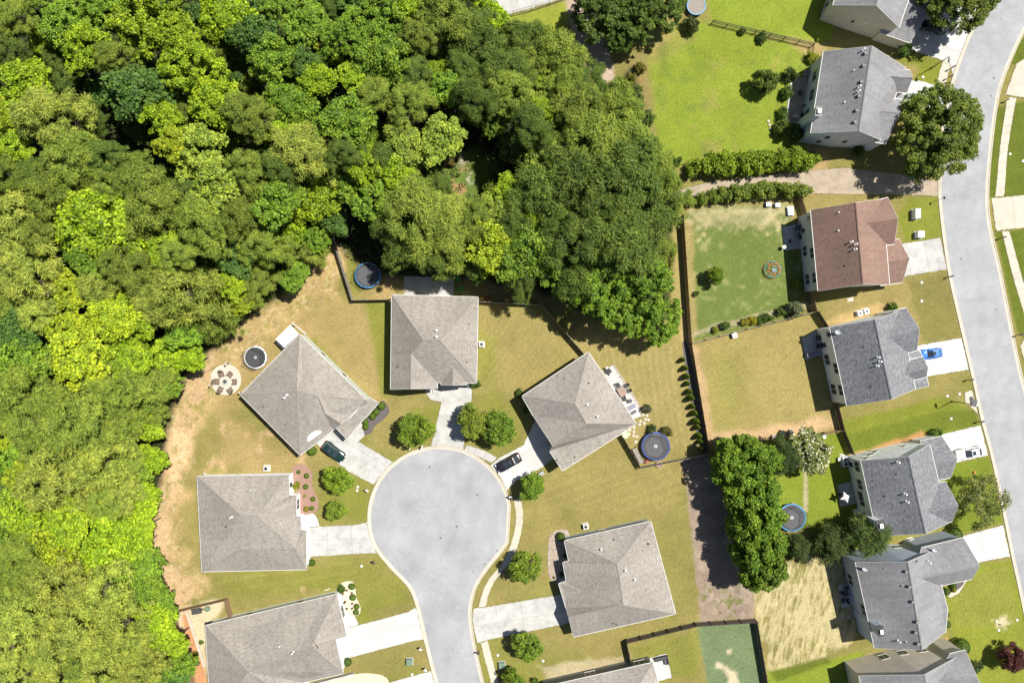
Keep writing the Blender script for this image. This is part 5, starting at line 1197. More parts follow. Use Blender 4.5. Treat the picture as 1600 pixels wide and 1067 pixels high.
for l, x, y, r, c, k in (
    ('round green shrub beside the green parked SUV', 487.5, 704, 7.6, GB, 'ball'), ('round shrub at the lower corner of the white-fronted house', 487, 879, 5.4, GD, 'ball'),
    ('round shrub below the white lower left driveway', 543, 1034, 6.6, GD, 'ball'), ('dark shrub at the right corner of the middle house', 743, 600, 8, GD, 'wild'),
    ('green shrub at the left corner of the house right of the circle', 812, 615, 7.5, GD, 'wild'), ('shaded shrub by the front door right of the circle', 822, 640, 6, GD, 'wild'),
    ('round dark shrub at the top of the pinkish gravel bed', 876, 838, 7, GD, 'ball'), ('shaded shrub in the pinkish gravel beside the upper front step', 883, 868, 4, GD, 'wild'), ('shaded shrub in the pinkish gravel beside the lower front step', 877, 897, 4, GD, 'wild'), ('tiny tan plant at the foot of the pinkish gravel bed', 866, 903, 2.4, (0.2,0.16,0.04), 'wild'),
    ('small shrub in a round edging at the bottom edge', 836, 1064, 7, GB, 'wild'),
    ('round dark shrub beside the shaded driveway at upper right', 1411, 79, 12, GD, 'wild'), ('bright shrub at the upper back corner of the chimney house', 1269, 92, 10, GY, 'wild'),
    ('shrub behind the chimney house, first from the top', 1233, 120, 12, (0.055,0.085,0.016), 'wild'), ('shrub behind the chimney house, second from the top', 1229, 146, 11, GD, 'wild'), ('shrub behind the chimney house, third from the top', 1222, 178, 10, GD, 'wild'), ('shrub behind the chimney house, fourth from the top', 1219, 202, 13, (0.085,0.13,0.014), 'wild'), ('dark low shrub at the foot of the brown chimney patio', 1242, 210, 14, GD, 'wild'),
    ('dark shrub against the lower side wall of the chimney house', 1340, 236, 10, GD, 'wild'), ('tiny sapling in the shade by the black rail fence', 1279, 62, 3.5, GY, 'wild'),
    ('shrub crossing the black rail fence, left one', 1160, 50, 6, (0.06,0.10,0.016), 'wild'), ('spreading shrub crossing the black rail fence, right one', 1190, 60, 9, (0.06,0.10,0.02), 'wild'),
    ('yellow-green shrub behind the red-brown roofed house', 1243, 444, 8, GY, 'wild'), ('grey-green feathery shrub at the fence corner', 1240, 482, 14, (0.13,0.16,0.09), 'wild'), ('green shrub, first left of the grey-green feathery one', 1219, 488, 8, GD, 'wild'),
    ('green shrub, left of the gap beside yellow shrubs', 1198, 497, 9, GD, 'wild'), ('green clipped shrub directly right of yellow shrubs', 1188, 500, 8, GD, 'wild'), ('bright yellow shrub by the lower fence, right one', 1175, 500, 8, (0.30,0.28,0.02), 'wild'), ('bright yellow shrub by the lower fence, left one', 1163, 503, 7, (0.28,0.27,0.03), 'wild'),
    ('dark shrub left of the yellow shrubs by the fence', 1133, 509, 8, GD, 'wild'), ('small pale shrub, leftmost along the lower fence', 1118, 515, 6, GY, 'wild'), ('little shrub beside the brown fence on the green lawn', 1088, 459, 5, GD, 'wild'),
    ('dark green shrub at the front corner of the white house with blue car', 1394, 481, 9, GB, 'wild'), ('green shrub at the top corner of the house with white car', 1462, 676, 9, GB, 'wild'),
    ('round dark shrub between the two lower right houses', 1489, 834, 12, GD, 'ball'), ('pale leafy plant left of that round dark shrub', 1467, 839, 7, (0.07,0.12,0.04), 'wild'),
    ('upper dark shrub inside the curved walk', 1479, 924, 6, GD, 'ball'), ('second dark shrub inside the curved walk', 1490, 915, 5, GD, 'ball'), ('bright yellow shrub inside the curved walk', 1491.5, 921.5, 4.2, (0.30,0.30,0.01), 'wild'),
    ('upper small shrub at the blue-grey house front', 1479, 960, 5, GD, 'ball'), ('lower small shrub at the blue-grey house front', 1480, 975, 6, GD, 'ball'),
    ('large clipped dark shrub behind the cream-walled lower right house', 1499, 1008, 13, GD, 'ball'), ('leafy shrub at the front of the cream-walled lower right house', 1524, 1040, 10, (0.06,0.10,0.03), 'wild'),
    ('small shrub left of the upper hedge by the pines', 1040, 255, 12, GD, 'wild'), ('small dark shrub left of the upper hedge', 1057, 254, 9, GD, 'wild'),
    ('pale silver shrub by the patio pavers', 1010, 638, 8, (0.10,0.115,0.07), 'wild'), ('dark shrub above the blue trampoline, left one', 1018, 670, 8, (0.06,0.09,0.03), 'wild'), ('brownish shrub above the blue trampoline, right one', 1041, 674, 9, (0.12,0.115,0.04), 'wild'),
    ('low green plant in the brown-fenced lower left yard', 314, 1004, 4, GB, 'wild'), ('bluish plant lower in the brown-fenced yard', 307, 1036, 5, (0.06,0.12,0.05), 'wild'), ('yellow-green plant in the brown-fenced yard', 305, 1022, 5, GY, 'wild'),
    ('bright bush at the fence behind the middle house, right of the toys', 812, 464, 12, (0.13,0.18,0.014), 'wild'), ('yellow weeds at the wood edge, upper', 985, 128, 11, (0.14,0.14,0.02), 'wild'), ('yellow weeds at the wood edge, middle', 1000, 108, 10, (0.15,0.14,0.02), 'wild'), ('green bush at the wood edge beside the lush lawn, upper', 987, 150, 18, (0.075,0.125,0.02), 'wild'), ('green bush at the wood edge beside the lush lawn, middle', 1003, 192, 18, (0.075,0.125,0.02), 'wild'), ('green bush at the wood edge beside the lush lawn, lower', 1014, 226, 16, (0.08,0.13,0.02), 'wild'),
    ('scrubby bush by the upper rail fence end', 1078, 42, 14, (0.06,0.075,0.02), 'wild'), ('bush in the bare clearing of the wood', 770, 300, 18, (0.12,0.17,0.016), 'wild'), ('reddish bush in the bare clearing of the wood', 703, 254, 9, (0.14,0.12,0.03), 'wild'),
    ('yellow weeds beside the tall brown fence', 1040, 408, 12, (0.16,0.17,0.02), 'wild')):
    shrub(l, x, y, r, c, k, 0.95 if k == 'ball' else 1.0)
# two hedges of separate shrubs
for i, (x, y, r) in enumerate([(1084,263,16),(1103,259,19),(1124,258,20),(1146,257,20),(1166,257,20),(1186,255,20),(1206,254,20),(1227,251,21),(1247,249,21),(1266,250,15),(1278,247,9)]):
    shrub('leafy shrub of the upper hedge, %s from the left' % ORD[i], x, y, r, (0.185,0.275,0.02), 'wild', 1.15, 'shrubs of the upper hedge', 'hedge_shrub', 'hedge', 1.6)
for i, (x, y, r) in enumerate([(1082,313,9),(1098,310,11),(1115,306,12),(1133,303,14),(1151,301,15),(1170,299,15),(1189,297,15),(1208,297,15),(1227,297,15),(1245,297,15),(1260,298,11)]):
    shrub('leafy shrub of the lower hedge, %s from the left' % ORD[i], x, y, r, (0.18,0.25,0.04), 'wild', 1.2, 'shrubs of the lower hedge', 'hedge_shrub', 'hedge', 1.4)
# ================================================================== FENCES
def fence(label, pts, h, m, kind='picket', plen=2.4, name='fence', group=None):
    w = [P(x, y) for x, y in pts]; t = thing(name, label, 'fence', w[0], 0, group)
    posts = []
    for i in range(len(w)-1):
        a, b = w[i], w[i+1]; L = (b-a).length; n = max(1, round(L/plen)); pl = L/n; ang = math.atan2(b.y-a.y, b.x-a.x)
        mb = MB()
        if kind == 'picket':
            k = max(2, int(pl/0.15)); sw = pl/k
            for j in range(k): mb.box((-pl/2+sw*(j+0.5), 0, h/2+0.03), (sw*0.94, 0.025, h*(0.985+0.015*((j*7) % 3-1))))
            for z in (0.35, h-0.3): mb.box((0, 0.033, z), (pl, 0.04, 0.09))
        elif kind == 'rail':
            for z in (0.4, 0.8, h-0.05): mb.box((0, 0, z), (pl, 0.05, 0.14))
        else:
            for z in (0.06, h-0.03): mb.cyl((-pl/2, 0, z), (pl/2, 0, z), 0.025, n=6)
            for j in range(int(pl/0.18)):
                x = -pl/2+0.09+j*0.18
                mb.cyl((x, 0, 0.05), (min(x+0.9, pl/2), 0, min(h, 0.05+h*(min(x+0.9, pl/2)-x)/0.9)), 0.006, n=3, cap=False); mb.cyl((x, 0, 0.05), (max(x-0.9, -pl/2), 0, min(h, 0.05+h*(x-max(x-0.9, -pl/2))/0.9)), 0.006, n=3, cap=False)
        me = mesh_of('panel', mb, m)
        for j in range(n):
            c = a.lerp(b, (j+0.5)/n)-w[0]; link('panel', me, t, c, ang); posts.append((a.lerp(b, j/n)-w[0], ang))
        if i == len(w)-2: posts.append((b-w[0], ang))
    pw = 0.06 if kind == 'mesh' else 0.11
    pm = mesh_of('post', MB().box((0, 0, (h+0.08)/2), (pw, pw, h+0.08)), m)
    for p, a in posts: link('post', pm, t, p+Vector((-math.sin(a), math.cos(a), 0))*0.075 if kind == 'picket' else p, a)
    return t
fence('grey wooden fence left of the blue-rimmed trampoline behind the middle house', [(522,372),(553,470),(611,469)], 1.75, M['grey_wood'])
fence('grey wooden fence running right from the middle house', [(746,472),(842,477)], 1.75, M['grey_wood'])
fence('grey wooden fence running diagonally down to the rotated right house', [(846,478),(916,558)], 1.7, M['grey_wood'])
fence('tall brown wooden fence left of the green back lawn', [(1064,338),(1077,536)], 1.9, M['brown_wood'])
fence('dark wooden fence behind the row of small conifers', [(1077,537),(1105,706)], 1.8, M['dark_wood'])
fence('grey wooden fence below the blue trampoline', [(1104,708),(1000,729)], 1.6, M['grey_wood'])
fence('grey wooden fence from the trampoline corner up to the house', [(999,728),(971,680)], 1.7, M['grey_wood'])
fence('thin brown fence between green back lawn and golden lawn', [(1079,537),(1272,487)], 1.3, M['grey_wood'])
fence('short brown fence at the lower corner of the red-roofed house', [(1262,456),(1270,486)], 1.8, M['brown_wood'])
fence('short brown fence at the upper corner of the red-roofed house', [(1246,310),(1254,336)], 1.8, M['brown_wood'])
fence('dark fence joining the golden lawn fence and the white house', [(1273,488),(1290,514)], 1.8, M['dark_wood'])
fence('dark fence above the side gate of the golden lawn', [(1303,632),(1313,672)], 1.8, M['dark_wood'])
fence('dark fence below the side gate of the golden lawn', [(1314,674),(1328,708)], 1.8, M['dark_wood'])
fence('low brown fence behind the blossoming tree', [(1286,676),(1312,671)], 1.3, M['brown_wood'])
fence('dark stained fence round the blue-green lawn', [(978,998),(1085,972),(1178,966),(1199,1090)], 1.8, M['dark_wood'])
fence('dark stained fence stub against the slate-walled house', [(977,999),(985,1036)], 1.8, M['dark_wood'])
fence('brown wooden fence round the sandy lower left yard', [(365,966),(357,933),(273,953),(302,1050),(310,1090)], 1.7, M['brown_wood'])
fence('black three-rail fence across the lush upper right lawns', [(1112,37),(1268,73),(1266,88)], 1.3, M['black_wood'], 'rail', 2.6)
fence('chain-link fence at the top edge beside the grey yard', [(774,31),(830,17),(886,-2)], 1.7, M['grey_metal'], 'mesh', 3.0)
slabs('yard_slab', [(700,-60),(884,-60),(884,-4),(829,14),(773,28)], M['conc'], -15, 5, 5, label='grey concrete yard behind the chain-link fence')
a_, b_ = P(470,1071), P(553,1050)
tag(obj('low_wall', MB().box(((a_.x+b_.x)/2, (a_.y+b_.y)/2, 0.4), ((b_-a_).length, 0.22, 0.85), math.atan2(b_.y-a_.y, b_.x-a_.x)).box(((a_.x+b_.x)/2, (a_.y+b_.y)/2, 0.87), ((b_-a_).length+0.1, 0.32, 0.08), math.atan2(b_.y-a_.y, b_.x-a_.x)), M['conc'], None), 'low grey wall above the cream gravel at the bottom edge', 'wall')

# ================================================================== CARS
def car_paint(name, col):
    return mat(name, col, 0.28, 0.05, 1.0, coat=0.8)
def car(label, px, py, ang, L, Wd, Ht, col, suv=False, name='parked_car'):
    p = P(px, py, 0.7); t = thing(name, label, 'car', (p.x, p.y, 0.035), math.radians(ang), 'parked cars')
    pm = car_paint(name+'_paint', col); hw = Wd/2; b = 0.98 if suv else 0.88
    secs = [(-.5,.74,.30,.62),(-.492,.84,.27,b-.14),(-.46,.93,.24,b-.02),(-.38,.985,.22,b+.02),(-.15,1,.21,b+.02),(.1,1,.21,b+.01),(.26,.99,.22,b-.03),(.38,.965,.23,b-.09),(.455,.90,.25,b-.17),(.488,.80,.28,b-.28),(.5,.68,.32,b-.38)]
    mb = MB(); k = 12
    for x, w, z0, z1 in secs:
        w *= hw; zm = z0+(z1-z0)*0.45
        for y, z in ((-w*.86,z0),(-w*.97,z0+.1),(-w,zm),(-w*.97,z1-.13),(-w*.86,z1-.03),(-w*.45,z1+.015),(w*.45,z1+.015),(w*.86,z1-.03),(w*.97,z1-.13),(w,zm),(w*.97,z0+.1),(w*.86,z0)): mb.v.append((x*L, y, z))
    for i in range(len(secs)-1):
        for j in range(k): mb.f.append((i*k+j, i*k+(j+1) % k, (i+1)*k+(j+1) % k, (i+1)*k+j)[::-1])
    mb.f.append(tuple(range(k))); mb.f.append(tuple((len(secs)-1)*k+j for j in range(k))[::-1])
    body = obj('body', mb, pm, t, smooth=True)
    # greenhouse
    xb0, xb1 = (-.46*L, .20*L) if suv else (-.40*L, .22*L); xt0, xt1 = (-.40*L, .02*L) if suv else (-.23*L, .01*L)
    wb, wt = hw*.90, hw*.70; zb, zt = b-.02, Ht-.05
    cb = [(xb0,-wb*.94,zb),(xb1,-wb*.9,zb),(xb1,wb*.9,zb),(xb0,wb*.94,zb)]; ct = [(xt0,-wt,zt),(xt1,-wt,zt),(xt1,wt,zt),(xt0,wt,zt)]
    mb = MB(); mb.v = [Vector(c) for c in cb+ct]; mb.f = [(0,1,5,4),(1,2,6,5),(2,3,7,6),(3,0,4,7),(4,5,6,7)]; mb.v = [tuple(v) for v in mb.v]
    cab = obj('cabin', mb, pm, t)
    def glass(nm, q, m0=0.07, m1=0.1):
        q = [Vector(v) for v in q]; n = (q[1]-q[0]).cross(q[3]-q[0]).normalized(); f = lambda u, v: q[0].lerp(q[1], u).lerp(q[3].lerp(q[2], u), v)+n*0.012
        g = MB(); pts = [f(m0, m1), f(1-m0, m1), f(1-m0, 1-m1), f(m0, 1-m1)]; g.poly(pts); return obj(nm, g, M['glass'], t)
    V = cb+ct
    glass('windscreen', (V[1],V[2],V[6],V[5])); glass('rear_window', (V[3],V[0],V[4],V[7]))
    def half(q, a, c):
        q = [Vector(v) for v in q]; return [q[0].lerp(q[1], a), q[0].lerp(q[1], c), q[3].lerp(q[2], c), q[3].lerp(q[2], a)]
    for q in ((V[0],V[1],V[5],V[4]), (V[2],V[3],V[7],V[6])):
        glass('side_window', half(q, 0.06, 0.5)); glass('side_window', half(q, 0.5, 0.94))
    rf = MB(); rf.v = [(xt0-.04,-wt-.02,zt+.004),(xt1+.06,-wt-.02,zt+.004),(xt1+.06,wt+.02,zt+.004),(xt0-.04,wt+.02,zt+.004),(xt0+.12,-wt+.14,Ht),(xt1-.1,-wt+.14,Ht),(xt1-.1,wt-.14,Ht),(xt0+.12,wt-.14,Ht)]
    rf.f = [(3,2,1,0),(0,1,5,4),(1,2,6,5),(2,3,7,6),(3,0,4,7),(4,5,6,7)]
    rr = obj('roof', rf, pm, t)
    obj('sunroof', MB().box(((xt0+xt1)/2+.28, 0, Ht+.004), (.55, wt*1.05, .012)), M['glass'], rr)
    if suv:
        for s in (-1, 1): obj('roof_rail', MB().box(((xt0+xt1)/2, s*(wt-.06), Ht+.05), ((xt1-xt0)*.86, .05, .05)), M['dark_metal'], rr)
    wr = 0.36 if suv else 0.32
    for x in (-.30*L, .30*L):
        for s in (-1, 1):
            w = obj('wheel', MB().cyl((x, s*(hw-.2), wr), (x, s*(hw+.005), wr), wr, n=18), M['rubber'], t)
            obj('rim', MB().cyl((x, s*(hw-.02), wr), (x, s*(hw+.012), wr), wr*.62, n=14), M['grey_metal'], w)
    for s in (-1, 1):
        obj('headlight', MB().box((.462*L, s*hw*.66, b-.25), (.22, .34, .12), -s*.35), M['white_metal'], t)
        obj('tail_light', MB().box((-.484*L, s*hw*.68, b-.2), (.14, .32, .14), s*.3), M['red_plastic'], t)
        obj('mirror', MB().box((.135*L, s*(hw+.04), b+.1), (.12, .2, .13)), pm, t)
    return t
car('dark green SUV parked on the driveway of the rotated left house', 521.5, 705.5, -38, 4.5, 1.85, 1.68, (0.006, 0.026, 0.023), True, 'parked_suv')
car('black car parked on the pale driveway beside the turning circle', 794.5, 723, 209, 4.75, 1.86, 1.46, (0.014, 0.012, 0.016))
car('bright blue car parked close to the white house garage', 1455, 552.5, 187, 3.9, 1.72, 1.45, (0.025, 0.16, 0.56))
car('white car with sunroof parked by the lower street', 1516, 707.5, 190, 4.9, 1.85, 1.45, (0.6, 0.6, 0.62))
car('very dark car parked in tree shade at upper right', 1459, 41, 165, 4.8, 1.88, 1.5, (0.012, 0.018, 0.024))

# ================================================================== TRAMPOLINES
def trampoline(label, px, py, r, pad, matm, net=True, group='trampolines', logo=True, rot=0.2):
    R = r*S*0.99; p = P(px, py, 0.9); t = thing('trampoline', label, 'trampoline', (p.x, p.y, 0), rot, group)
    obj('frame', MB().ring((0, 0), R*.93, R*.98, .78, .86, 36), M['grey_metal'], t)
    obj('jumping_mat', MB().disc((0, 0), R*.80, .88, 6).disc((0, 0), R*.9, .872, 30), matm, t)
    if logo: obj('mat_mark', MB().ring((0, 0), R*.07, R*.11, .882, .886, 16), M['white_cloth'], t)
    obj('safety_pad', MB().ring((0, 0), R*.885, R*1.0, .86, .93, 36), pad, t)
    for k in range(4):
        a = math.pi/4+k*math.pi/2; x, y = math.cos(a)*R*.95, math.sin(a)*R*.95
        obj('leg', MB().tube([(x*1.02-y*.2, y*1.02+x*.2, .8), (x*1.02-y*.2, y*1.02+x*.2, .04), (x*1.02+y*.2, y*1.02-x*.2, .04), (x*1.02+y*.2, y*1.02-x*.2, .8)], .03), M['grey_metal'], t)
    if net:
        for k in range(6):
            a = k*math.pi/3; x, y = math.cos(a)*R*.99, math.sin(a)*R*.99
            obj('net_pole', MB().tube([(x, y, .2), (x, y, 2.3), (x*.93, y*.93, 2.55)], .028), M['fabric_black'], t)
        q = [(math.cos(k*math.pi/3)*R*.93, math.sin(k*math.pi/3)*R*.93, 2.52) for k in range(6)]
        mb = MB()
        for k in range(6):
            a, b = Vector(q[k]), Vector(q[(k+1) % 6]); mb.poly([(a.x*.92, a.y*.92, .93), (b.x*.92, b.y*.92, .93), tuple(b), tuple(a)])
        nt_ = obj('safety_net', mb, M['net'], t); obj('net_rim', MB().tube(q, .02, closed=True), M['fabric_black'], nt_)
    return t
trampoline('blue-rimmed trampoline behind the middle house beside the grey fence', 574.5, 430, 20.5, M['pad_sky'], M['fabric_grey'], True, rot=0.3, logo=False)
trampoline('black trampoline with white rim near the round cream patio', 399, 558.5, 18, M['white_cloth'], M['fabric_black'], True, rot=0.6)
trampoline('deep blue trampoline in the fence corner right of the patio', 1024.5, 697, 22.5, M['pad_blue'], M['fabric_grey'], True, rot=0.9)
trampoline('sky blue rimmed trampoline beside the thick row of trees', 1237.5, 808.5, 22, M['pad_sky'], M['fabric_grey'], True, rot=0.5)
trampoline('round blue-rimmed trampoline with pale mat at the top edge', 1088, 9, 15, M['pad_sky'], M['grey_wood'], False, rot=0.5, logo=False)

# ================================================================== ROUND PATIO WITH FIRE PIT
fp = P(353, 593)
struct('round_patio', MB().prism([(fp.x+2.7*math.cos(k*math.pi/24), fp.y+2.7*math.sin(k*math.pi/24)) for k in range(48)], -0.05, 0.05), M['conc_cream'], None, 'round cream patio beside the wood')
f = thing('fire_pit', 'round dark fire pit in the middle of the cream patio', 'fire pit', (*P(352.5,596).to_2d(), 0.05))
obj('ring_wall', MB().ring((0, 0), .36, .52, 0, .34, 24), M['conc_white'], f); obj('fire_bowl', MB().lathe((0, 0, 0), [(0.36, .3), (.28, .12), (0, .08)], 20), M['dark_metal'], f); obj('grate', MB().disc((0, 0), .37, .31, 20), M['fabric_black'], f)
def garden_chair(label, x, y, rz, m, group, z=0.05, sc=1.0):
    t = thing('garden_chair', label, 'chair', (x, y, z), rz, group, (sc, sc, sc))
    obj('seat', MB().box((0, 0, .38), (.62, .60, .05)), m, t)
    mb = MB()
    for k in range(5): mb.box((-.36, -.24+k*.12, .70), (.04, .105, .66+.05*(2-abs(k-2))))
    for v in range(len(mb.v)): q = mb.v[v]; mb.v[v] = (q[0]-(q[2]-.38)*.42, q[1], q[2])
    obj('backrest', mb, m, t)
    for s in (-1, 1):
        obj('arm', MB().box((-.02, s*.34, .60), (.74, .12, .035)), m, t)
        obj('leg', MB().box((.26, s*.31, .29), (.07, .05, .58)), m, t); obj('leg', MB().box((-.24, s*.31, .29), (.07, .05, .58)), m, t)
    return t
NAME6 = ['upper left', 'upper right', 'right', 'lower right', 'lower left', 'left']
cp = P(352.5, 596)
for i, (x, y) in enumerate([(347,585),(359.5,585.5),(366.5,596),(360,609),(345.5,607.5),(340,595.5)]):
    q = P(x, y, 0.4); a = math.atan2(cp.y-q.y, cp.x-q.x)
    garden_chair('brown reclined chair at the fire pit, %s one' % NAME6[i], q.x, q.y, a, M['brown_wicker'], 'six chairs round the fire pit', 0.05, 1.15)
def torch(label, px, py, h=2.1):
    p = P(px, py, h); t = thing('light_post', label, 'post', (p.x, p.y, 0), 0, 'light posts round the cream patio')
    obj('pole', MB().cyl((0, 0, 0), (0, 0, h-.25), .045, n=8), M['dark_metal'], t); obj('lamp_head', MB().lathe((0, 0, h-.3), [(.06, 0), (.16, .1), (.18, .24), (.05, .32), (0, .33)], 12), M['conc_cream'], t); obj('planter_foot', MB().cyl((0, 0, 0), (0, 0, .28), .22, .17, 12), M['conc_cream'], t)
torch('light post above the round cream patio', 352, 568); torch('light post left of the round cream patio', 326.5, 602); torch('light post right of the cream patio by the roof corner', 373.5, 613.5)

# ================================================================== STREET FURNITURE
def lamp_post(label, bx, by, hx, hy, h):
    b = P(bx, by); e = P(hx, hy, h); t = thing('street_lamp', label, 'street lamp', b, 0, 'street lamps'); d = Vector((e.x-b.x, e.y-b.y, 0))
    obj('pole', MB().cyl((0, 0, 0), (0, 0, h-.3), .09, .055, 10).cyl((0, 0, 0), (0, 0, .5), .15, .12, 10), M['dark_metal'], t)
    dd = d.normalized() if d.length > 0.05 else Vector((1, 0, 0)); L = max(d.length, 0.5)
    obj('arm', MB().tube([(0, 0, h-.35), tuple(dd*L*.5+Vector((0, 0, h-.05))), tuple(dd*L+Vector((0, 0, h)))], .04), M['dark_metal'], t)
    obj('lamp_head', MB().box(tuple(dd*(L+.2)+Vector((0, 0, h-.02))), (.7, .38, .16), math.atan2(dd.y, dd.x), .75), M['dark_metal'], t)
lamp_post('tall black street lamp beside the upper right driveway', 1455, 107, 1484, 91, 5.2)
lamp_post('tall black street lamp on the grass near the storm drain', 1487, 627, 1519, 630, 5.4)
def mailbox(label, px, py, ang, m=None, h=1.15):
    p = P(px, py); t = thing('mailbox', label, 'mailbox', p, math.radians(ang), 'mailboxes by the kerbs')
    obj('post', MB().box((0, 0, h/2), (.11, .11, h)).box((.12, 0, h-.14), (.5, .09, .07)), M['white_cloth'] if m else M['dark_wood'], t)
    mb = MB(); n = 8; L = .56
    for x in (-L/2+.12, L/2+.12):
        mb.v += [(x, -.12, h-.1), (x, .12, h-.1)]+[(x, .12*math.cos(math.pi*k/n), h+.1+.12*math.sin(math.pi*k/n)) for k in range(n+1)]
    k = n+3
    for j in range(k): mb.f.append((j, (j+1) % k, k+(j+1) % k, k+j)) if j != 0 else mb.f.append((0, 1, k+1, k))
    mb.f += [tuple(range(k))[::-1], tuple(range(k, 2*k))]
    bx_ = obj('box', mb, m or M['fabric_black'], t); obj('flag', MB().box((.1, .14, h+.12), (.16, .02, .1)), M['red_plastic'], bx_)
for l, x, y, a, m in (('white mailbox left of the turning circle', 574.5, 764, -25, 'w'), ('white mailbox at the top of the circle by middle driveway', 661, 696, 250, 'w'), ('pale mailbox under the garden tree at the circle', 643.5, 697, 235, 'w'),
                      ('mailbox right of the circle under the round tree', 799, 774, 180, 'w'), ('black mailbox below the streaked driveway', 585, 875.5, -35, None), ('upper black and white mailbox left of the stem', 657.5, 1009.5, -15, 'w'), ('lower black and white mailbox left of the stem', 665, 1041.5, -15, 'w'), ('mailbox right of the stem below the stained driveway', 748.5, 1016, 190, None),
                      ('dark mailbox, upper of two by the top street', 1483, 109, 30, None), ('dark mailbox, lower of two by the top street', 1479, 123.5, 30, None), ('pale mailbox across the top street', 1572, 158, 190, 'w'), ('dark mailbox across the street near the lower cream driveway', 1563, 372, 195, None), ('dark mailbox across the street at the right edge', 1590, 523, 195, None),
                      ('mailbox below the red-brown house driveway', 1480, 433, 20, None), ('mailbox below the blue car driveway', 1511, 593, 15, None), ('mailbox above the white car driveway', 1527, 658, 15, None), ('grey mailbox at the pavement by round tree above stained driveway', 787, 890, 200, None)):
    mailbox(l, x, y, a, M['white_metal'] if m else None)
sp_ = thing('sign_post', 'thin black post on the kerb by the big tree', 'post', P(1463, 313.5)); obj('pole', MB().cyl((0, 0, 0), (0, 0, 2.4), .04, n=8), M['dark_metal'], sp_); obj('plate', MB().box((0, 0, 2.25), (.04, .45, .5), .4), M['dark_metal'], sp_)
def ac_unit(label, px, py, rz=0.0):
    p = P(px, py, 0.4); t = thing('air_conditioner', label, 'air conditioner', (p.x, p.y, 0), rz, 'air conditioners beside the houses')
    obj('pad', MB().box((0, 0, .03), (1.15, 1.15, .1)), M['conc_cream'], t); obj('cabinet', MB().box((0, 0, .45), (.82, .82, .74)), M['white_metal'], t)
    g = obj('fan_grille', MB().ring((0, 0), .27, .35, .82, .85, 20), M['grey_metal'], t); obj('fan', MB().disc((0, 0), .27, .826, 16).box((0, 0, .84), (.5, .06, .02), .5).box((0, 0, .84), (.06, .5, .02), .5), M['dark_metal'], g)
for l, x, y, a in (('air conditioner on a pad right of the middle house', 752.5, 538, 0), ('air conditioner above the white-fronted left house', 416.5, 731.5, 0), ('air conditioner on a pad above the blue-grey walled house', 915, 822, .2), ('left of two air conditioners above the house with blue car', 1342.5, 489.5, .2), ('right of two air conditioners above the house with blue car', 1353, 486.5, .2),
                   ('upper of two air conditioners behind the house with white car', 1319, 716.5, .2), ('lower of two air conditioners behind the house with white car', 1320, 724.5, .2), ('air conditioner between the two lower right houses', 1423.5, 845, .2), ('air conditioner above the cream-walled lower right house', 1449, 1015.5, .2)):
    ac_unit(l, x, y, a)
def cabinet(label, px, py, sx, sy, h, m, rz=0.0, cat='utility box'):
    p = P(px, py, h); t = thing('utility_box', label, cat, (p.x, p.y, 0), rz, 'utility boxes on the lawns')
    obj('plinth', MB().box((0, 0, .05), (sx+.25, sy+.25, .12)), M['conc'], t); obj('cabinet', MB().box((0, 0, .1+(h-.1)/2), (sx, sy, h-.1)), m, t); l = obj('lid', MB().box((0, 0, h+.03), (sx+.08, sy+.08, .08), 0, .92), m, t); obj('hasp', MB().box((sx/2+.06, 0, h-.02), (.04, .12, .14)), M['dark_metal'], l)
cabinet('green utility box below the white lower left driveway', 639.5, 1034.5, 1.0, 1.0, .6, M['utility_green']); cabinet('green utility box right of the stem near the bottom', 784, 1040, 1.0, 1.0, .6, M['utility_green'], .1)
cabinet('upper white utility box on the lawn by the street', 1434.5, 333.5, 0.85, 1.65, 1.2, M['white_metal']); cabinet('lower white utility box on the lawn by the street', 1439.5, 366, 1.05, 1.05, 1.1, M['white_metal'])
def cover(label, px, py, r=.22, m=None):
    p = P(px, py); tag(obj('meter_cover', MB().lathe((0, 0, 0), [(r, 0), (r, .07), (r*.85, .1), (r*.5, .11), (0, .12)], 14), m or M['white_metal'], None, p), label, 'cover', 'small round covers in the lawns')
for l, x, y in (('white cover on the lawn left of the circle, lower', 558, 766), ('white cover on the lawn left of the circle, upper', 559, 760.5), ('white cover in the lawn near the pale sign of the stem', 848.5, 1032), ('white cover on the lawn by stem utility box', 778, 1023), ('white cover below the streaked driveway', 565, 884), ('white cover at the stem left side', 644, 1053), ('white cover on lawn above blue car driveway, left', 1440, 441.5), ('white cover on lawn above blue car driveway, lower', 1440, 470.5), ('white cover on the sprinkled lawn, upper', 1480, 618.5), ('white cover on the sprinkled lawn, lower', 1486, 654), ('white cover on the sprinkled lawn beside the drain slab', 1499, 615.5), ('white cover in the sandy patch at lower right, left', 1557, 970), ('white cover in the sandy patch at lower right, right', 1589, 968), ('white cover on the far upper lawn', 1578, 241), ('white cover on the far upper lawn at the edge', 1598, 252), ('white cover beside the upper right driveway', 1442, 121), ('white cover on lawn near lowest shrub', 1560.5, 984)):
    cover(l, x, y)
def well(label, px, py, r):
    p = P(px, py, .4); t = thing('stone_ring', label, 'ring', (p.x, p.y, 0), 0, 'low rings on the lawns'); n = 12
    for k in range(n):
        a0, a1 = 2*math.pi*(k+.03)/n, 2*math.pi*(k+.97)/n; mb = MB()
        mb.prism([(r*math.cos(a0), r*math.sin(a0)), (r*math.cos(a1), r*math.sin(a1)), (r*.72*math.cos(a1), r*.72*math.sin(a1)), (r*.72*math.cos(a0), r*.72*math.sin(a0))], 0, .4); obj('stone', mb, M['conc_white'] if py < 100 else M['conc_tan'], t)
    obj('soil', MB().disc((0, 0), r*.74, .22, 18), M['mulch_red'], t)
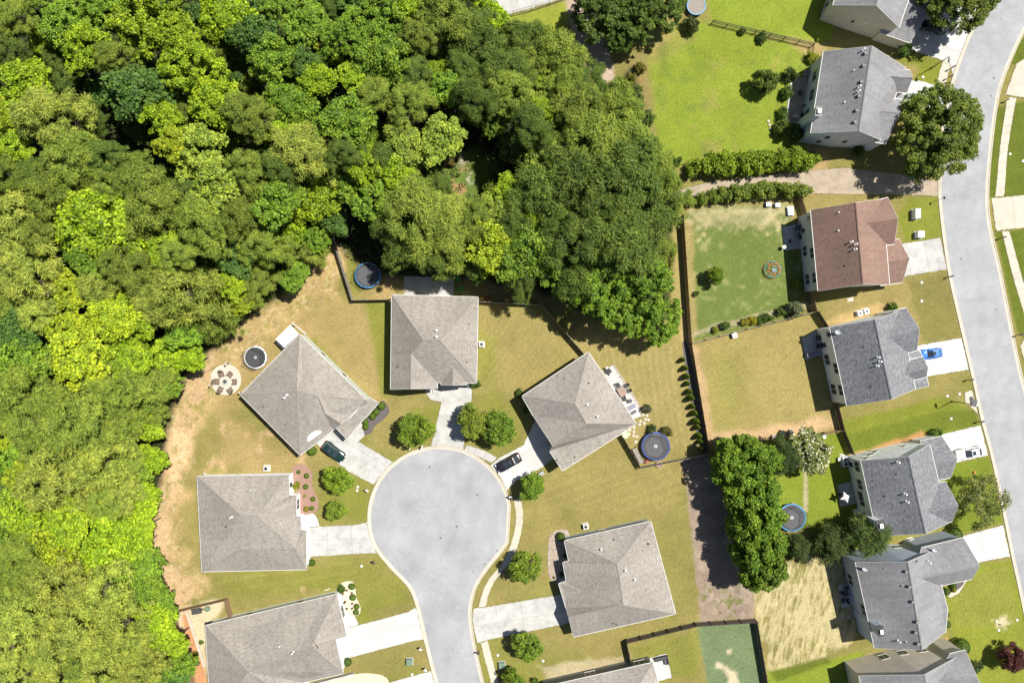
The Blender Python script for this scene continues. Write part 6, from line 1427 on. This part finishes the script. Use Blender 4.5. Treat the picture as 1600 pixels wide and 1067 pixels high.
well('white stone ring near the chain-link fence', 840, 49, .62); well('tan stone ring below the fence under the blue trampoline', 1030, 726, .6)
tag(obj('manhole_cover', MB().lathe((0, 0, 0), [(.34, 0), (.34, .05), (.28, .06), (0, .06)], 20), M['dark_metal'], None, tuple(P(1517.5, 622)+Vector((0, 0, .03)))), 'dark manhole cover on the storm drain slab', 'manhole')
dr = thing('drain_inlet', 'dark raised storm drain hood beside the lower street lamp', 'drain', P(1521, 629)); obj('hood', MB().box((0, 0, .12), (1.1, 1.3, .3), -.2, .85), M['dark_metal'], dr); obj('grating', MB().box((.5, -.1, .05), (.5, 1.1, .1), -.2), M['grey_metal'], dr)
wl_ = thing('sprinkler_head', 'sprinkler stub in the sandy patch at lower right', 'sprinkler', P(1562, 975)); obj('riser', MB().cyl((0, 0, 0), (0, 0, .35), .09, n=8), M['dark_metal'], wl_); obj('nozzle', MB().cyl((0, 0, .35), (0, 0, .42), .13, .05, 8), M['grey_metal'], wl_)

# ================================================================== BACK PATIOS AND THEIR THINGS
slabs('patio', [(941,579),(956,571),(985,618),(1003,651),(987,654)], M['conc_white'], 60, 2.2, 2.2, label='white concrete patio behind the rotated right house')
pv = struct('paver_field', MB().prism(W2([(950,577),(959.5,568),(1005,640),(997,651)]), -.05, .02), M['gravel_pink'], None, 'grid of white square pavers beside the patio')
o0 = P(956.5, 570); u_ = (P(1002.5,641)-o0).normalized(); v_ = Vector((u_.y, -u_.x, 0)); v_ = v_ if v_.x < 0 else -v_
nlen = int((P(1002.5,641)-o0).length/.62)
pav = mesh_of('paver', MB().box((0, 0, .03), (.44, .44, .08), math.atan2(u_.y, u_.x)), M['conc_white'])
for i in range(nlen):
    for j in range(4 if i > 5 else 3):
        q = o0+u_*(.31+i*.62)+v_*(.25+j*.62); link('paver', pav, pv, (q.x, q.y, 0))
for i, (x, y) in enumerate([(1005,648),(1011,649),(1009,655),(1013.5,656),(1001,658),(1006.5,661),(999.5,663),(991,668),(984,672),(990.5,674.5),(983,678),(990,680.5),(995,682),(993.5,690)]):
    q = P(x, y); tag(obj('stepping_stone', MB().lathe((0, 0, 0), [(.27, 0), (.26, .05), (.2, .06), (0, .06)], 9), M['conc_cream'], None, q, i), 'round pale stepping stone between patio and trampoline, %s from the top' % ORD[i], 'stone', 'stepping stones to the trampoline')
def table(label, px, py, rz, sx, sy, m, z=.05):
    p = P(px, py, .75); t = thing('garden_table', label, 'table', (p.x, p.y, z), rz)
    for s in (-1, 1): obj('table_top', MB().box((s*sx/4, 0, .72), (sx/2-.02, sy, .05)), m, t)
    for a in (-1, 1):
        for b in (-1, 1): obj('leg', MB().box((a*(sx/2-.1), b*(sy/2-.1), .35), (.07, .07, .7)), m, t)
    return t
table('brown square garden table on the white patio', 972, 611.5, math.radians(-58), 1.6, 1.35, M['table_brown'])
for l, x, y, a in (('black chair above the brown garden table', 965.5, 602.5, -60), ('black chair left of the brown garden table', 964.5, 612, 25), ('dark chair right of the brown garden table', 981.5, 611, 205), ('dark chair below the brown garden table', 974.5, 621, 110), ('dark chair at the upper right of the brown garden table', 978, 603, 220)):
    q = P(x, y, .4); garden_chair(l, q.x, q.y, math.radians(a), M['fabric_black'], 'chairs round the brown table', .05, .9)
def grill(label, px, py, rz, z=.05):
    p = P(px, py, .8); t = thing('barbecue_grill', label, 'grill', (p.x, p.y, z), rz, 'barbecue grills')
    obj('cart', MB().box((0, 0, .42), (.85, .5, .74)), M['dark_metal'], t); mb = MB()
    for x in (-.42, .42): mb.v += [(x, .3*math.cos(math.pi*k/8), .84+.3*math.sin(math.pi*k/8)) for k in range(9)]
    for k in range(8): mb.f.append((k, k+1, 10+k, 9+k))
    mb.f += [tuple(range(9))[::-1], tuple(range(9, 18))]; l = obj('hood', mb, M['fabric_black'], t); obj('handle', MB().cyl((-.3, -.3, .98), (.3, -.3, .98), .02), M['grey_metal'], l)
    for s in (-1, 1): obj('side_shelf', MB().box((s*.62, 0, .82), (.38, .45, .04)), M['grey_metal'], t)
grill('black barbecue grill at the top of the white patio', 952, 579, math.radians(-50)); grill('covered black grill against the red-roofed house', 1247.5, 356, 1.4); grill('dark grill against the house with blue car, upper', 1280, 528, 1.4); grill('dark grill against the house with blue car, lower', 1281, 541, 1.4)
sb = thing('side_table', 'round dark side table below the brown garden table', 'side table', (*P(983.5,626).to_2d(), .05)); obj('table_top', MB().cyl((0, 0, .5), (0, 0, .55), .38, n=18), M['fabric_grey'], sb); obj('pedestal', MB().cyl((0, 0, 0), (0, 0, .5), .16, .08, 10), M['fabric_black'], sb)
def lounger(label, px, py, rz, m, z=.05, sc=1.0, name='sun_lounger', cat='lounger'):
    p = P(px, py, .4); t = thing(name, label, cat, (p.x, p.y, z), rz, None, (sc, sc, sc))
    obj('seat', MB().box((.3, 0, .36), (1.3, .66, .1)), m, t); mb = MB().box((-.6, 0, .58), (.7, .66, .08))
    for v in range(len(mb.v)): q = mb.v[v]; mb.v[v] = (q[0], q[1], q[2]-(q[0]+.35)*.5-.06)
    obj('backrest', mb, m, t)
    for a in (-.6, .8):
        for b in (-.28, .28): obj('leg', MB().box((a, b, .16), (.05, .05, .32)), M['dark_metal'], t)
lounger('grey-blue lounger at the lower end of the white patio', 985, 637.5, math.radians(30), M['purple_fabric'])
lounger('small dark folding lounger at the patio corner', 989, 645, math.radians(30), M['fabric_grey'], .05, .7)
st_ = thing('storage_chest', 'long grey storage chest along the fence by the blue trampoline', 'chest', P(996, 711), math.radians(-62)); obj('body', MB().box((0, 0, .3), (2.9, .75, .6)), M['grey_wood'], st_)
for k in range(3): obj('lid', MB().box((-.97+k*.97, 0, .64), (.94, .8, .06)), M['grey_wood'], st_)
rt = thing('toy_car', 'red ride-on toy at the fence corner by the blue trampoline', 'toy', P(1009.5, 720), .4); obj('body', MB().box((0, 0, .3), (.8, .5, .3), 0, .8), M['red_plastic'], rt); obj('seat', MB().box((-.1, 0, .47), (.3, .34, .1)), M['fabric_black'], rt)
for x in (-.28, .28):
    for s in (-1, 1): obj('wheel', MB().cyl((x, s*.2, .14), (x, s*.28, .14), .14, n=12), M['rubber'], rt)
pg_ = thing('paddling_pool', 'pale green plastic tub at the house corner', 'tub', P(977, 678.5)); obj('rim', MB().ring((0, 0), .55, .66, 0, .22, 22), M['pale_green'], pg_); obj('basin', MB().disc((0, 0), .56, .1, 22), M['pale_green'], pg_)
# behind the middle house
slabs('patio', [(631,431.5),(709.5,433.5),(709,470),(632,470)], M['conc'], 0, 4.4, 4.4, label='concrete patio behind the middle house')
for l, x, y in (('upper green plastic chair behind the middle house', 716, 436), ('lower green plastic chair behind the middle house', 720.5, 451.5)):
    q = P(x, y, .4); garden_chair(l, q.x, q.y, .3, M['green_plastic'], 'green plastic chairs', 0.0, 1.15)
pl_ = thing('plank', 'long pale plank leaning behind the middle house', 'plank', P(728, 463), .05); obj('board', MB().box((0, 0, .06), (2.8, .3, .08)), M['conc_cream'], pl_); obj('batten', MB().box((.9, 0, .13), (.08, .34, .05)), M['conc_cream'], pl_)
ty = thing('toy_tractor', 'red toy near the fence behind the middle house', 'toy', P(763, 465), .6); obj('body', MB().box((0, 0, .3), (.8, .4, .3), 0, .8), M['red_plastic'], ty); obj('cab', MB().box((-.18, 0, .55), (.34, .34, .3), 0, .8), M['red_plastic'], ty)
for x in (-.26, .28):
    for s in (-1, 1): obj('wheel', MB().cyl((x, s*.2, .16), (x, s*.3, .16), .16, n=12), M['rubber'], ty)
ty2 = thing('toy_bench', 'small yellow toy bench near the fence behind the middle house', 'toy', P(752, 467), .2); obj('seat', MB().box((0, 0, .25), (.8, .4, .06)), M['yellow_plastic'], ty2); obj('backrest', MB().box((0, .2, .42), (.8, .05, .3)), M['yellow_plastic'], ty2)
for s in (-1, 1): obj('leg', MB().box((s*.34, 0, .11), (.06, .36, .22)), M['yellow_plastic'], ty2)
# lower left yard
wb = thing('wheelbarrow', 'black wheelbarrow in the brown-fenced sandy yard', 'wheelbarrow', P(309.5, 952.5), .2); mb = MB().box((0, 0, .5), (1.5, .85, .4), 0, 1.12); obj('tray', mb, M['fabric_black'], wb); obj('wheel', MB().cyl((.95, -.06, .22), (.95, .06, .22), .22, n=14), M['rubber'], wb)
for s in (-1, 1): obj('handle', MB().tube([(.9, s*.1, .25), (-.5, s*.3, .3), (-1.1, s*.32, .55)], .03), M['dark_wood'], wb); obj('leg', MB().box((-.5, s*.28, .14), (.05, .05, .3)), M['dark_metal'], wb)
gt = thing('watering_tub', 'round grey-green tub beside the black wheelbarrow', 'tub', P(325, 950)); obj('wall', MB().ring((0, 0), .36, .44, 0, .45, 18), M['utility_green'], gt); obj('bottom', MB().disc((0, 0), .38, .2, 18), M['utility_green'], gt)
bd = P(292, 955); be = P(320, 1040)
tag(obj('retaining_kerb', MB().box(((bd.x+be.x)/2, (bd.y+be.y)/2, .1), ((be-bd).length, .45, .2), math.atan2(be.y-bd.y, be.x-bd.x)), M['conc_cream'], None), 'pale concrete edging inside the brown-fenced yard', 'edging')
# climbing dome
dm = thing('climbing_dome', 'round climbing dome of orange and green bars on the green lawn', 'climbing frame', P(1207.5, 421, .6).to_2d().to_3d())
rings = []
for j, (rr, z, n) in enumerate(((1.6, .03, 10), (1.45, .62, 10), (1.0, 1.15, 10), (.45, 1.45, 5))):
    rings.append([(rr*math.cos(2*math.pi*(k+.5*(j % 2))/n), rr*math.sin(2*math.pi*(k+.5*(j % 2))/n), z) for k in range(n)])
    obj('hoop', MB().tube(rings[-1], .05, closed=True), M[['orange_plastic', 'teal_plastic', 'red_plastic', 'teal_plastic'][j]], dm)
for j in range(3):
    for k in range(len(rings[j])):
        q = rings[j+1]; a = rings[j][k]; near = sorted(q, key=lambda b: (a[0]-b[0])**2+(a[1]-b[1])**2)[:2]
        for b in near[:2 if j < 2 else 1]: obj('bar', MB().cyl(a, b, .035, n=5), M['teal_plastic' if (j+k) % 2 else 'orange_plastic'], dm)
tb = thing('toy_blocks', 'small white and blue toy inside the climbing dome', 'toy', P(1209, 423)); obj('base', MB().box((0, 0, .15), (.6, .5, .3)), M['white_cloth'], tb); obj('top', MB().box((.05, 0, .4), (.3, .3, .2)), M['blue_plastic'], tb)
bt = thing('bird_bath', 'white bird bath at the patio edge of the red-roofed house', 'bird bath', P(1222.5, 387)); obj('pedestal', MB().lathe((0, 0, 0), [(.24, 0), (.1, .15), (.09, .7), (.2, .78)], 14), M['conc_white'], bt); obj('bowl', MB().lathe((0, 0, .76), [(.1, 0), (.36, .12), (.38, .14), (.3, .1), (0, .06)], 16), M['conc_white'], bt)
slabs('patio', [(1221,355),(1246,350),(1252,388),(1226,392)], M['conc'], label='concrete patio behind the red-roofed house')
um = thing('folded_umbrella', 'dark green folded patio umbrella behind the red-roofed house', 'umbrella', (*P(1234.5, 377).to_2d(), .03)); obj('base', MB().cyl((0, 0, 0), (0, 0, .1), .3, n=14), M['dark_metal'], um); obj('pole', MB().cyl((0, 0, .1), (0, 0, 2.3), .03, n=8), M['grey_metal'], um); obj('canopy', MB().lathe((0, 0, 0), [(.12, 1.0), (.2, 1.2), (.12, 2.0), (.03, 2.35), (0, 2.4)], 10), M['utility_green'], um)
tbl = table('square dark table on the patio behind the red-roofed house', 1252, 369.5, .1, 1.0, 1.0, M['fabric_black'], .03)
for l, x, y, m in (('white play chest by the lower hedge', 1213.5, 321.5, 'white_cloth'), ('blue play chest by the lower hedge', 1199, 320.5, 'blue_plastic')):
    q = P(x, y); t = thing('play_chest', l, 'chest', q, .1); obj('box', MB().box((0, 0, .3), (.9, .7, .6)), M[m], t); obj('lid', MB().box((0, 0, .64), (.96, .76, .08), 0, .93), M['white_cloth'], t)
cabinet('white box beside the short brown fence of the red-roofed house', 1235.5, 329.5, 1.0, 1.5, .5, M['white_metal'], .1, 'storage box')
cabinet('white box by the thin brown fence on the golden lawn', 1148, 524, .8, .8, .7, M['white_metal'], .3, 'storage box')
for i, (x, y) in enumerate([(1324, 470), ]):
    slabs('step_pad', [(1323,466),(1333,464),(1334,470),(1324,472)], M['conc_cream'], label='small pale pad on the lawn below the red-roofed house')
# house with the blue car
slabs('patio', [(1252,529),(1276,516),(1283,555),(1259,562)], M['conc'], label='concrete patio behind the house with blue car')
lounger('lavender cushioned bench on the patio edge', 1268.5, 554, 0.1, M['purple_fabric'], .03, 1.05, 'garden_bench', 'bench')
# chimney house patio
slabs('patio', [(1238,124),(1262,118),(1254,196),(1231,192)], M['conc_tan'], -78, 2.0, 2.0, label='brown paved patio behind the chimney house')
ed = P(1236.5, 130); ee = P(1229, 192)
struct('patio_edge', MB().box(((ed.x+ee.x)/2, (ed.y+ee.y)/2, .06), ((ee-ed).length, .45, .12), math.atan2(ee.y-ed.y, ee.x-ed.x)), M['conc_white'], None, 'pale edge of the brown patio')
fpt = thing('patio_fire_pit', 'small round fire pit on the brown paved patio', 'fire pit', (*P(1250, 146).to_2d(), .03)); obj('bowl', MB().lathe((0, 0, 0), [(.2, 0), (.42, .3), (.45, .32), (.35, .3), (0, .16)], 16), M['dark_metal'], fpt); obj('grate', MB().ring((0, 0), .2, .24, .3, .32, 16), M['grey_metal'], fpt)
for l, x, y in (('white chair on the brown paved patio', 1241.5, 181.5),):
    q = P(x, y, .4); garden_chair(l, q.x, q.y, 2.6, M['conc_white'], None, .03)
for l, x, y in (('dark potted plant stand on the brown patio, upper', 1257, 167), ('dark pot on the brown patio, lower', 1252, 181)):
    q = P(x, y); t = thing('plant_pot', l, 'pot', (q.x, q.y, .03)); obj('pot', MB().lathe((0, 0, 0), [(.2, 0), (.3, .45), (.32, .48), (.26, .46), (0, .4)], 14), M['fabric_black'], t); o = link('plant', SH_WILD[0], t, (0, 0, .4), 0, (.32, .32, .4)); o.color = (*GD, 1)
gq = thing('garden_swing', 'grey scrolled metal bench at the shaded patio top', 'bench', (*P(1259.5, 117).to_2d(), 0), .2); obj('seat', MB().box((0, 0, .42), (1.3, .5, .05)), M['grey_metal'], gq); obj('backrest', MB().ring((-.3, .28), .2, .26, .6, .64, 14).ring((.3, .28), .2, .26, .6, .64, 14).box((0, .28, .62), (1.3, .05, .5)), M['grey_metal'], gq)
for s in (-1, 1): obj('leg', MB().box((s*.55, 0, .2), (.06, .45, .4)), M['grey_metal'], gq)
for i, (x, y) in enumerate([(1200.5, 190), (1202, 196), (1203.5, 202)]):
    q = P(x, y); tag(obj('edging_stone', MB().lathe((0, 0, 0), [(.26, 0), (.25, .14), (.15, .2), (0, .21)], 8), M['conc_cream'], None, q, i), 'pale edging stone left of the chimney house shrubs, %s from top' % ORD[i], 'stone', 'edging stones')
for l, x, y, m in (('green wheeled bin beside the garage at upper right', 1418.5, 150, 'utility_green'), ('first blue-grey wheeled bin on the upper right driveway', 1428, 148.5, 'side_blue'), ('second blue-grey wheeled bin on the upper right driveway', 1437, 149, 'side_blue')):
    q = P(x, y, .6); t = thing('wheeled_bin', l, 'bin', (q.x, q.y, .035), .1, 'wheeled bins'); obj('body', MB().box((0, 0, .5), (.5, .56, .9), 0, 1.12), M[m], t); d = obj('lid', MB().box((.02, 0, .99), (.62, .68, .07), 0, .92), M[m], t); obj('handle', MB().cyl((-.33, -.25, .98), (-.33, .25, .98), .02), M['dark_metal'], d)
    for s in (-1, 1): obj('wheel', MB().cyl((-.2, s*.26, .1), (-.2, s*.3, .1), .1, n=10), M['rubber'], t)
# house with the white car: patio, shade sail
slabs('patio', [(1308,757),(1330,752),(1338,786),(1312,792)], M['conc'], label='concrete patio behind the house with white car')
ss = thing('patio_umbrella', 'white square patio umbrella behind the house with white car', 'umbrella', (*P(1322, 777, 2.3).to_2d(), .03)); q = [(1.05*math.cos(k*math.pi/2+.35), 1.05*math.sin(k*math.pi/2+.35), 2.15) for k in range(4)]; mb = MB(); mm = []
for k in range(4):
    a, b = Vector(q[k]), Vector(q[(k+1) % 4]); mid = (a+b)/2*.62; mid.z = 2.2; mm += [a, mid]
for k in range(8): mb.poly([(0, 0, 2.55), tuple(mm[k]), tuple(mm[(k+1) % 8])])
obj('canopy', mb, M['white_cloth'], ss); obj('pole', MB().cyl((0, 0, 0), (0, 0, 2.5), .03, n=8), M['grey_metal'], ss); obj('base', MB().cyl((0, 0, 0), (0, 0, .1), .32, n=14), M['dark_metal'], ss)
for i, (x, y, m, r) in enumerate([(1207.5, 681, 'conc_cream', .3), (1221.5, 676, 'conc_white', .42), (1235, 674.5, 'conc_white', .36), (1286.5, 681, 'grey_metal', .36), (1311, 717, 'white_cloth', .4)]):
    q = P(x, y); t = thing('garden_pot', 'pale round pot by the blossoming tree fence, %s from left' % ORD[i], 'pot', q, 0, 'pale round pots'); obj('pot', MB().lathe((0, 0, 0), [(r*.7, 0), (r, .45), (r*1.05, .5), (r*.85, .48), (0, .42)], 14), M[m], t); obj('soil', MB().disc((0, 0), r*.84, .47, 12), M['conc'], t)
pp = P(1311, 709); tag(obj('downpipe', MB().cyl((0, 0, .08), (1.3, -.35, .08), .07, n=8).cyl((1.3, -.35, .08), (1.6, -.45, .3), .07, n=8), M['white_metal'], None, pp), 'white downpipe on the ground behind the house with white car', 'pipe')
ob = thing('play_ball', 'small orange toy on the front lawn below the white car', 'toy', P(1521.5, 737.5)); obj('ball', MB().lathe((0, 0, .22), [(0, -.22), (.16, -.15), (.22, 0), (.16, .15), (0, .22)], 14), M['orange_plastic'], ob); obj('valve', MB().cyl((0, 0, .43), (0, 0, .46), .03, n=6), M['red_plastic'], ob)
# lower right patio
slabs('patio', [(1309,913.5),(1325,910.5),(1334,945),(1315,949)], M['conc_white'], label='white patio with dark furniture behind the blue-grey house')
table('round-cornered dark table on the white lower right patio', 1322, 927, .3, .9, .9, M['fabric_black'], .03)
for i, (x, y, a) in enumerate([(1316.5, 926, 0), (1318, 936.5, 60), (1324, 937, 100), (1322.5, 918.5, -90)]):
    q = P(x, y, .4); garden_chair('dark chair on the white lower right patio, %s' % ['left', 'lower left', 'lower right', 'upper'][i], q.x, q.y, math.radians(a), M['fabric_black'], 'dark chairs on the lower right patio', .03, .85)
cabinet('small white box in the shade by the lower right patio', 1337, 940, .5, .9, .5, M['white_metal'], -.1, 'storage box')
cabinet('small cream pad on the lawn below the lower right patio', 1326, 963.5, .45, .45, .15, M['conc_cream'], .1, 'pad')
# bottom edge patio: L-shaped sofa
sf = thing('corner_sofa', 'dark L-shaped outdoor sofa on the white patio at bottom', 'sofa', (*P(1036, 1026.5).to_2d(), .034), math.radians(13)); obj('seat', MB().box((-.6, 0, .22), (1.9, .62, .4)).box((.3, -.75, .22), (.62, .9, .4)), M['fabric_grey'], sf); obj('backrest', MB().box((-.4, .34, .5), (2.3, .14, .55)).box((.68, -.4, .5), (.14, 1.62, .55)), M['fabric_grey'], sf)
for k in range(3): obj('cushion', MB().box((-1.2+k*.75, 0, .46), (.55, .5, .1)), M['fabric_black'], sf)
# odds and ends round the circle
cn = thing('gas_meter', 'grey meter box beside the shrub at the driveway right of circle', 'meter', P(846, 739), .6); obj('box', MB().box((0, 0, .3), (1.0, .7, .55), 0, .9), M['side_slate'], cn); obj('lid', MB().box((0, 0, .6), (.95, .66, .06)), M['grey_metal'], cn)

# ================================================================== TURF: blades nobody could count
def turf():
    r = np.random.default_rng(21)
    P_ = []
    for poly in PAVED+[cul]:   # ragged grass creeping over the edges of the paving
        n = len(poly)
        for k in range(n):
            a = np.array(poly[k], float); b = np.array(poly[(k+1) % n], float); L = np.hypot(*(b-a))
            m = int(L*2.2)
            if m < 1: continue
            t = r.random((m, 1)); d = (b-a)/max(L, 1e-6); nn = np.array([-d[1], d[0]])
            keep = vnoise(a[0]+t[:, 0]*(b-a)[0], a[1]+t[:, 0]*(b-a)[1], 5, 3) > 0.35
            q = a+t*(b-a)+nn*r.normal(0, 0.7, (m, 1)); P_.append(q[keep])
    e = np.vstack(P_)
    out = np.ones(len(e), bool)
    for poly in ([tuple(p) for p in sl_]+[tuple(p) for p in sr_][::-1], cul):   # never out on the carriageway
        out &= sdist(e[:, 0], e[:, 1], poly) < 0.6
    e = e[out]
    pos = np.stack([(e[:, 0]-800)*S, (533.5-e[:, 1])*S, r.uniform(0.03, 0.075, len(e))], 1)
    me = leaf_mesh('turf_edge', pos, np.array([0, 0, 1.0])+r.normal(size=pos.shape)*0.6, r.uniform(0.1, 0.2, len(e)), r.uniform(0.05, 0.09, len(e)), M['leaf'], 5)
    o = link('turf_edge', me); o.color = (0.20, 0.19, 0.045, 1); tag(o, 'ragged grass creeping over the edges of the paving', 'grass', kind='stuff')
    n = 150000; x = r.uniform(225, 1600, n); y = r.uniform(0, 1067, n)
    ok = (sdist(x, y, FOREST) < -2) & (fbm(x, y, 12, 61, 3)+r.normal(0, 0.1, n) > 0.5)
    for poly in PAVED+[cul, [tuple(p) for p in sl_]+[tuple(p) for p in sr_][::-1]]: ok &= sdist(x, y, poly) < 0
    ok &= ~((np.hypot(x-353, y-593) < 25) | (sdist(x, y, [(1064,716),(1100,711),(1180,935),(1178,966),(1094,970)]) > 0))
    x, y = x[ok], y[ok]
    pos = np.stack([(x-800)*S, (533.5-y)*S, r.uniform(0.02, 0.06, len(x))], 1)
    me = leaf_mesh('grass_tuft', pos, np.array([0, 0, 1.0])+r.normal(size=pos.shape)*0.7, r.uniform(0.08, 0.2, len(x)), r.uniform(0.04, 0.09, len(x)), M['leaf'], 6)
    o = link('grass_tuft', me); o.color = (0.185, 0.185, 0.04, 1); tag(o, 'loose grass tufts and weeds over the mown lawns', 'grass', kind='stuff')
turf()
